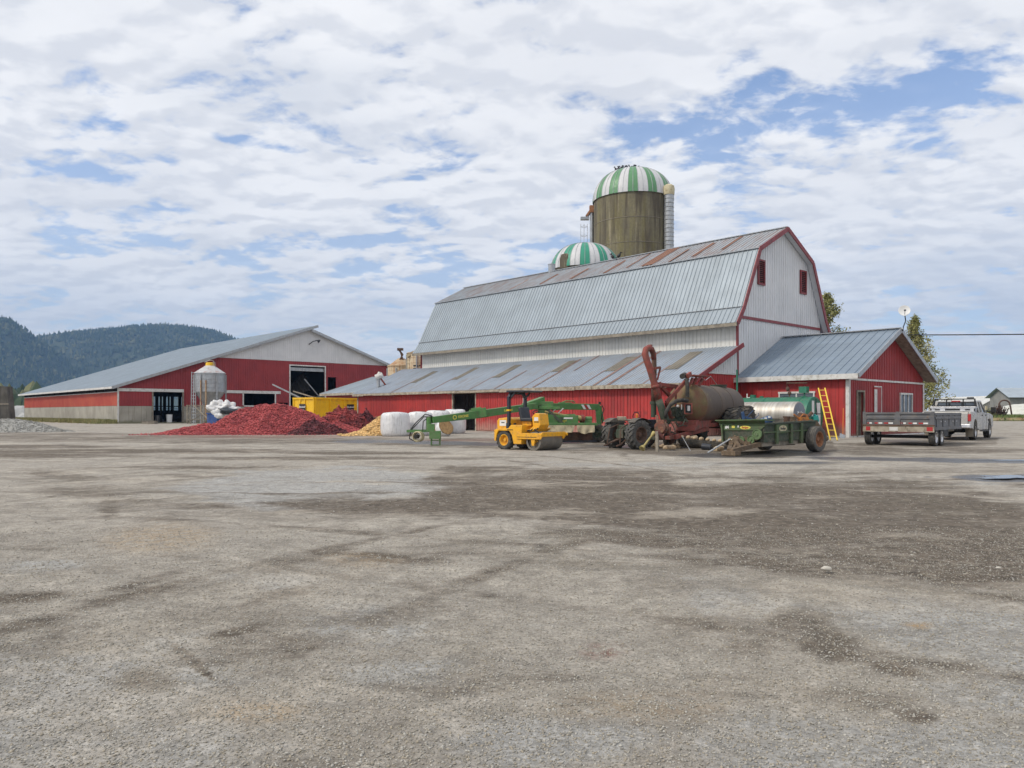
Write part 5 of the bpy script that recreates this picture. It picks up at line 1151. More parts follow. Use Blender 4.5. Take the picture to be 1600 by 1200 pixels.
m = M(); m.cyl(Q0+d*1.70+n*.25+Vector((0, 0, 1.0)), Q0+d*1.84+n*.25+Vector((0, 0, 1.0)), .17, n=16); m.build('gearbox', MT['chip_paint'], mw, True)
for (s0, s1) in ((-.02, 1.32), (1.42, 2.18)):
    m = M(); N = 26; vs = []
    for j in range(5):
        for i in range(N+1):
            f = i/N; s = s0+(s1-s0)*f; w = j/4; z = .74-.33*w-(.03*math.sin(f*9+j) if j == 4 else 0)+(.06*(abs(f-.5)*2)**6 if j == 4 else 0); o_ = .665+.03*math.sin(f*14+w*2)*w+.05*w
            if f > .85 and s1 < 1.4: z += .0; s -= .10*w*(f-.85)/.15
            vs.append(Q0+d*s+n*o_+Vector((0, 0, z)))
    m.add(vs, [(j*(N+1)+i, j*(N+1)+i+1, (j+1)*(N+1)+i+1, (j+1)*(N+1)+i) for j in range(4) for i in range(N)]); m.build('canvas_skirt', MT['canvas'], mw, 'full')
m = M(); N = 20; vs = []
for j in range(4):
    for i in range(N+1): f = i/N; vs.append(Q0+d*(-.0+2.2*f)+n*(.35+.05*math.sin(f*30)*j/3)+Vector((0, 0, .44-.36*j/3)))
m.add(vs, [(j*(N+1)+i, j*(N+1)+i+1, (j+1)*(N+1)+i+1, (j+1)*(N+1)+i) for j in range(3) for i in range(N)]); m.build('rear_curtain', MT['rusty'], mw, 'full')
m = M(); m.beam(Q0+n*.4+Vector((0, 0, .07)), Q1+n*.4+Vector((0, 0, .07)), .3, .07); m.build('cutter_bar', MT['dk_blue'], mw)
m = M()
for (s, l, z) in ((.95, .30, 1.27), (1.25, .3, 1.27)): m.beam(Q0+d*(s-.5)+Vector((0, 0, 1.18)), Q0+d*(s-.5+.28)+Vector((0, 0, 1.44)), .04, .04)
m.box(*[x for x in ((Q0+d*1.0).x, (Q0+d*1.38).x)], (Q0+n*.47).y-.005, (Q0+n*.47).y, 1.0, 1.06); m.build('label_plate', MT['sign_white'], mw)
m = M(); rg = random.Random(2)
dT = (T1-T0).normalized(); nT = Vector((dT.y, -dT.x, 0)).normalized(); uT = dT.cross(nT)*-1
if uT.z < 0: uT = -uT
dT2 = (T2-T1).normalized(); uT2 = Vector((0, 0, 1))
m.lathe(T0.lerp(T1, .44)+nT*.111, nT, [(.0, .085), (.004, .085), (.004, .055), (0, .055)], 16)
m.build('maker_badge', MT['sign_yellow'], mw)
text_mesh('KRONE', .13, MT['sign_yellow'], mw, T0.lerp(T1, .62)+nT*.114, dT, uT, 'lettering', .002, bold=.004)
text_mesh('EasyCut', .13, MT['sign_yellow'], mw, T1.lerp(T2, .46)+Vector((dT2.y, -dT2.x, 0)).normalized()*.114, dT2, Vector((dT2.y, -dT2.x, 0)).normalized().cross(dT2)*1, 'lettering', .002, bold=.003)
text_mesh('EasyCut', .17, MT['sign_yellow'], mw, Q0+d*.98+n*.475+Vector((0, 0, .92)), d, (0, 0, 1), 'lettering', .002, bold=.004)
m = M(); m.cbox(tuple(Q0+d*.95+n*.44+Vector((0, 0, .98))), (1.15, .04, .34)); m.build('front_cover', G, mw, False, .01)
# hitch end
m = M(); m.cyl(T0+Vector((-.12, 0, -.45)), T0+Vector((-.12, 0, .12)), .10, n=14); m.cbox(tuple(T0+Vector((.12, 0, -.56))), (.42, .3, .30)); m.beam(T0+Vector((-.95, 0, -.42)), T0+Vector((.1, 0, -.40)), .12, .10); m.beam(T0+Vector((.0, 0, -.15)), T0+Vector((.0, 0, -.45)), .2, .2); m.build('hitch', G, mw, False, .01)
m = M(); m.lathe(T0+Vector((-.5, -.10, -.62)), (-.35, -.94, 0), [(-.12, .20), (.12, .2), (.14, .17), (.0, .12)], 20); m.build('drive_guard', MT['cream'], mw, True)
m = M(); m.cyl(T0+Vector((-.52, -.1, -.62)), T0+Vector((-.58, -.28, -.62)), .08, n=10); m.tube([T0+Vector((.0, 0, .15)), T0+Vector((-.25, -.05, .22)), T0+Vector((-.6, -.05, -.1)), T0+Vector((-.85, 0, -.42))], .022, 6)
m.tube([T0+Vector((.05, -.05, .12)), T0+Vector((-.3, -.08, .12)), T0+Vector((-.55, -.1, -.15)), T0+Vector((-.8, -.03, -.4)), T0+Vector((-.85, 0, -.7)), T0+Vector((-.6, 0, -.82))], .022, 6)
m.tube([T0+Vector((-.1, 0, .12)), T0+Vector((-.32, -.1, -.05)), T0+Vector((-.34, -.1, -.4))], .02, 6); m.build('hydraulic_hose', MT['black'], mw)
m = M(); 
for x in (-.02, .30): m.beam(T0+Vector((x, 0, -.95)), T0+Vector((x, 0, -.55)), .045, .06)
for z in (-.94, -.76, -.60): m.beam(T0+Vector((-.04, 0, z)), T0+Vector((.32, 0, z)), .05, .035)
m.build('jack_stand', G, mw)

# ------------------------------------------------------------------ white wrapped bales
def bale(label, px, Y, dia, h, seed, group='white wrapped round bales'):
    e = thing('wrapped_bale', label, 'bale', at(px, Y), 0, group); m = M(); r = dia/2; rg = random.Random(seed); prf = []
    N = 40; zs = [0, .03, .09, .18, .3, .5, .7, .82, .90, .955, .985, 1.0, 1.0]; rs = [.80, .88, .96, 1.0, 1.02, 1.015, 1.01, .99, .955, .89, .80, .60, 0]
    vs = []
    for (z, rr) in zip(zs, rs):
        for k in range(N):
            a = k/N*6.283; q = 1+.018*math.sin(a*3+seed)+.012*math.sin(a*9+z*4+seed); vs.append((r*rr*q*math.cos(a), r*rr*q*math.sin(a), h*(z-(.015*math.sin(a*2+seed) if z > .9 else 0))))
    m.add(vs, [(j*N+k, j*N+(k+1) % N, (j+1)*N+(k+1) % N, (j+1)*N+k) for j in range(len(zs)-1) for k in range(N)]); m.build('film', MT['film'], e, 'full'); return e
bale('large white wrapped bale beside the beige root crop heap, leftmost of the row', 617.5, 41.2, 1.55, 1.28, 1)
bale('white wrapped bale, second from the left in front of the lean-to', 656, 42.6, 1.42, 1.30, 2)
bale('white wrapped bale half hidden behind the torn bale and the mower tongue', 684, 45.5, 1.5, 1.38, 3)
bale('white wrapped bale nearest the lean-to doorway, rightmost of the row', 711, 46.8, 1.35, 1.45, 4)
tb = thing('torn_bale', 'tipped white bale torn open with brown hay showing, behind the mower tongue', 'bale', at(697, 40.8), 0)
m = M(); ax_ = Vector((.55, -.72, .42)).normalized(); c0 = Vector((-.1, .1, .42)); m.cyl(c0-ax_*.3, c0+ax_*.22, .42, n=20); m.v = [tuple(Vector(q)*(1+.06*mnoise.noise(Vector(q)*4))) for q in m.v]; m.build('hay', MT['hay'], tb, True)
m = M(); m.lathe(c0-ax_*.36, ax_, [(0, .1), (.02, .40), (.3, .47), (.5, .465), (.56, .44)], 24); m.v = [tuple(Vector(q)+Vector((0, 0, .04*mnoise.noise(Vector(q)*7)))) for q in m.v]; m.build('film', MT['film'], tb, True)

# ------------------------------------------------------------------ roll-off dumpster
P0 = at(492, 58); dirL = Vector((1.5, 2.07, 0)).normalized(); dirW = Vector((-2.07, 1.5, 0)).normalized()
du = thing('dumpster', 'open yellow steel roll-off dumpster with black sign plates, behind the red mulch heaps', 'dumpster', P0, math.atan2(dirL.y, dirL.x))
DL, DW, DH = 4.15, 2.45, 2.42; DY = MT['dump_yellow']
m = M(); t_ = .06
m.box(0, DL, 0, t_, .2, DH); m.box(0, DL, DW-t_, DW, .2, DH); m.box(DL-t_, DL, t_, DW-t_, .2, DH); m.box(0, DL, 0, DW, .14, .2); m.build('body', DY, du)
m = M(); m.box(-.06, 0, 0, DW, .2, DH); [m.box(-.12, -.06, y, y+.1, .2, DH) for y in (0, 1.0, 1.55, DW-.1)]; m.box(-.14, -.06, 0, DW, DH-.14, DH); m.box(-.1, -.06, .1, DW, 1.3, 1.34); m.build('end_gate', DY, du)
for x in (0.0, 1.42, 2.78, DL-.1): m = M(); m.box(x, x+.10, -.08, 0, .2, DH-.14); m.build('rib', DY, du)
m = M(); m.box(0, DL, -.10, 0, DH-.14, DH); m.box(0, DL, DW, DW+.08, DH-.14, DH); m.build('top_rail', DY, du)
for (o_, xd, yd) in (((DL-.62, -.02, 1.62), (1, 0, 0), (0, 0, 1)), ((-.13, 1.28, 1.62), (0, -1, 0), (0, 0, 1))):
    m = M(); x = Vector(xd); nn = x.cross(Vector(yd)); c = Vector(o_)+nn*.01; m.prism([(-.36, -.3), (.36, -.3), (.36, .3), (-.36, .3)], c, x, (0, 0, 1), nn*.01); s_ = m.build('sign_plate', MT['sign_black'], du)
    text_mesh('Blackwell', .19, MT['sign_white'], s_, c+nn*.016+Vector((0, 0, .08)), xd, yd, 'lettering', .003, bold=.003); text_mesh('DISPOSAL', .10, MT['sign_white'], s_, c+nn*.016+Vector((0, 0, -.17)), xd, yd, 'lettering', .003, bold=.002)
pl = thing('steel_pole', 'long pale pole sticking up at an angle from the yellow dumpster', 'pole', P0+dirW*2.0+dirL*.6+Vector((0, 0, 2.0)))
m = M(); m.beam((1.5, 0, -.45), (-2.4, -.2, 1.45), .10, .10); m.build('shaft', MT['steel'], pl)
pl = thing('timber_plank', 'short pale plank lying across the top rim of the yellow dumpster', 'plank', P0+dirL*.2+dirW*1.2+Vector((0, 0, 2.35)))
m = M(); m.beam((.9, 0, -.02), (-1.0, -.1, .55), .16, .08); m.build('board', MT['pale_wood'], pl)

# link vent on the lean-to roof
vp = uv(B0+31.0, -3.75, 0); zr = OZ+(LZ1-OZ)*(.78+.42)/4.95
rv = thing('roof_vent_pipe', 'white capped vent pipe with red brace at the left end of the lean-to roof', 'vent', (vp.x, vp.y, zr-.1), 0)
m = M(); m.cyl((0, 0, -.1), (0, 0, 1.0), .14, n=12); m.build('pipe', MT['steel'], rv, True)
m = M(); m.beam((.1, 0, .95), (.75, .1, .05), .18, .14); m.build('brace', MT['chip_paint'], rv)
m = M(); m.cyl((-.22, 0, .90), (.36, 0, 1.12), .24, .22, n=14); m.cyl((.05, 0, 1.0), (.14, 0, 1.36), .23, .16, n=12); m.build('cap', MT['trim_white'], rv, True)

# ------------------------------------------------------------------ old tractor (seen from behind)
tr_ = thing('tractor', 'old dirty tractor with two big lugged rear tyres, left of the rusty tanker', 'tractor', (3.95, 26.75, 0), R(38))
RU = MT['rubber_lug'] = paint('grey dusty lugged rubber', (.10, .098, .093), (.05, .048, .045), .9, dirt=(.20, .185, .16), dirt_amt=.6, scale=8)
MT['fender'] = paint('grimy fender', (.13, .115, .095), (.08, .07, .06), .85, dirt=(.26, .23, .19), dirt_amt=.5, scale=5)
wheel(tr_, (0, -.60, .50), (0, -1, 0), .49, .36, .27, RU, MT['rusty'], 17, 36, .45, lugh=.045)
wheel(tr_, (.12, .62, .50), (0, 1, 0), .49, .36, .27, RU, MT['rusty'], 17, 36, .45, lugh=.045)
wheel(tr_, (1.75, -.5, .30), (0, -1, 0), .30, .16, .18, MT['rubber'], MT['rusty'], 0, 26, .3, grooves=3); wheel(tr_, (1.75, .5, .30), (0, 1, 0), .30, .16, .18, MT['rubber'], MT['rusty'], 0, 26, .3, grooves=3)
m = M(); m.cyl((0, -.6, .50), (0, .6, .50), .09, n=10); m.cbox((0.1, 0, .60), (.5, .5, .46)); m.beam((.2, 0, .62), (1.6, 0, .60), .3, .34); m.beam((1.75, -.45, .32), (1.75, .45, .32), .1, .12); m.cbox((-.2, 0, .52), (.2, .34, .3)); m.build('rear_housing', MT['green_dk'], tr_, False, .02)
m = M(); m.cbox((1.25, 0, .86), (1.0, .42, .30)); m.build('engine_hood', MT['dk_blue'], tr_, False, .04)
for s in (-1, 1):
    m = M(); N = 12; vs = []
    for k in range(N+1):
        g = R(48)+R(90)*k/N; x, z = -.60*math.cos(g)+.05, .50+.57*math.sin(g); vs += [(x, s*.42, z), (x, s*.76, z)]
    m.add(vs, [(2*k, 2*k+1, 2*k+3, 2*k+2) for k in range(N)]); m.prism([(-.60*math.cos(R(48)+R(90)*k/N)+.05, .50+.57*math.sin(R(48)+R(90)*k/N)) for k in range(N+1)], (0, s*.42, 0), (1, 0, 0), (0, 0, 1), (0, .02*s, 0)); m.build('fender', MT['fender'], tr_, True)
m = M(); m.cbox((.05, 0, 1.00), (.4, .44, .06)); m.beam((-.15, 0, 1.0), (-.20, 0, 1.12), .42, .05, up=(1, 0, 0)); m.build('seat', MT['pale_wood'], tr_, False, .02)
m = M(); m.cyl((.1, -.45, 1.08), (.1, -.45, 1.13), .045, n=10); m.ell((.1, -.45, 1.17), (.045, .045, .06), 10, 8); m.build('beacon', MT['orange'], tr_, True)
m = M(); m.tube([(-.05, -.45, 1.08), (-.05, -.45, 1.28), (.3, -.45, 1.28), (.3, -.45, 1.08)], .009, 4); m.build('beacon_guard', MT['black'], tr_)
m = M()
for s in (-1, 1): m.tube([(-.15, s*.22, .35), (-.55, s*.30, .16), (-.75, s*.30, .12)], .028, 6); m.tube([(-.1, s*.2, .86), (-.5, s*.26, .72), (-.58, s*.3, .20)], .02, 6)
m.beam((-.2, 0, .36), (-.72, 0, .24), .10, .04); m.build('lift_linkage', MT['rusty'], tr_)
m = M(); m.tube([(.55+.0*k, .17*math.cos(k*.5236), 1.12+.15*math.sin(k*.5236)) for k in range(12)], .014, 5, closed=True); m.cyl((.55, 0, 1.12), (.9, 0, .95), .02, n=6); m.build('steering_wheel', MT['black'], tr_)

# ------------------------------------------------------------------ rusty slurry tanker
t0_ = at(1072, 28.2); rear = at(1137, 32.6); ax_ = (rear-t0_).normalized()
tk = thing('slurry_tanker', 'rusty brown slurry tanker with tall bent red filling pipe', 'tanker', (t0_.x, t0_.y, 0), math.atan2(ax_.y, ax_.x))   # local +x runs to the rear
mt, t = mk('rusty tank steel'); co = t.co
c = t.mix(t.map(t.noise(co, .8, 5), .35, .65), (.10, .076, .06), (.135, .10, .075)); xx, yy, zz = t.sep(co)
fr_ = t.map(t.math('ADD', xx, t.math('MULTIPLY', t.noise(co, 2, 5), .7)), .1, 1.15, 1, 0)
c = t.mix(t.math('MULTIPLY', fr_, .85), c, t.mix(t.map(t.noise(co, 2.6, 6, .65), .4, .6), (.21, .10, .055), (.20, .15, .065)))
s_ = t.noise(t.mapping(co, scale=(3, .4, .4)), 1.6, 6, .65); c = t.mix(t.map(s_, .52, .68, 0, .6), c, (.07, .055, .045)); c = t.mix(t.map(t.noise(co, 5, 5), .6, .72, 0, .5), c, (.24, .19, .09))
c = t.mix(t.map(zz, .95, 1.2, .5, 0), c, (.2, .06, .045)); t._in(t.b.inputs['Base Color'], c); t.b.inputs['Roughness'].default_value = .72; t.b.inputs['Metallic'].default_value = .15; t._in(t.b.inputs['Normal'], t.bump(t.noise(co, 7, 5), .4, .02))
MT['rust_mix'] = paint('greasy rusted casting', (.24, .075, .05), (.10, .075, .06), .6, dirt=(.30, .20, .11), dirt_amt=.8, scale=7, bump=.01)
TR, TZ, TL = .76, 1.55, 5.0
m = M(); m.lathe((0, 0, TZ), (1, 0, 0), [(-.24, 0), (-.22, .25), (-.14, .52), (0, .70), (.06, TR), (.07, TR+.02), (.11, TR+.02), (.12, TR)]+[(x, TR) for x in (1.0, 1.9)]+[(1.9, TR+.012), (1.96, TR+.012), (1.96, TR), (3.4, TR), (3.4, TR+.012), (3.46, TR+.012), (3.46, TR), (TL, TR), (TL+.15, .66), (TL+.26, .4), (TL+.3, 0)], 44); m.build('tank', mt, tk, True)
CP = MT['chip_paint']
m = M()
for s in (-1, 1): m.beam((-.3, s*.42, .78), (TL, s*.42, .80), .10, .16)
m.prism([(-.45, .60), (.9, .74), (1.6, .95), (1.2, 1.0), (-.2, .98)], (0, -.48, 0), (1, 0, 0), (0, 0, 1), (0, .96, 0))
m.build('chassis', CP, tk, False, .01)
m = M()
for s in (-1, 1): m.beam((1.2, s*.42, .66), (-1.5, s*.12, .40), .12, .16)
m.beam((-1.4, 0, .40), (-1.9, 0, .38), .2, .12); m.build('drawbar', CP, tk, False, .01)
for (x, y, r_) in ((2.75, -.98, .72), (2.75, .98, .72), (4.3, -1.0, .76), (4.3, 1.0, .76)):
    s = 1 if y > 0 else -1; wheel(tk, (x, y, r_), (0, s, 0), r_, .5, .34, MT['rubber'], MT['old_wood'], 20, 40, .3, lugh=.03)
m = M(); m.cyl((2.75, -.8, .70), (2.75, .8, .70), .07, n=10); m.cyl((4.3, -.8, .74), (4.3, .8, .74), .07, n=10); m.beam((3.1, -.5, .7), (4.5, -.5, .7), .12, .14); m.beam((3.1, .5, .7), (4.5, .5, .7), .12, .14); m.build('axle', MT['rusty'], tk)
m = M(); m.lathe((3.9, 0, TZ+TR-.05), ZZ, [(0, .32), (.1, .32), (.1, .35), (.14, .35), (.14, 0)], 20); m.build('hatch', MT['green_dk'], tk, True)
m = M(); m.tube([(.9, .0, TZ+TR+.2), (1.6, 0, TZ+TR+.34), (2.4, .05, TZ+TR+.22), (2.9, .0, TZ+TR+.40), (3.7, 0, TZ+TR+.1)], .012, 5); m.build('cable', MT['steel'], tk)
# everything at the front, given by bearing and distance, turned into tanker coordinates
inv = (Matrix.Translation(tk.location) @ Matrix.Rotation(tk.rotation_euler.z, 4, 'Z')).inverted()
def F(px, py, Y): return inv @ at(px, Y, zat(py, Y))
m = M(); m.tube([F(1029.5, 626, 27.1), F(1024, 604, 27.1), F(1020, 590, 27.1), F(1015, 575, 27.1), F(1010.5, 563, 27.1), F(1007.8, 553, 27.12), F(1009.5, 546, 27.18), F(1013.5, 543.6, 27.3), F(1018, 546, 27.4), F(1021, 553, 27.5), F(1021.8, 562, 27.5)], [.125, .12, .125, .12, .12, .12, .118, .115, .11, .10, .095], 14)
m.cyl(F(1013.5, 540.5, 27.3), F(1018, 540, 27.4), .045, n=8); m.tube([F(1023.4, 601.5, 27.1), F(1024.6, 606.5, 27.1)], .155, 14); m.build('filling_pipe', CP, tk, 'full')
m = M(); m.tube([F(1029, 624, 27.1), F(1033, 636, 27.1), F(1038, 652, 27.1), F(1042, 664, 27.1)], [.125, .135, .15, .15], 14); m.build('suction_pipe', MT['green_dk'], tk, 'full')
m = M(); m.tube([F(1021.8, 560, 27.5), F(1022.3, 577, 27.5), F(1021.5, 605, 27.5), F(1021.3, 630, 27.5)], .09, 12); m.build('drop_pipe', MT['rusty'], tk, 'full')
m = M(); m.tube([F(1021.3, 628, 27.5), F(1021.6, 652, 27.5)], .10, 12); m.tube([F(1021.3, 627, 27.5), F(1021.3, 632, 27.5)], .135, 12); m.build('rubber_sleeve', MT['green_dk'], tk, True)
m = M()
for (a, b, w) in (((1017, 577, 27.1), (1032, 574, 27.2), .07), ((1032, 574, 27.2), (1027, 594, 27.2), .05), ((1018, 604, 27.2), (1033, 599, 27.3), .10), ((1025, 600, 27.2), (1058, 604, 27.9), .11), ((1034, 605, 27.4), (1048, 620, 27.9), .10),
                  ((1075, 591, 27.6), (1041, 629, 27.2), .10), ((1018, 604, 27.4), (1033, 602, 27.2), .13), ((1041, 628, 27.2), (1049, 655, 27.6), .11), ((1056, 604, 27.9), (1056, 640, 27.9), .06)): m.beam(F(*a), F(*b), w, w*1.2)
m.build('arm_frame', CP, tk, False, .006)
m = M(); m.beam(F(1075, 586.5, 27.9), F(1101, 588.5, 28.8), .45, .05); m.beam(F(1074, 588, 27.5), F(1079, 584, 27.7), .10, .16)
for (a, b) in (((1082, 590, 28), (1076, 604, 28)), ((1088, 590, 28.1), (1081, 606, 28.2)), ((1098, 592, 28.6), (1090, 606, 28.5))): m.beam(F(*a), F(*b), .13, .07)
m.build('top_bracket', CP, tk, False, .006)
m = M(); m.cyl(F(1066, 588, 27.5), F(1070, 586, 27.9), .10, n=12); m.tube([F(1073, 592, 27.5), F(1074, 605, 27.4), F(1074, 621, 27.4)], .07, 8); m.build('hose', MT['rubber'], tk, True)
m = M(); m.tube([F(1040, 652, 26.9), F(1041, 643, 26.9), F(1047, 633, 26.9), F(1056, 627, 27), F(1066, 625, 27.2), F(1074, 626, 27.4)], .07, 8); m.build('hose', MT['rubber'], tk, 'full')
m = M(); 
for (a, b, w) in (((1070, 631, 27.3), (1081.5, 631, 27.3), .035), ((1070, 646, 27.3), (1081.5, 646.5, 27.3), .05), ((1070, 630, 27.3), (1070, 647, 27.3), .035), ((1081, 630, 27.3), (1081, 647, 27.3), .035)): m.beam(F(*a), F(*b), w, w)
sg = m.build('sight_box', CP, tk)
a_, b_, c_, d_2 = F(1071, 631.5, 27.5), F(1080.5, 631.5, 27.5), F(1080.5, 646, 27.5), F(1071, 646, 27.5); m = M(); m.add([a_, b_, c_, d_2], [(0, 1, 2, 3)]); m.build('backing', MT['black'], sg)
m = M(); m.tube([F(1076, 634, 27.35), F(1076, 642, 27.35)], .055, 8); m.build('sight_glass', MT['white'], sg, True)
m = M(); m.ell(F(1059, 634.5, 27.3), (.05, .05, .05)); m.tube([F(1065, 632, 27.4), F(1065, 640, 27.4)], .02, 6); m.build('gauge', MT['white'], tk, True)
m = M(); rg = random.Random(4)
for i in range(16):
    x, y = rg.uniform(1047, 1071), rg.uniform(638, 660); dd = [F(x, y, 27.6), F(x+rg.uniform(-6, 8), y+rg.uniform(2, 10), 27.4), F(x+rg.uniform(-4, 10), y+rg.uniform(-2, 9), 27.5)]; m.tube(dd, .014, 5)
m.tube([F(1055, 660, 27.2), F(1060, 666, 27.2), F(1066, 665, 27.2), F(1071, 655, 27.3)], .02, 5); m.tube([F(1046, 655, 27.0), F(1053, 668, 27.0), F(1056, 678, 27.0), F(1050, 676, 27.0)], .016, 5)
m.cyl(F(1052, 636, 27.7), F(1056, 650, 27.7), .12, n=10); m.cbox(tuple(F(1062, 645, 27.8)), (.2, .3, .4)); m.cbox(tuple(F(1060, 656, 27.8)), (.3, .5, .12)); m.build('valves', MT['green_dk'], tk)
m = M(); ct = F(1033, 668, 26.8); m.cyl(ct+Vector((-.15, 0, 0)), ct+Vector((.30, 0, 0)), .20, n=14); m.cyl(ct+Vector((-.02, 0, 0)), ct+Vector((.04, 0, 0)), .25, n=14); m.cbox(tuple(ct+Vector((.1, 0, .18))), (.3, .22, .18)); m.cbox(tuple(ct+Vector((.35, 0, -.1))), (.2, .4, .22)); m.cyl(ct+Vector((0, .1, .1)), ct+Vector((.1, .2, .42)), .06, n=8); m.cyl(ct+Vector((.2, -.2, .0)), ct+Vector((.2, .3, .05)), .08, n=8); m.build('vacuum_pump', MT['rust_mix'], tk, True)
m = M(); m.beam(F(1027, 706.5, 24.9), F(1026.5, 674, 25.0), .085, .085); m.build('jack_leg', MT['old_wood'], tk)
m = M(); m.beam(F(1026.5, 676, 25.0), F(1034, 684, 26.2), .12, .12); m.build('jack_bracket', CP, tk)
ya = F(1022, 676, 25.7); yb = F(1003, 701, 25.3)
m = M(); m.cyl(ya, yb, .035, n=8); m.cyl(yb, yb+(ya-yb)*.16, .11, .055, n=12); m.cyl(ya, ya+(yb-ya)*.2, .075, .05, n=12); m.build('drive_shaft', MT['yel_shaft'], tk, True)
m = M(); m.tube([F(1066, 682, 26.6), F(1079, 705, 25.1)], .014, 5); m.build('rod', MT['steel'], tk)

# lumps of rock and rubble under the tanker, black trough, loose hose
rockm = paint('beige rubble', (.52, .42, .29), (.38, .27, .16), .85, scale=3, dirt=(.20, .13, .08), dirt_amt=.6)
rg = random.Random(12); first = None
spots = [(1015, 696), (1019, 693), (1023, 698), (1034, 698), (1037, 696), (1041, 700), (1044, 695), (1047, 697), (1049, 700), (1053, 698), (1061, 698), (1084, 683, .35), (1086, 693, .1), (1090, 693, .1), (1126, 700), (1123, 703)]
for i, sp in enumerate(spots):
    px, py = sp[:2]; Y = 1500/(py+2.0-645) if len(sp) < 3 else 27.3; m = M(); r = rg.uniform(.085, .14); m.ell((0, 0, 0), (r*1.25, r, r*.8), 9, 6)
    m.v = [tuple(Vector(q)*(1+.35*mnoise.noise(Vector(q)*7+Vector((i, 0, 0))))) for q in m.v]; o = m.build('lump', rockm, None, True, loc=at(px, Y, r*.55 if len(sp) < 3 else max(.08, sp[2])))
    tag(o, 'beige lump of rubble lying on the ground in front of and under the rusty tanker', 'rubble', 'beige lumps under the tanker')
tg = thing('feed_trough', 'black rubber trough holding a row of beige lumps, between tanker and green spreader', 'trough', at(1107, 26.9), R(-20))
m = M(); m.lathe((-.95, 0, .30), (1, 0, -.10), [(0, .0), (0, .24), (1.9, .24), (1.9, 0)], 18, math.pi, 2*math.pi); m.build('shell', MT['rubber'], tg, True)
m = M(); m.beam((-1.0, -.2, .34), (1.0, -.22, .16), .05, .05); m.build('rim', MT['rubber'], tg)
for i in range(9):
    x = -.9+i*.22; m = M(); r = rg.uniform(.07, .10); m.ell((0, 0, 0), (r, r, r*.8), 8, 6); o = m.build('lump', rockm, None, True, loc=tg.matrix_basis @ Vector((x, -.08, .40-i*.022))); tag(o, 'beige lump lying in the black trough beside the green spreader', 'rubble', 'beige lumps in the trough')
hs_ = M(); c = at(1097, 25.8); hs_.cyl((0, 0, .12), (.26, -.15, .10), .11, .10, n=14); hs_.tube([(.2, -.1, .08), (.5, -.2, .04), (.9, -.15, .05), (1.3, 0, .08)], .03, 6); o = hs_.build('rubber_hose', MT['dk_blue'], None, True, loc=c); tag(o, 'grey rubber hose end lying on the ground in front of the black trough', 'hose')

# ------------------------------------------------------------------ green manure spreader
# local x to the front (towards the camera's lower left), +y is the near side; origin on the ground under the near wheel
HS = R(220); sp_ = thing('manure_spreader', 'old green manure spreader with yellow oval badges and junk piled on top', 'farm implement', (9.62, 24.75, 0), HS)
GO, GD = MT['green_old'], MT['green_dk']
SR = paint('worn farm tyre', (.115, .108, .098), (.075, .07, .064), .9, dirt=(.21, .19, .16), dirt_amt=.7, scale=5); RB = paint('brown rusted rim', (.30, .13, .06), (.18, .08, .04), .85, dirt=(.40, .22, .11), dirt_amt=.6, scale=6)
wheel(sp_, (0, .18, .41), (0, 1, 0), .41, .32, .24, SR, RB, 0, 36, .4, grooves=4); wheel(sp_, (0, -1.66, .41), (0, -1, 0), .41, .32, .24, SR, RB, 0, 36, .4, grooves=4)
XF = 2.70; WB2 = -1.50
def ztop(x): return .97-.025*(x+.35)
m = M(); m.prism([(-.32, .42), (XF, .36), (XF, ztop(XF)), (-.32, ztop(-.32))], (0, -.035, 0), (1, 0, 0), (0, 0, 1), (0, .035, 0)); m.prism([(-.32, .42), (XF, .36), (XF, ztop(XF)), (-.32, ztop(-.32))], (0, WB2, 0), (1, 0, 0), (0, 0, 1), (0, .035, 0)); m.box(-.3, XF, WB2+.04, -.04, .38, .42); m.build('box', GD, sp_)
m = M(); m.beam((-.36, .0, ztop(-.36)+.02), (XF, .0, ztop(XF)+.02), .12, .05); m.beam((-.36, WB2, ztop(-.36)+.02), (XF, WB2, ztop(XF)+.02), .12, .05); m.build('top_rail', GD, sp_)
for x in (2.05, 1.22, .62): m = M(); m.prism([(x-.06, .30), (x+.06, .30), (x+.06, ztop(x)-.02), (x-.06, ztop(x)-.02)], (0, .002, 0), (1, 0, 0), (0, 0, 1), (0, .06, 0)); m.build('post', GO, sp_)
m = M(); m.beam((-.2, .03, .70), (XF, .03, .66), .04, .035); m.build('side_rail', GO, sp_)
m = M(); m.box(1.42, 1.98, .004, .03, .62, .90); m.build('badge_panel', GO, sp_)
m = M(); m.beam((-.3, -.1, .35), (XF, -.1, .30), .10, .13); m.beam((-.3, WB2+.1, .35), (XF, WB2+.1, .30), .10, .13); m.box(.5, 1.9, -.9, -.25, .22, .36); m.build('chassis', MT['old_wood'], sp_)
# flared hopper front with its lower dark panel
def fy(w): return -w
m = M()
m.add([(XF+.00, .05, .90), (XF+.0, WB2-.02, .90), (XF+.16, WB2-.08, 1.00), (XF+.16, .12, 1.04), (XF+.02, .05, .90), (XF+.02, WB2-.02, .90), (XF+.18, WB2-.08, 1.00), (XF+.18, .12, 1.04)], [(0, 1, 2, 3), (7, 6, 5, 4), (0, 4, 5, 1), (1, 5, 6, 2), (2, 6, 7, 3), (3, 7, 4, 0)])
m.add([(XF+.03, .10, .905), (XF+.03, WB2-.06, .885), (XF+.03, WB2+.04, .70), (XF+.03, -.12, .72), (XF+.0, .10, .905), (XF+.0, WB2-.06, .885), (XF+.0, WB2+.04, .70), (XF+.0, -.12, .72)], [(0, 1, 2, 3), (7, 6, 5, 4), (0, 4, 5, 1), (1, 5, 6, 2), (2, 6, 7, 3), (3, 7, 4, 0)])
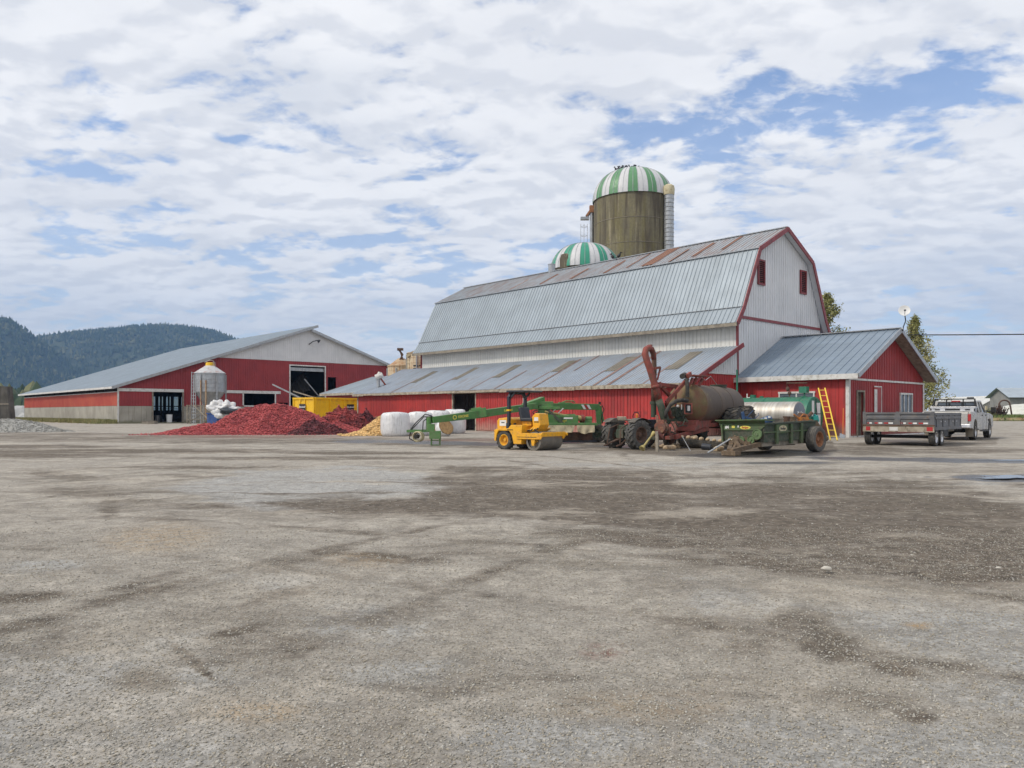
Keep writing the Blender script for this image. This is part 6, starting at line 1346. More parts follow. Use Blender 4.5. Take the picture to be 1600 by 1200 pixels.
m.beam((XF+.17, .14, 1.05), (XF+.17, WB2-.1, 1.01), .05, .035); m.beam((XF+.17, .12, 1.04), (XF-.5, .05, 1.02), .04, .05); m.build('hopper', GO, sp_)
m = M(); m.beam((XF+.045, .08, .91), (XF+.045, WB2-.05, .89), .03, .03); m.beam((XF+.06, WB2+.10, .34), (XF+.06, WB2+.06, .88), .05, .06); m.build('front_rib', GO, sp_)
m = M(); m.box(XF-.04, XF, WB2+.06, -.05, .42, .72); m.build('front_panel', GD, sp_)
MT['pulley'] = paint('pale green pulley', (.14, .22, .10), (.09, .15, .06), .6, dirt=(.10, .09, .05), dirt_amt=.7, scale=9)
for (w, z, r) in ((.16, .60, .155), (.72, .40, .13), (.36, .44, .12)):
    m = M(); c = (XF+.12, -w, z); m.lathe(c, (1, 0, 0), [(-.03, r*.72), (-.03, r), (-.01, r*.93), (.01, r*.93), (.03, r), (.03, r*.86), (.01, r*.80), (.01, r*.34), (.035, r*.30), (.035, 0)], 26); m.build('pulley', MT['pulley'], sp_, True)
m = M(); m.cyl((XF+.14, -.78, .41), (XF+.16, -1.14, .43), .022, n=6); m.build('drive_rod', MT['cream'], sp_)
MT['mud'] = paint('muddy brown steel', (.16, .11, .07), (.10, .075, .05), .9, dirt=(.27, .20, .13), dirt_amt=.7, scale=5, bump=.01)
m = M(); m.beam((XF+.04, -.3, .44), (XF+.04, -1.2, .44), .06, .12); m.beam((XF+.06, -.1, .52), (XF+.08, -.5, .38), .08, .12); m.box(XF, XF+.1, -.7, -.2, .28, .36); m.beam((XF+.05, -.9, .50), (XF+.05, -1.1, .30), .06, .10); m.build('gear_frame', MT['mud'], sp_)
FX_, FY_ = XF+1.35, -.22
m = M(); m.beam((XF-.3, -.15, .33), (FX_, FY_, .14), .12, .13); m.beam((XF-.3, WB2+.2, .33), (FX_, FY_-.08, .15), .12, .13); m.beam((XF+.4, -.2, .34), (XF+.45, -.9, .34), .08, .10); m.build('drawbar', MT['mud'], sp_)
m = M(); m.cbox((FX_+.02, FY_, .08), (.30, .46, .13)); m.tube([(XF+.6, -.5, .52), (XF+.8, -.42, .34), (XF+1.0, -.38, .20), (FX_, -.3, .12)], .055, 6); m.beam((XF+.55, -.25, .30), (XF+.75, -.55, .56), .10, .09); m.beam((XF+.9, -.2, .18), (XF+.8, -.5, .46), .09, .08); m.ell((XF+.7, -.5, .42), (.14, .12, .12)); m.build('hitch_jack', MT['mud'], sp_, False)
m = M(); m.cyl((XF+.62, -.75, .46), (XF+1.35, -1.05, .05), .026, n=6); m.build('jack_bar', MT['steel'], sp_)
for (o_, xd, w, hh, tx) in (((XF+.035, -.62, .80), (0, 1, 0), .19, .055, .085), ((1.70, .034, .77), (-1, 0, 0), .22, .10, .11)):
    x = Vector(xd); nn = x.cross(ZZ); m = M(); m.prism([(w*math.cos(k*.3927), hh*math.sin(k*.3927)) for k in range(16)], o_, x, (0, 0, 1), nn*.004); b_ = m.build('badge', MT['sign_yellow'] if w < .2 else MT['cream'], sp_)
    text_mesh('Badger', tx, MT['sign_red'] if w < .2 else MT['sign_black'], b_, Vector(o_)+nn*.006, xd, (0, 0, 1), 'lettering', .002, bold=.002)
text_mesh('#4', .12, MT['sign_white'], sp_, (XF+.036, -1.27, .80), (0, 1, 0), (0, 0, 1), 'lettering', .003, bold=.006)
m = M(); m.box(XF+.031, XF+.036, -1.10, -.99, .78, .85); m.build('decal', MT['sign_yellow'], sp_); m = M(); m.box(XF+.031, XF+.036, -.89, -.85, .80, .86); m.build('decal', MT['sign_white'], sp_)
m = M(); m.prism([(-.32, .98), (-.55, 1.0), (-1.0, .62), (-.80, .42), (-.40, .50)], (0, -.12, 0), (1, 0, 0), (0, 0, 1), (0, .05, 0)); m.prism([(-.32, .98), (-.55, 1.0), (-1.0, .62), (-.80, .42), (-.40, .50)], (0, WB2+.1, 0), (1, 0, 0), (0, 0, 1), (0, .05, 0)); m.cyl((-.6, WB2+.1, .7), (-.6, -.1, .7), .16, n=10); m.beam((-.5, -.1, .9), (-1.0, .05, .35), .05, .10); m.build('beater_guard', MT['mud'], sp_)
def on_sp(x, y, z): return sp_.matrix_basis @ Vector((x, y, z))
jug = thing('plastic_drum', 'blue plastic drum with white printing lying on the green spreader', 'drum', on_sp(2.15, -.35, 1.06), R(180))
BL = paint('scuffed blue plastic', (.03, .085, .20), (.025, .06, .15), .6, dirt=(.14, .17, .2), dirt_amt=.5, scale=6)
m = M(); m.lathe((-.24, 0, 0), (1, 0, -.38), [(0, 0), (0, .10), (.04, .135), (.42, .135), (.47, .10), (.49, 0)], 18); m.build('body', BL, jug, True)
m = M()
for k in range(3): m.box(-.16+k*.11, -.09+k*.11, .128, .142, .03-k*.04, .09-k*.04)
m.build('printing', MT['sign_white'], jug)
def junk(name, label, cat, loc, fn, mat, group=None):
    m = M(); fn(m); o = m.build(name, mat, None, False, loc=loc); o.rotation_euler = (0, 0, R(190)); return tag(o, label, cat, group)
junk('wooden_box', 'brown wooden box on the green spreader, next to the blue drum', 'box', on_sp(1.50, -.35, .93), lambda m: (m.box(-.17, .17, -.15, .15, 0, .14), m.box(-.19, .19, -.17, .17, .12, .16)), MT['old_wood'])
junk('bucket', 'dark rusty bucket on the green spreader, beside the brown wooden box', 'bucket', on_sp(.92, -.30, .94), lambda m: m.lathe((0, 0, 0), ZZ, [(0, 0), (0, .09), (.20, .12), (.19, .10), (.04, .08)], 14), MT['rusty'])
junk('bucket', 'brown bucket on the green spreader, beside the orange chainsaw', 'bucket', on_sp(.55, -.30, .95), lambda m: m.lathe((0, 0, 0), ZZ, [(0, 0), (0, .10), (.18, .12), (.17, .10), (.04, .08)], 14), MT['mud'])
ORG = paint('faded orange plastic', (.50, .19, .04), (.30, .11, .04), .6, dirt=(.10, .07, .05), dirt_amt=.8, scale=9)
junk('chainsaw', 'orange chainsaw lying at the rear of the green spreader', 'chainsaw', on_sp(-.18, -.35, .96), lambda m: (m.box(-.15, .15, -.08, .08, 0, .15), m.beam((-.15, 0, .08), (-.45, .0, .02), .08, .03), m.tube([(.1, 0, .15), (.0, 0, .25), (-.12, 0, .22), (-.14, 0, .14)], .02, 6), m.beam((.15, 0, .1), (.34, 0, .24), .05, .05)), ORG)
junk('rusty_motor', 'rusty motor part piled behind the orange chainsaw', 'scrap', on_sp(-.45, -.45, .98), lambda m: (m.cyl((-.1, 0, .12), (.2, 0, .18), .11, n=10), m.box(-.05, .2, -.15, .15, 0, .1), m.cyl((.0, .1, .1), (-.2, .1, .28), .06, n=8)), MT['rusty'])
junk('plastic_can', 'teal plastic can hanging at the rear end of the green spreader', 'can', on_sp(-.72, -.2, .95), lambda m: (m.cyl((0, 0, 0), (.05, 0, .2), .11, n=12), m.cyl((.05, 0, .2), (.06, 0, .25), .04, n=8)), MT['teal'])
junk('hand_pump', 'blue and black hand pump standing at the front of the green spreader', 'pump', on_sp(2.45, -.85, 1.02), lambda m: (m.cyl((0, 0, 0), (.05, 0, .26), .05, n=10), m.beam((0, 0, .1), (-.4, 0, -.02), .05, .06), m.tube([(-.1, 0, .1), (-.3, 0, .30)], .012, 5), m.tube([(-.35, 0, .05), (-.5, 0, .16), (-.48, 0, .22)], .012, 5)), BL)

# ------------------------------------------------------------------ tanks by the milk house
gt0 = uv(.9, -1.75); ft = thing('fuel_tank', 'big teal green fuel tank against the milk house wall', 'tank', gt0, TH)   # local y runs along the wall to the left
GR = .93; GZ = 1.12
m = M(); m.lathe((0, 0, GZ), (0, 1, 0), [(0, 0), (0, GR-.05), (.02, GR), (.55, GR), (.55, GR+.015), (.60, GR+.015), (.60, GR), (2.5, GR), (2.5, GR+.015), (2.55, GR+.015), (2.55, GR), (4.6, GR), (4.62, GR-.05), (4.62, 0)], 44); m.build('shell', MT['tank_green'], ft, True)
m = M(); m.box(-.7, .7, .5, .7, 0, .45); m.box(-.7, .7, 3.9, 4.1, 0, .45); m.build('saddle', MT['tank_green'], ft)
m = M(); m.cyl((0, 4.35, GZ+GR-.05), (0, 4.35, zat(576, 40.5)), .05, n=8); m.build('vent_pipe', MT['tank_green'], ft, True)
m = M(); m.cyl((0, 3.4, GZ+GR-.03), (0, 3.4, GZ+GR+.15), .16, n=14); m.cyl((0, 2.9, GZ+GR-.03), (0, 2.9, GZ+GR+.08), .1, n=10); m.build('filler', MT['tank_green'], ft, True)
m = M(); m.cyl((0, 3.75, GZ+GR-.2), (0, 3.75, GZ+GR+.22), .03, n=6); m.box(-.1, .1, 3.4, 3.7, GZ+GR, GZ+GR+.03); m.build('marker', MT['white'], ft)
m = M(); m.box(-.02, .06, .45, .75, GZ+GR, GZ+GR+.04); m.cyl((0, .55, GZ+GR), (0, .55, GZ+GR+.2), .04, n=8); m.box(-.15, .15, .38, .78, GZ+GR+.2, GZ+GR+.52); m.build('meter_box', MT['tank_green'], ft)
m = M(); m.tube([(0, 1.35, GZ+GR-.02), (0, 1.35, GZ+GR+.35), (.05, 1.5, GZ+GR+.5), (0, 1.5, GZ+GR+.72), (0, .4, GZ+GR+.70)], .028, 6); m.ell((0, 1.35, GZ+GR+.2), (.08, .1, .1)); m.ell((0, 1.45, GZ+GR+.42), (.08, .1, .12)); m.build('pump', MT['rusty'], ft)
m = M(); m.box(-.35, -.1, -.012, -.002, .65, 1.85); m.box(.12, .55, -.012, -.002, .55, 1.75); m.build('notice', MT['white'], ft)
m = M(); m.tube([(-.02, -.05, 1.95), (-.05, -.12, 1.2), (.1, -.1, .8), (-.3, -.3, .2), (-.6, -.6, .03)], .02, 6); m.beam((-.3, -.03, 1.2), (.5, -.03, 1.2), .03, .03); m.build('hose', MT['black'], ft)
bt0 = at(1249, 34); ba = Vector((-.679, .734, 0)); bt = thing('milk_tank', 'horizontal stainless steel bulk milk tank with grey end cap, behind the green spreader', 'tank', bt0, math.atan2(ba.y, ba.x))
mtt, t = mk('brushed stainless'); co = t.co; s_ = t.noise(t.mapping(co, scale=(6, .3, .3)), 1.5, 6, .6); c = t.mix(t.map(s_, .35, .65), (.38, .355, .32), (.54, .52, .48)); c = t.mix(t.map(t.noise(co, 2, 5), .5, .7, 0, .6), c, (.34, .28, .22)); t._in(t.b.inputs['Base Color'], c); t.b.inputs['Metallic'].default_value = .6; t.b.inputs['Roughness'].default_value = .55
m = M(); m.lathe((0, 0, 1.18), (1, 0, 0), [(0, .52), (0, .56), (.04, .57), (2.75, .57), (2.8, .5), (2.8, 0)], 40); m.build('shell', mtt, bt, True)
m = M(); m.lathe((-.002, 0, 1.18), (-1, 0, 0), [(-.03, .55), (0.0, .53), (.02, .50), (.035, 0)], 40); cap = m.build('end_cap', paint('blue grey end cap', (.17, .185, .22), (.14, .155, .185), .5, dirt=(.25, .24, .22), dirt_amt=.3), bt, True)
text_mesh('Mueller', .17, MT['sign_white'], cap, (-.045, 0, 1.25), (0, -1, 0), (0, 0, 1), 'lettering', .003, bold=.006)
for (x, y) in ((.3, -.35), (.3, .35), (2.4, -.35), (2.4, .35)): m = M(); m.cyl((x, y, 0), (x, y, .9), .04, n=8); m.build('leg', MT['steel'], bt)
ladder('ladder', 'yellow ladder leaning against the green fuel tank by the milk house corner', tuple(at(1303, 34.6, 0)), tuple(at(1284, 37.0, zat(607, 37.0))), .30, (.60, -.45, 0), 9, MT['ladder_y'], .055)
br = thing('shovel', 'orange handled shovel leaning against the red wall beside the white corner trim', 'shovel', at(1317, 37.9), 0)
m = M(); m.cyl((0, 0, .15), (.17, .35, 1.48), .018, n=6); m.build('handle', MT['orange'], br, True); m = M(); m.beam((-.02, -.02, .20), (-.08, -.1, 0.0), .30, .02, up=(0, 1, .2)); m.build('blade', MT['steel'], br)

# ------------------------------------------------------------------ flatbed trailer
tl = thing('flatbed_trailer', 'dark grey low sided trailer with twin axles, hitched behind the pickup truck', 'trailer', (15.56, 28.3, 0), R(48))   # origin: rear right corner, x forward, y left
TG = MT['trailer']; WT, LT = 2.5, 4.2
m = M(); m.box(0.04, LT, .04, WT-.04, .70, .78); [m.box(.05+i*.9, .13+i*.9, .1, WT-.1, .58, .70) for i in range(5)]; m.box(0, LT, .25, .35, .5, .7); m.box(0, LT, WT-.35, WT-.25, .5, .7); m.build('deck', MT['old_wood'], tl)
m = M(); m.box(-.04, .04, 0, WT, .53, .755); rb = m.build('rear_board', MT['pale_wood'], tl)
m = M(); m.box(-.07, .02, -.02, WT+.02, .755, .80); m.build('bumper_strip', MT['rusty'], tl)
m = M()
for (y0, y1) in ((.02, .24), (WT-.3, WT-.12)): m.box(-.047, -.041, y0+.02, y1, .57, .72)
m.build('tail_light', MT['sign_red'], rb)
m = M(); m.box(-.052, -.042, WT/2-.02, WT/2+.28, .57, .71); m.build('number_plate', MT['trim_white'], rb)
for (y0, y1) in ((.08, WT/2-.04), (WT/2+.04, WT-.08)):
    m = M(); x = -.0; m.box(x-.02, x+.02, y0, y1, .80, 1.26); m.box(x-.055, x-.02, y0, y1, 1.20, 1.27); m.prism([(-.02, 1.00), (-.055, 1.02), (-.055, 1.10), (-.02, 1.13)], (0, y0, 0), (1, 0, 0), (0, 0, 1), (0, y1-y0, 0)); m.box(x-.05, x-.02, y0, y0+.06, .80, 1.2); m.box(x-.05, x-.02, y1-.06, y1, .80, 1.2); g_ = m.build('tailgate', TG, tl)
    m = M(); n_ = 3
    for i in range(n_): yy_ = y0+.12+i*.38; m = M(); m.box(-.026, -.021, yy_, yy_+.16, .83, .885); m.build('white_reflector', MT['sign_white'], g_)
    for i in range(n_):
        yy_ = y0+.29+i*.34
        if yy_ < y1-.1: m = M(); m.box(-.026, -.021, yy_, min(yy_+.15, y1-.07), .83, .885); m.build('red_reflector', MT['sign_red'], g_)
for y in (0.0, WT/2-.04, WT-.08): m = M(); m.box(-.05, .06, y, y+.08, .78, 1.30); m.build('stake', TG, tl)
for y in (0, WT-.06):
    m = M(); o_ = -.0 if y == 0 else WT; s = -1 if y == 0 else 1
    m.box(.08, LT, y+.01, y+.05, .62, 1.24); m.box(.06, LT, y-.02 if s < 0 else y+.05, y+.01 if s < 0 else y+.08, 1.16, 1.25); m.prism([(0, 1.0), (s*.035, 1.02), (s*.035, 1.09), (0, 1.12)], (.1, y+(.01 if s < 0 else .05), 0), (0, 1, 0), (0, 0, 1), (LT-.15, 0, 0)); m.box(.06, LT, y-.02 if s < 0 else y+.05, y+.01 if s < 0 else y+.08, .60, .72)
    for i in range(5): m.box(.3+i*.95, .36+i*.95, y-.015 if s < 0 else y+.05, y+.01 if s < 0 else y+.075, .72, 1.16)
    sb_ = m.build('side_board', TG, tl)
    m = M(); [m.box(.35+i*.62, .42+i*.62, y-.002, y+.008, .90, .94) for i in range(6)]; m.build('reflector', MT['sign_white'], sb_)
for x in (.42, 1.22):
    for (y, s) in ((.12, -1), (WT-.12, 1)): wheel(tl, (x, y, .335), (0, s, 0), .335, .23, .2, MT['rubber_pale'], MT['chrome'], 0, 32, .25, grooves=4)
m = M(); m.cyl((.42, .1, .335), (.42, WT-.1, .335), .05, n=8); m.cyl((1.22, .1, .335), (1.22, WT-.1, .335), .05, n=8); m.box(1.5, 2.2, .02, .08, .34, .62); m.build('axle', MT['black'], tl)
m = M(); m.beam((LT, .5, .6), (LT+1.5, WT/2, .5), .08, .12); m.beam((LT, WT-.5, .6), (LT+1.5, WT/2, .5), .08, .12); m.box(LT-.05, LT, 0, WT, .6, 1.24); m.cyl((LT+1.2, WT/2, .05), (LT+1.2, WT/2, .7), .035, n=8); m.build('tow_frame', TG, tl)

# ------------------------------------------------------------------ pickup truck
pk = thing('pickup_truck', 'dusty silver crew cab pickup with black rack and tool box on the right', 'pickup truck', (21.35, 35.4, 0), R(50)); pk.scale = (1, 1, .95)    # origin under the rear right wheel, x forward, y left
TP = MT['truck']; PW = 1.98; y0, y1 = -.02, PW-.02; WB = 3.95
def arch(cx, r, z0, n=10): return [(cx-r*math.cos(math.pi*k/n), z0+r*math.sin(math.pi*k/n)) for k in range(n+1)]
def side(yy, th, pts): m.prism(pts, (0, yy, 0), (1, 0, 0), (0, 0, 1), (0, th, 0))
# bed
m = M(); ar = arch(0, .50, .52)
bedp = [(-1.18, .62)]+ar+[(.92, .52), (.92, 1.32), (-1.18, 1.36)]
side(y0, .10, bedp); side(y1-.10, .10, bedp); m.box(-1.20, -1.12, y0+.1, y1-.1, .70, 1.35); m.box(-1.1, .9, y0+.1, y1-.1, .72, .78); m.box(.86, .92, y0+.1, y1-.1, .78, 1.32); m.build('bed', TP, pk, False, .02)
m = M(); m.prism([(-1.16, 1.36), (.2, 1.33), (.2, 1.37), (-1.10, 1.415), (-1.2, 1.40)], (0, y0+.04, 0), (1, 0, 0), (0, 0, 1), (0, PW-.10, 0)); m.build('bed_cover', MT['white'], pk, False, .01)
m = M(); m.box(-1.24, -1.19, y0+.12, y1-.12, .74, 1.30); tg_ = m.build('tailgate', TP, pk, False, .015)
m = M(); m.box(-1.26, -1.24, .88, 1.10, 1.12, 1.2); m.build('handle', MT['black'], tg_)
for (yy_) in (y0-.005, y1-.115): m = M(); m.box(-1.235, -1.10, yy_, yy_+.12, .92, 1.26); m.build('tail_light', MT['sign_red'], pk, False, .015)
m = M(); m.prism([(-1.42, .60), (-1.12, .55), (-1.12, .80), (-1.40, .78)], (0, y0-.01, 0), (1, 0, 0), (0, 0, 1), (0, PW, 0)); m.build('bumper', MT['chrome'], pk, False, .03)
m = M(); m.cbox((-1.42, .95, .52), (.25, .16, .14)); m.box(-1.1, 3.9, .45, .60, .42, .60); m.box(-1.1, 3.9, 1.35, 1.5, .42, .60); m.cyl((0, .1, .42), (0, 1.85, .42), .08, n=10); m.ell((0, .97, .42), (.2, .17, .17)); m.box(.9, 3.0, .6, 1.4, .40, .55); m.build('underbody', MT['black'], pk)
# cab and hood sides
m = M(); ar2 = arch(WB, .50, .52)
low_ = [(.95, .45), (WB-.5, .45)]+ar2+[(WB+.95, .55), (WB+1.0, .80), (WB+.92, 1.18), (WB+.3, 1.27), (2.95, 1.33), (.95, 1.34)]
side(y0, .12, low_); side(y1-.12, .12, low_); m.box(.95, 3.0, y0+.12, y1-.12, .45, .55); m.prism([(2.9, 1.24), (WB+.3, 1.18), (WB+.9, 1.06), (WB+.9, 1.16), (WB+.3, 1.30), (2.9, 1.36)], (0, y0+.10, 0), (1, 0, 0), (0, 0, 1), (0, PW-.2, 0)); m.box(WB+.85, WB+.98, y0+.1, y1-.1, .55, 1.16); m.box(2.9, 3.0, y0+.1, y1-.1, .5, 1.3); m.box(.95, 1.02, y0+.1, y1-.1, .5, 1.34); m.build('body', TP, pk, False, .03)
# cab top with window openings: roof + pillars
m = M(); ins = .13
def pil(a, b, w=.07):
    for s in (0, 1): m.beam((a[0], (y0+.05) if s == 0 else (y1-.05), a[1]), (b[0], (y0+ins+.05) if s == 0 else (y1-ins-.05), b[1]), w*.9, w, up=(1, 0, 0))
pil((.98, 1.32), (1.10, 1.86), .14); pil((1.95, 1.32), (1.95, 1.88), .08); pil((3.05, 1.32), (2.42, 1.87), .07)
m.prism([(1.04, 1.84), (2.45, 1.84), (2.32, 1.92), (1.9, 1.945), (1.2, 1.93), (1.02, 1.88)], (0, y0+ins, 0), (1, 0, 0), (0, 0, 1), (0, PW-2*ins, 0)); m.build('cab', TP, pk, False, .02)
m = M()
def glass(p): m.add(p, [tuple(range(len(p)))])
for s in (0, 1):
    a = y0+.075 if s == 0 else y1-.075; b = y0+ins+.06 if s == 0 else y1-ins-.06
    glass([(1.05, a, 1.33), (3.0, a, 1.33), (2.40, b, 1.86), (1.12, b, 1.86)])
glass([(.97, y0+.10, 1.33), (.97, y1-.10, 1.33), (1.09, y1-ins-.07, 1.85), (1.09, y0+ins+.07, 1.85)]); glass([(3.03, y0+.08, 1.34), (3.03, y1-.08, 1.34), (2.42, y1-ins-.07, 1.86), (2.42, y0+ins+.07, 1.86)]); m.build('window', MT['glass'], pk)
m = M(); m.box(.955, .985, y0+.70, y0+.74, 1.34, 1.85); m.box(.955, .985, y1-.74, y1-.70, 1.34, 1.85); m.build('window_divider', MT['black'], pk)
m = M(); m.box(1.0, 1.06, .78, 1.16, 1.865, 1.93); m.build('brake_light', MT['sign_red'], pk, False, .01)
for x in (1.93, 2.93): 
    m = M(); m.box(x-.008, x+.004, y0-.004, y0+.01, .50, 1.32); m.build('door_seam', MT['black'], pk)
for x in (1.72, 2.72): m = M(); m.box(x-.12, x+.04, y0-.035, y0-.005, 1.17, 1.215); m.build('door_handle', MT['black'], pk)
m = M(); m.beam((2.95, y0+.02, 1.36), (2.95, y0-.22, 1.40), .05, .05); m.cbox((2.97, y0-.28, 1.46), (.12, .2, .30)); m.build('mirror', MT['black'], pk, False, .02)
m = M(); m.box(3.4, 3.5, y0-.02, y0+.0, .9, 1.0); m.beam((1.0, y0-.06, .42), (2.9, y0-.06, .42), .12, .05); m.build('side_step', MT['black'], pk)
for (x, y, s) in ((0, .10, -1), (0, PW-.14, 1), (WB, .10, -1), (WB, PW-.14, 1)): wheel(pk, (x, y, .41), (0, s, 0), .41, .28, .24, MT['rubber'], MT['chrome'], 0, 34, .2, grooves=4)
m = M(); m.box(-.56, -.53, y0, y0+.32, .16, .62); m.build('mud_flap', MT['old_wood'], pk); m = M(); m.box(-.56, -.53, y1-.32, y1, .16, .62); m.build('mud_flap', MT['old_wood'], pk)
# tool box and rack
m = M(); m.box(.25, .72, y0+.06, y1-.06, 1.36, 1.60); m.box(.23, .74, y0+.04, y1-.04, 1.56, 1.62); tb_ = m.build('tool_box', MT['chrome'], pk, False, .01)
m = M(); m.box(.235, .249, .66, 1.28, 1.42, 1.52); m.box(.235, .249, .25, .45, 1.43, 1.50); m.box(.235, .249, 1.5, 1.7, 1.43, 1.50); m.build('latch', MT['black'], tb_)
m = M()
for yy_ in (y0+.06, y1-.06): m.tube([(.1, yy_, 1.35), (.80, yy_+(.10 if yy_ < 1 else -.10), 2.0)], .032, 6); m.tube([(.82, yy_, 1.36), (.80, yy_+(.10 if yy_ < 1 else -.10), 2.0)], .03, 6)
m.tube([(.80, y0+.14, 2.0), (.80, y1-.14, 2.0)], .03, 6)
for yy_ in (.62, 1.32): m.tube([(.86, yy_, 1.60), (.80, yy_, 2.0)], .026, 6)
m.tube([(.84, y0+.12, 1.66), (.84, y1-.12, 1.66)], .022, 6); m.box(.76, .86, y0+.2, y0+.48, 2.03, 2.09); m.build('headache_rack', MT['black'], pk)

# ------------------------------------------------------------------ items near the left barn
rg = random.Random(3)
bn_ = at(336, 72); bb = thing('blue_bin', 'blue plastic bin standing behind the red wood chip heap', 'bin', bn_, R(-15)); m = M(); m.box(-.55, .55, -.45, .45, 0, 1.15); m.build('body', MT['blue'], bb, False, .04); m = M(); m.box(-.6, .6, -.5, .5, 1.15, 1.24); m.box(-.45, -.2, -.47, -.45, .6, 1.0); m.build('rim', MT['blue'], bb)
MT['bagfilm'] = paint('crumpled white plastic', (.74, .74, .74), (.60, .60, .62), .4, scale=2, dirt=(.50, .44, .32), dirt_amt=.5, bump=.06, bscale=4)
bags = [(333, 638, .55, 0), (341, 633, .70, .3), (350, 636, .6, .1), (358, 633, .62, .5), (366, 640, .5, .2), (344, 649, .5, -.3), (371, 644, .38, 0), (338, 643, .42, -.2)]
for i, (px, py, r, dy) in enumerate(bags):
    Y = 70.5+dy; m = M(); m.ell((0, 0, 0), (r*1.0, r*.8, r*.62), 24, 16); m.v = [tuple(Vector(q)*(1+.55*mnoise.noise(Vector(q)*2.6+Vector((i*7, 0, 0)))+.2*mnoise.noise(Vector(q)*7))) for q in m.v]
    o = m.build('plastic_bag', MT['bagfilm'], None, 'full', loc=at(px, Y, zat(py, Y))); tag(o, 'crumpled white plastic bag in the pile on and beside the blue bin', 'bag', 'white plastic bags on the blue bin')
m = M(); m.ell((0, 0, 0), (.75, .5, .3), 16, 10); m.v = [tuple(Vector(q)*(1+.5*mnoise.noise(Vector(q)*3))) for q in m.v]; o = m.build('plastic_bag', MT['dk_blue'], None, 'full', loc=at(357, 70, zat(642, 70))); tag(o, 'dark crumpled plastic bag among the white bags beside the blue bin', 'bag')
cr = thing('cattle_chute', 'rusty steel loading frame with sloping rail beneath the galvanised feed bin', 'frame', at(305, 87), TH-R(42))
m = M()
for x in (-.9, -.55, .75, 1.0): m.beam((x, 0, 0), (x, 0, 2.1), .12, .12)
for z in (.5, 1.2, 2.1): m.beam((-1.0, 0, z), (1.05, 0, z), .1, .08)
m.beam((-.9, .2, .1), (1.0, .2, 1.3), .08, .08); m.build('posts', MT['old_wood'], cr); m = M(); m.beam((0.0, -.4, 2.1), (1.8, -.5, .4), .16, .1); m.build('sloping_rail', MT['pale_wood'], cr)
for i, (px, py, w, lb) in enumerate(((216, 661, 2.6, 'long pale plank on the ground left of the left barn doorway'), (250, 660.5, 3.6, 'low timber sill lying in front of the left barn doorway'))):
    Y = 1500/(py-645); m = M(); m.beam((-w/2, 0, .12), (w/2, .5, .12), .5, .2); o = m.build('plank', MT['pale_wood'] if i == 0 else MT['old_wood'], None, loc=at(px, Y)); tag(o, lb, 'plank')
m = M(); m.box(-.7, .7, -.4, .4, 0, .30); [m.box(-.7+k*.35, -.5+k*.35, -.42, .42, .3, .36) for k in range(4)]; o = m.build('pallet', MT['old_wood'], None, loc=at(234, 86)); tag(o, 'dark wooden pallet beside the left barn doorway', 'pallet')
for i, (px, h, lb) in enumerate(((264.5, 1.0, 'white bucket standing inside the left barn doorway'), (246, .9, 'small grey bucket deep inside the left barn doorway'))):
    m = M(); m.lathe((0, 0, 0), ZZ, [(0, 0), (0, .3), (h, .36), (h-.04, .33), (.1, .28)], 14); o = m.build('bucket', MT['white'] if i == 0 else MT['steel'], None, True, loc=at(px, 92.5 if i == 0 else 95, .05)); tag(o, lb, 'bucket')

# ------------------------------------------------------------------ far right
cb = M(); cb.beam((-14, 0, .28), (16, 1, .30), .45, .42); o = cb.build('kerb_log', paint('yellow painted log', (.58, .50, .26), (.44, .36, .22), .8, scale=.35, dirt=(.35, .12, .08), dirt_amt=.8), None, loc=at(1640, 118)); tag(o, 'long yellow painted log lying along the edge of the yard on the right', 'log')
m = M(); m.ell((0, 0, 0), (8.5, 6, 3.1), 32, 16); m.v = [(x, y, z*(1 if z > 0 else .1)*(1+.05*mnoise.noise(Vector((x*.5, y*.5, 0))))) for x, y, z in m.v]; o = m.build('tarp_mound', paint('off white silage cover', (.66, .66, .60), (.56, .56, .5), .7, scale=.5, dirt=(.42, .42, .34), dirt_amt=.5), None, 'full', loc=at(1612, 150)); tag(o, 'large off-white tarped silage mound at the right edge', 'mound')
ar_ = thing('steel_arch', 'rusty steel arch of bent pipe beside the tarped mound on the right', 'arch', at(1568, 128)); m = M(); pts = [(-.9, 0, 0), (-.75, 0, 2.3)]+[(-.0-.9*math.cos(k*math.pi/8)+.15, 0, 2.6+.75*math.sin(k*math.pi/8)) for k in range(9)]+[(1.15, 0, 2.3), (1.5, 0, 0)]; m.tube(pts, .13, 8); m.build('pipe', MT['rusty'], ar_, 'full')
def shrub(label, x, y, h, seed, mat):
    rg = random.Random(seed); e = thing('shrub', label, 'shrub', (x, y, 0)); m = M(); c = M()
    for k in range(60):
        a = rg.uniform(0, 6.28); l = h*rg.uniform(.3, .8); q = Vector((math.cos(a)*l*.6, math.sin(a)*l*.6, h*rg.uniform(.4, 1))); m.tube([(rg.uniform(-.3, .3), rg.uniform(-.3, .3), 0), q*.6, q], .03, 4)
        for j in range(10): p = q*rg.uniform(.5, 1)+Vector((rg.gauss(0, .2),)*3); d_ = Vector((rg.gauss(0, 1), rg.gauss(0, 1), rg.gauss(0, 1))).normalized()*.16; f_ = d_.cross(Vector((0, .3, 1))).normalized()*.1; c.add([p-d_, p-f_, p+d_, p+f_], [(0, 1, 2, 3)])
    m.build('twigs', MT['rusty'], e); c.build('leaves', mat, e); return e
shrub('reddish brown leafless shrub under the steel arch on the right', *at(1563, 126).xy, 2.6, 3, MT['rusty'])
shrub('low green shrub between the pickup and the steel arch', *at(1548, 122).xy, 1.6, 5, MT['leaf'])
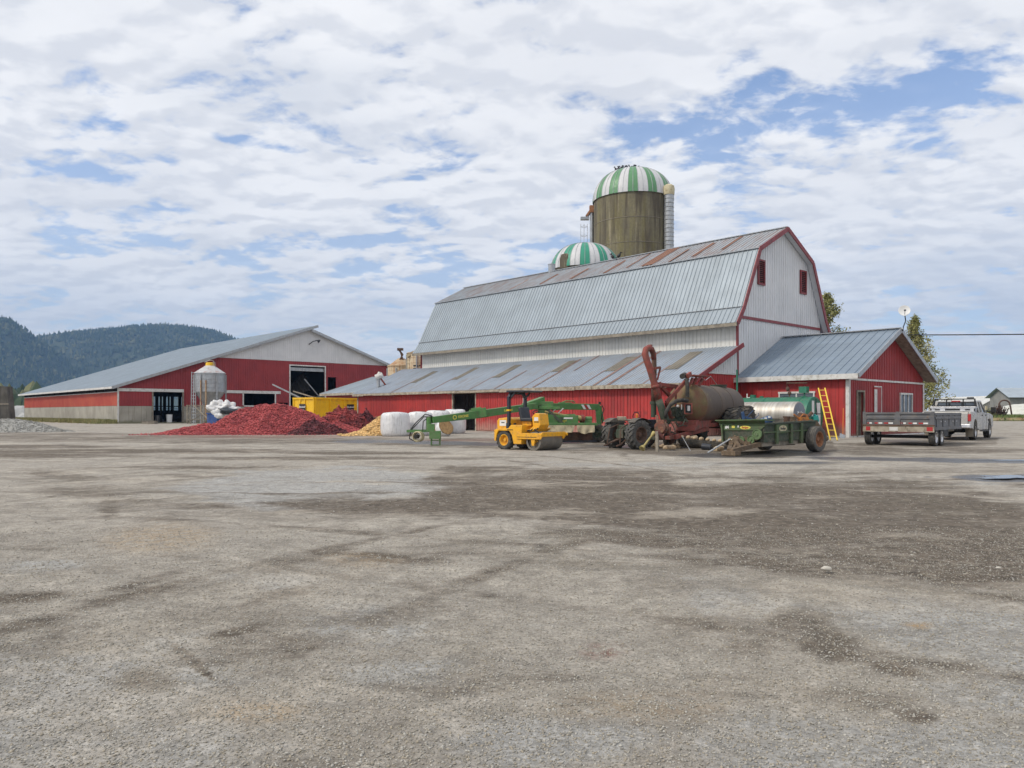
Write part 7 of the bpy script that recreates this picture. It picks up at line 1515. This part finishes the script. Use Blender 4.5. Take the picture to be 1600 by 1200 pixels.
tw = thing('water_trough', 'dark green tank beside the far end of the yard, behind the pickup', 'tank', at(1548, 130)); m = M(); m.cyl((-1.3, 0, .9), (1.5, 0, .9), .85, n=18); m.build('shell', MT['green_dk'], tw, True); m = M(); m.box(-.9, -.6, -.1, .1, 1.7, 2.4); m.build('cap', MT['cream'], tw)
def farm_shed(name, label, px0, px1, Y, zeave, zridge, roofm, wallm, axis, depth, door=None):
    e = thing(name, label, 'building', at((px0+px1)/2, Y)); w = (px1-px0)/1200*Y; m = M()
    if axis == 'gable': wall(m, (-w/2, 0, 0), XX, -YY, w, lambda s: zeave+(zridge-zeave)*(1-abs(s-w/2)/(w/2))-.1, 0, door or (), .6, .1, .05, breaks=[w/2]); m.box(-w/2, w/2, depth-.1, depth, 0, zeave); m.box(-w/2, -w/2+.1, 0.15, depth-.1, 0, zeave); m.box(w/2-.1, w/2, .15, depth-.1, 0, zeave); m.build('wall', wallm, e); m = M(); roof(m, (-w/2-.8, -.8, zeave), (-w/2-.8, depth, zeave), (0, depth, zridge), (0, -.8, zridge), 1); roof(m, (w/2+.8, -.8, zeave), (w/2+.8, depth, zeave), (0, depth, zridge), (0, -.8, zridge), 1)
    else: wall(m, (-w/2, 0, 0), XX, -YY, w, zeave, 0, door or (), .6, .1, .05); m.box(-w/2, w/2, depth-.1, depth, 0, zeave); m.box(-w/2, -w/2+.1, .15, depth-.1, 0, zeave); m.box(w/2-.1, w/2, .15, depth-.1, 0, zeave); [m.prism([(0, zeave), (depth, zeave), (depth/2, zridge-.1)], (x_, 0, 0), (0, 1, 0), (0, 0, 1), (.1, 0, 0)) for x_ in (-w/2, w/2-.1)]; m.build('wall', wallm, e); m = M(); roof(m, (-w/2-1, -1, zeave), (w/2+1, -1, zeave), (w/2+1, depth/2, zridge), (-w/2-1, depth/2, zridge), 1); roof(m, (-w/2-1, depth+1, zeave), (w/2+1, depth+1, zeave), (w/2+1, depth/2, zridge), (-w/2-1, depth/2, zridge), 1)
    m.build('roof', roofm, e); return e
greyb = paint('grey barn boards', (.30, .29, .28), (.22, .215, .21), .8, scale=.5); palew = paint('pale barn wall', (.55, .50, .45), (.46, .42, .38), .7, scale=.5)
farm_shed('distant_shed', 'distant pale shed with white gable roof, right of the pickup cab', 1536, 1582, 235, zat(633, 235), zat(618, 235), MT['white_steel'], palew, 'gable', 30)
farm_shed('distant_shed', 'distant long shed with white roof between the silo barn and the pickup cab', 1510, 1552, 262, zat(630, 262), zat(619, 262), MT['white_steel'], palew, 'long', 24)
farm_shed('distant_shed', 'distant grey barn with pale blue roof at the right edge', 1578, 1680, 215, zat(621, 215), zat(605, 215), MT['roof_pale'], greyb, 'long', 9, [(2.0, 9.5, .0, 3.9)])
# power line from the barn to a pole off to the right
pa = uv(B0-.2, 10.4, 6.35); pb = Vector((46, 44, zat(523, 44)+.3)); po = thing('utility_pole', 'wooden power pole at the right, carrying the black cable', 'pole', (46, 44, 0)); m = M(); m.cyl((0, 0, 0), (0, 0, 7.6), .16, .11, n=12); m.build('post', MT['old_wood'], po, True); m = M(); m.beam((-1.1, 0, 7.1), (1.1, 0, 7.1), .1, .12); m.build('crossarm', MT['old_wood'], po)
cbm = M(); pts = []
for k in range(25): f = k/24; p = pa.lerp(pb, f); p.z -= .10*4*f*(1-f); pts.append(p-pa)
cbm.tube(pts, .035, 5); o = cbm.build('power_cable', MT['black'], None, True, loc=pa); tag(o, 'black power cable crossing the sky to the right of the milk house', 'cable')

# ------------------------------------------------------------------ the air
hz = M(); hz.box(-3900, 3900, -90, 3800, -3, 560); hzo = M()
hm = bpy.data.materials.new('thin haze'); hm.use_nodes = True; ht = hm.node_tree; ht.nodes.clear(); o_ = ht.nodes.new('ShaderNodeOutputMaterial'); v_ = ht.nodes.new('ShaderNodeVolumePrincipled')
v_.inputs['Color'].default_value = (.34, .58, 1.0, 1); v_.inputs['Density'].default_value = 0.00015; v_.inputs['Anisotropy'].default_value = 0.0; ht.links.new(v_.outputs[0], o_.inputs['Volume'])
stuff(hz.build('haze', hm), 'thin blue haze in the air', 'haze')
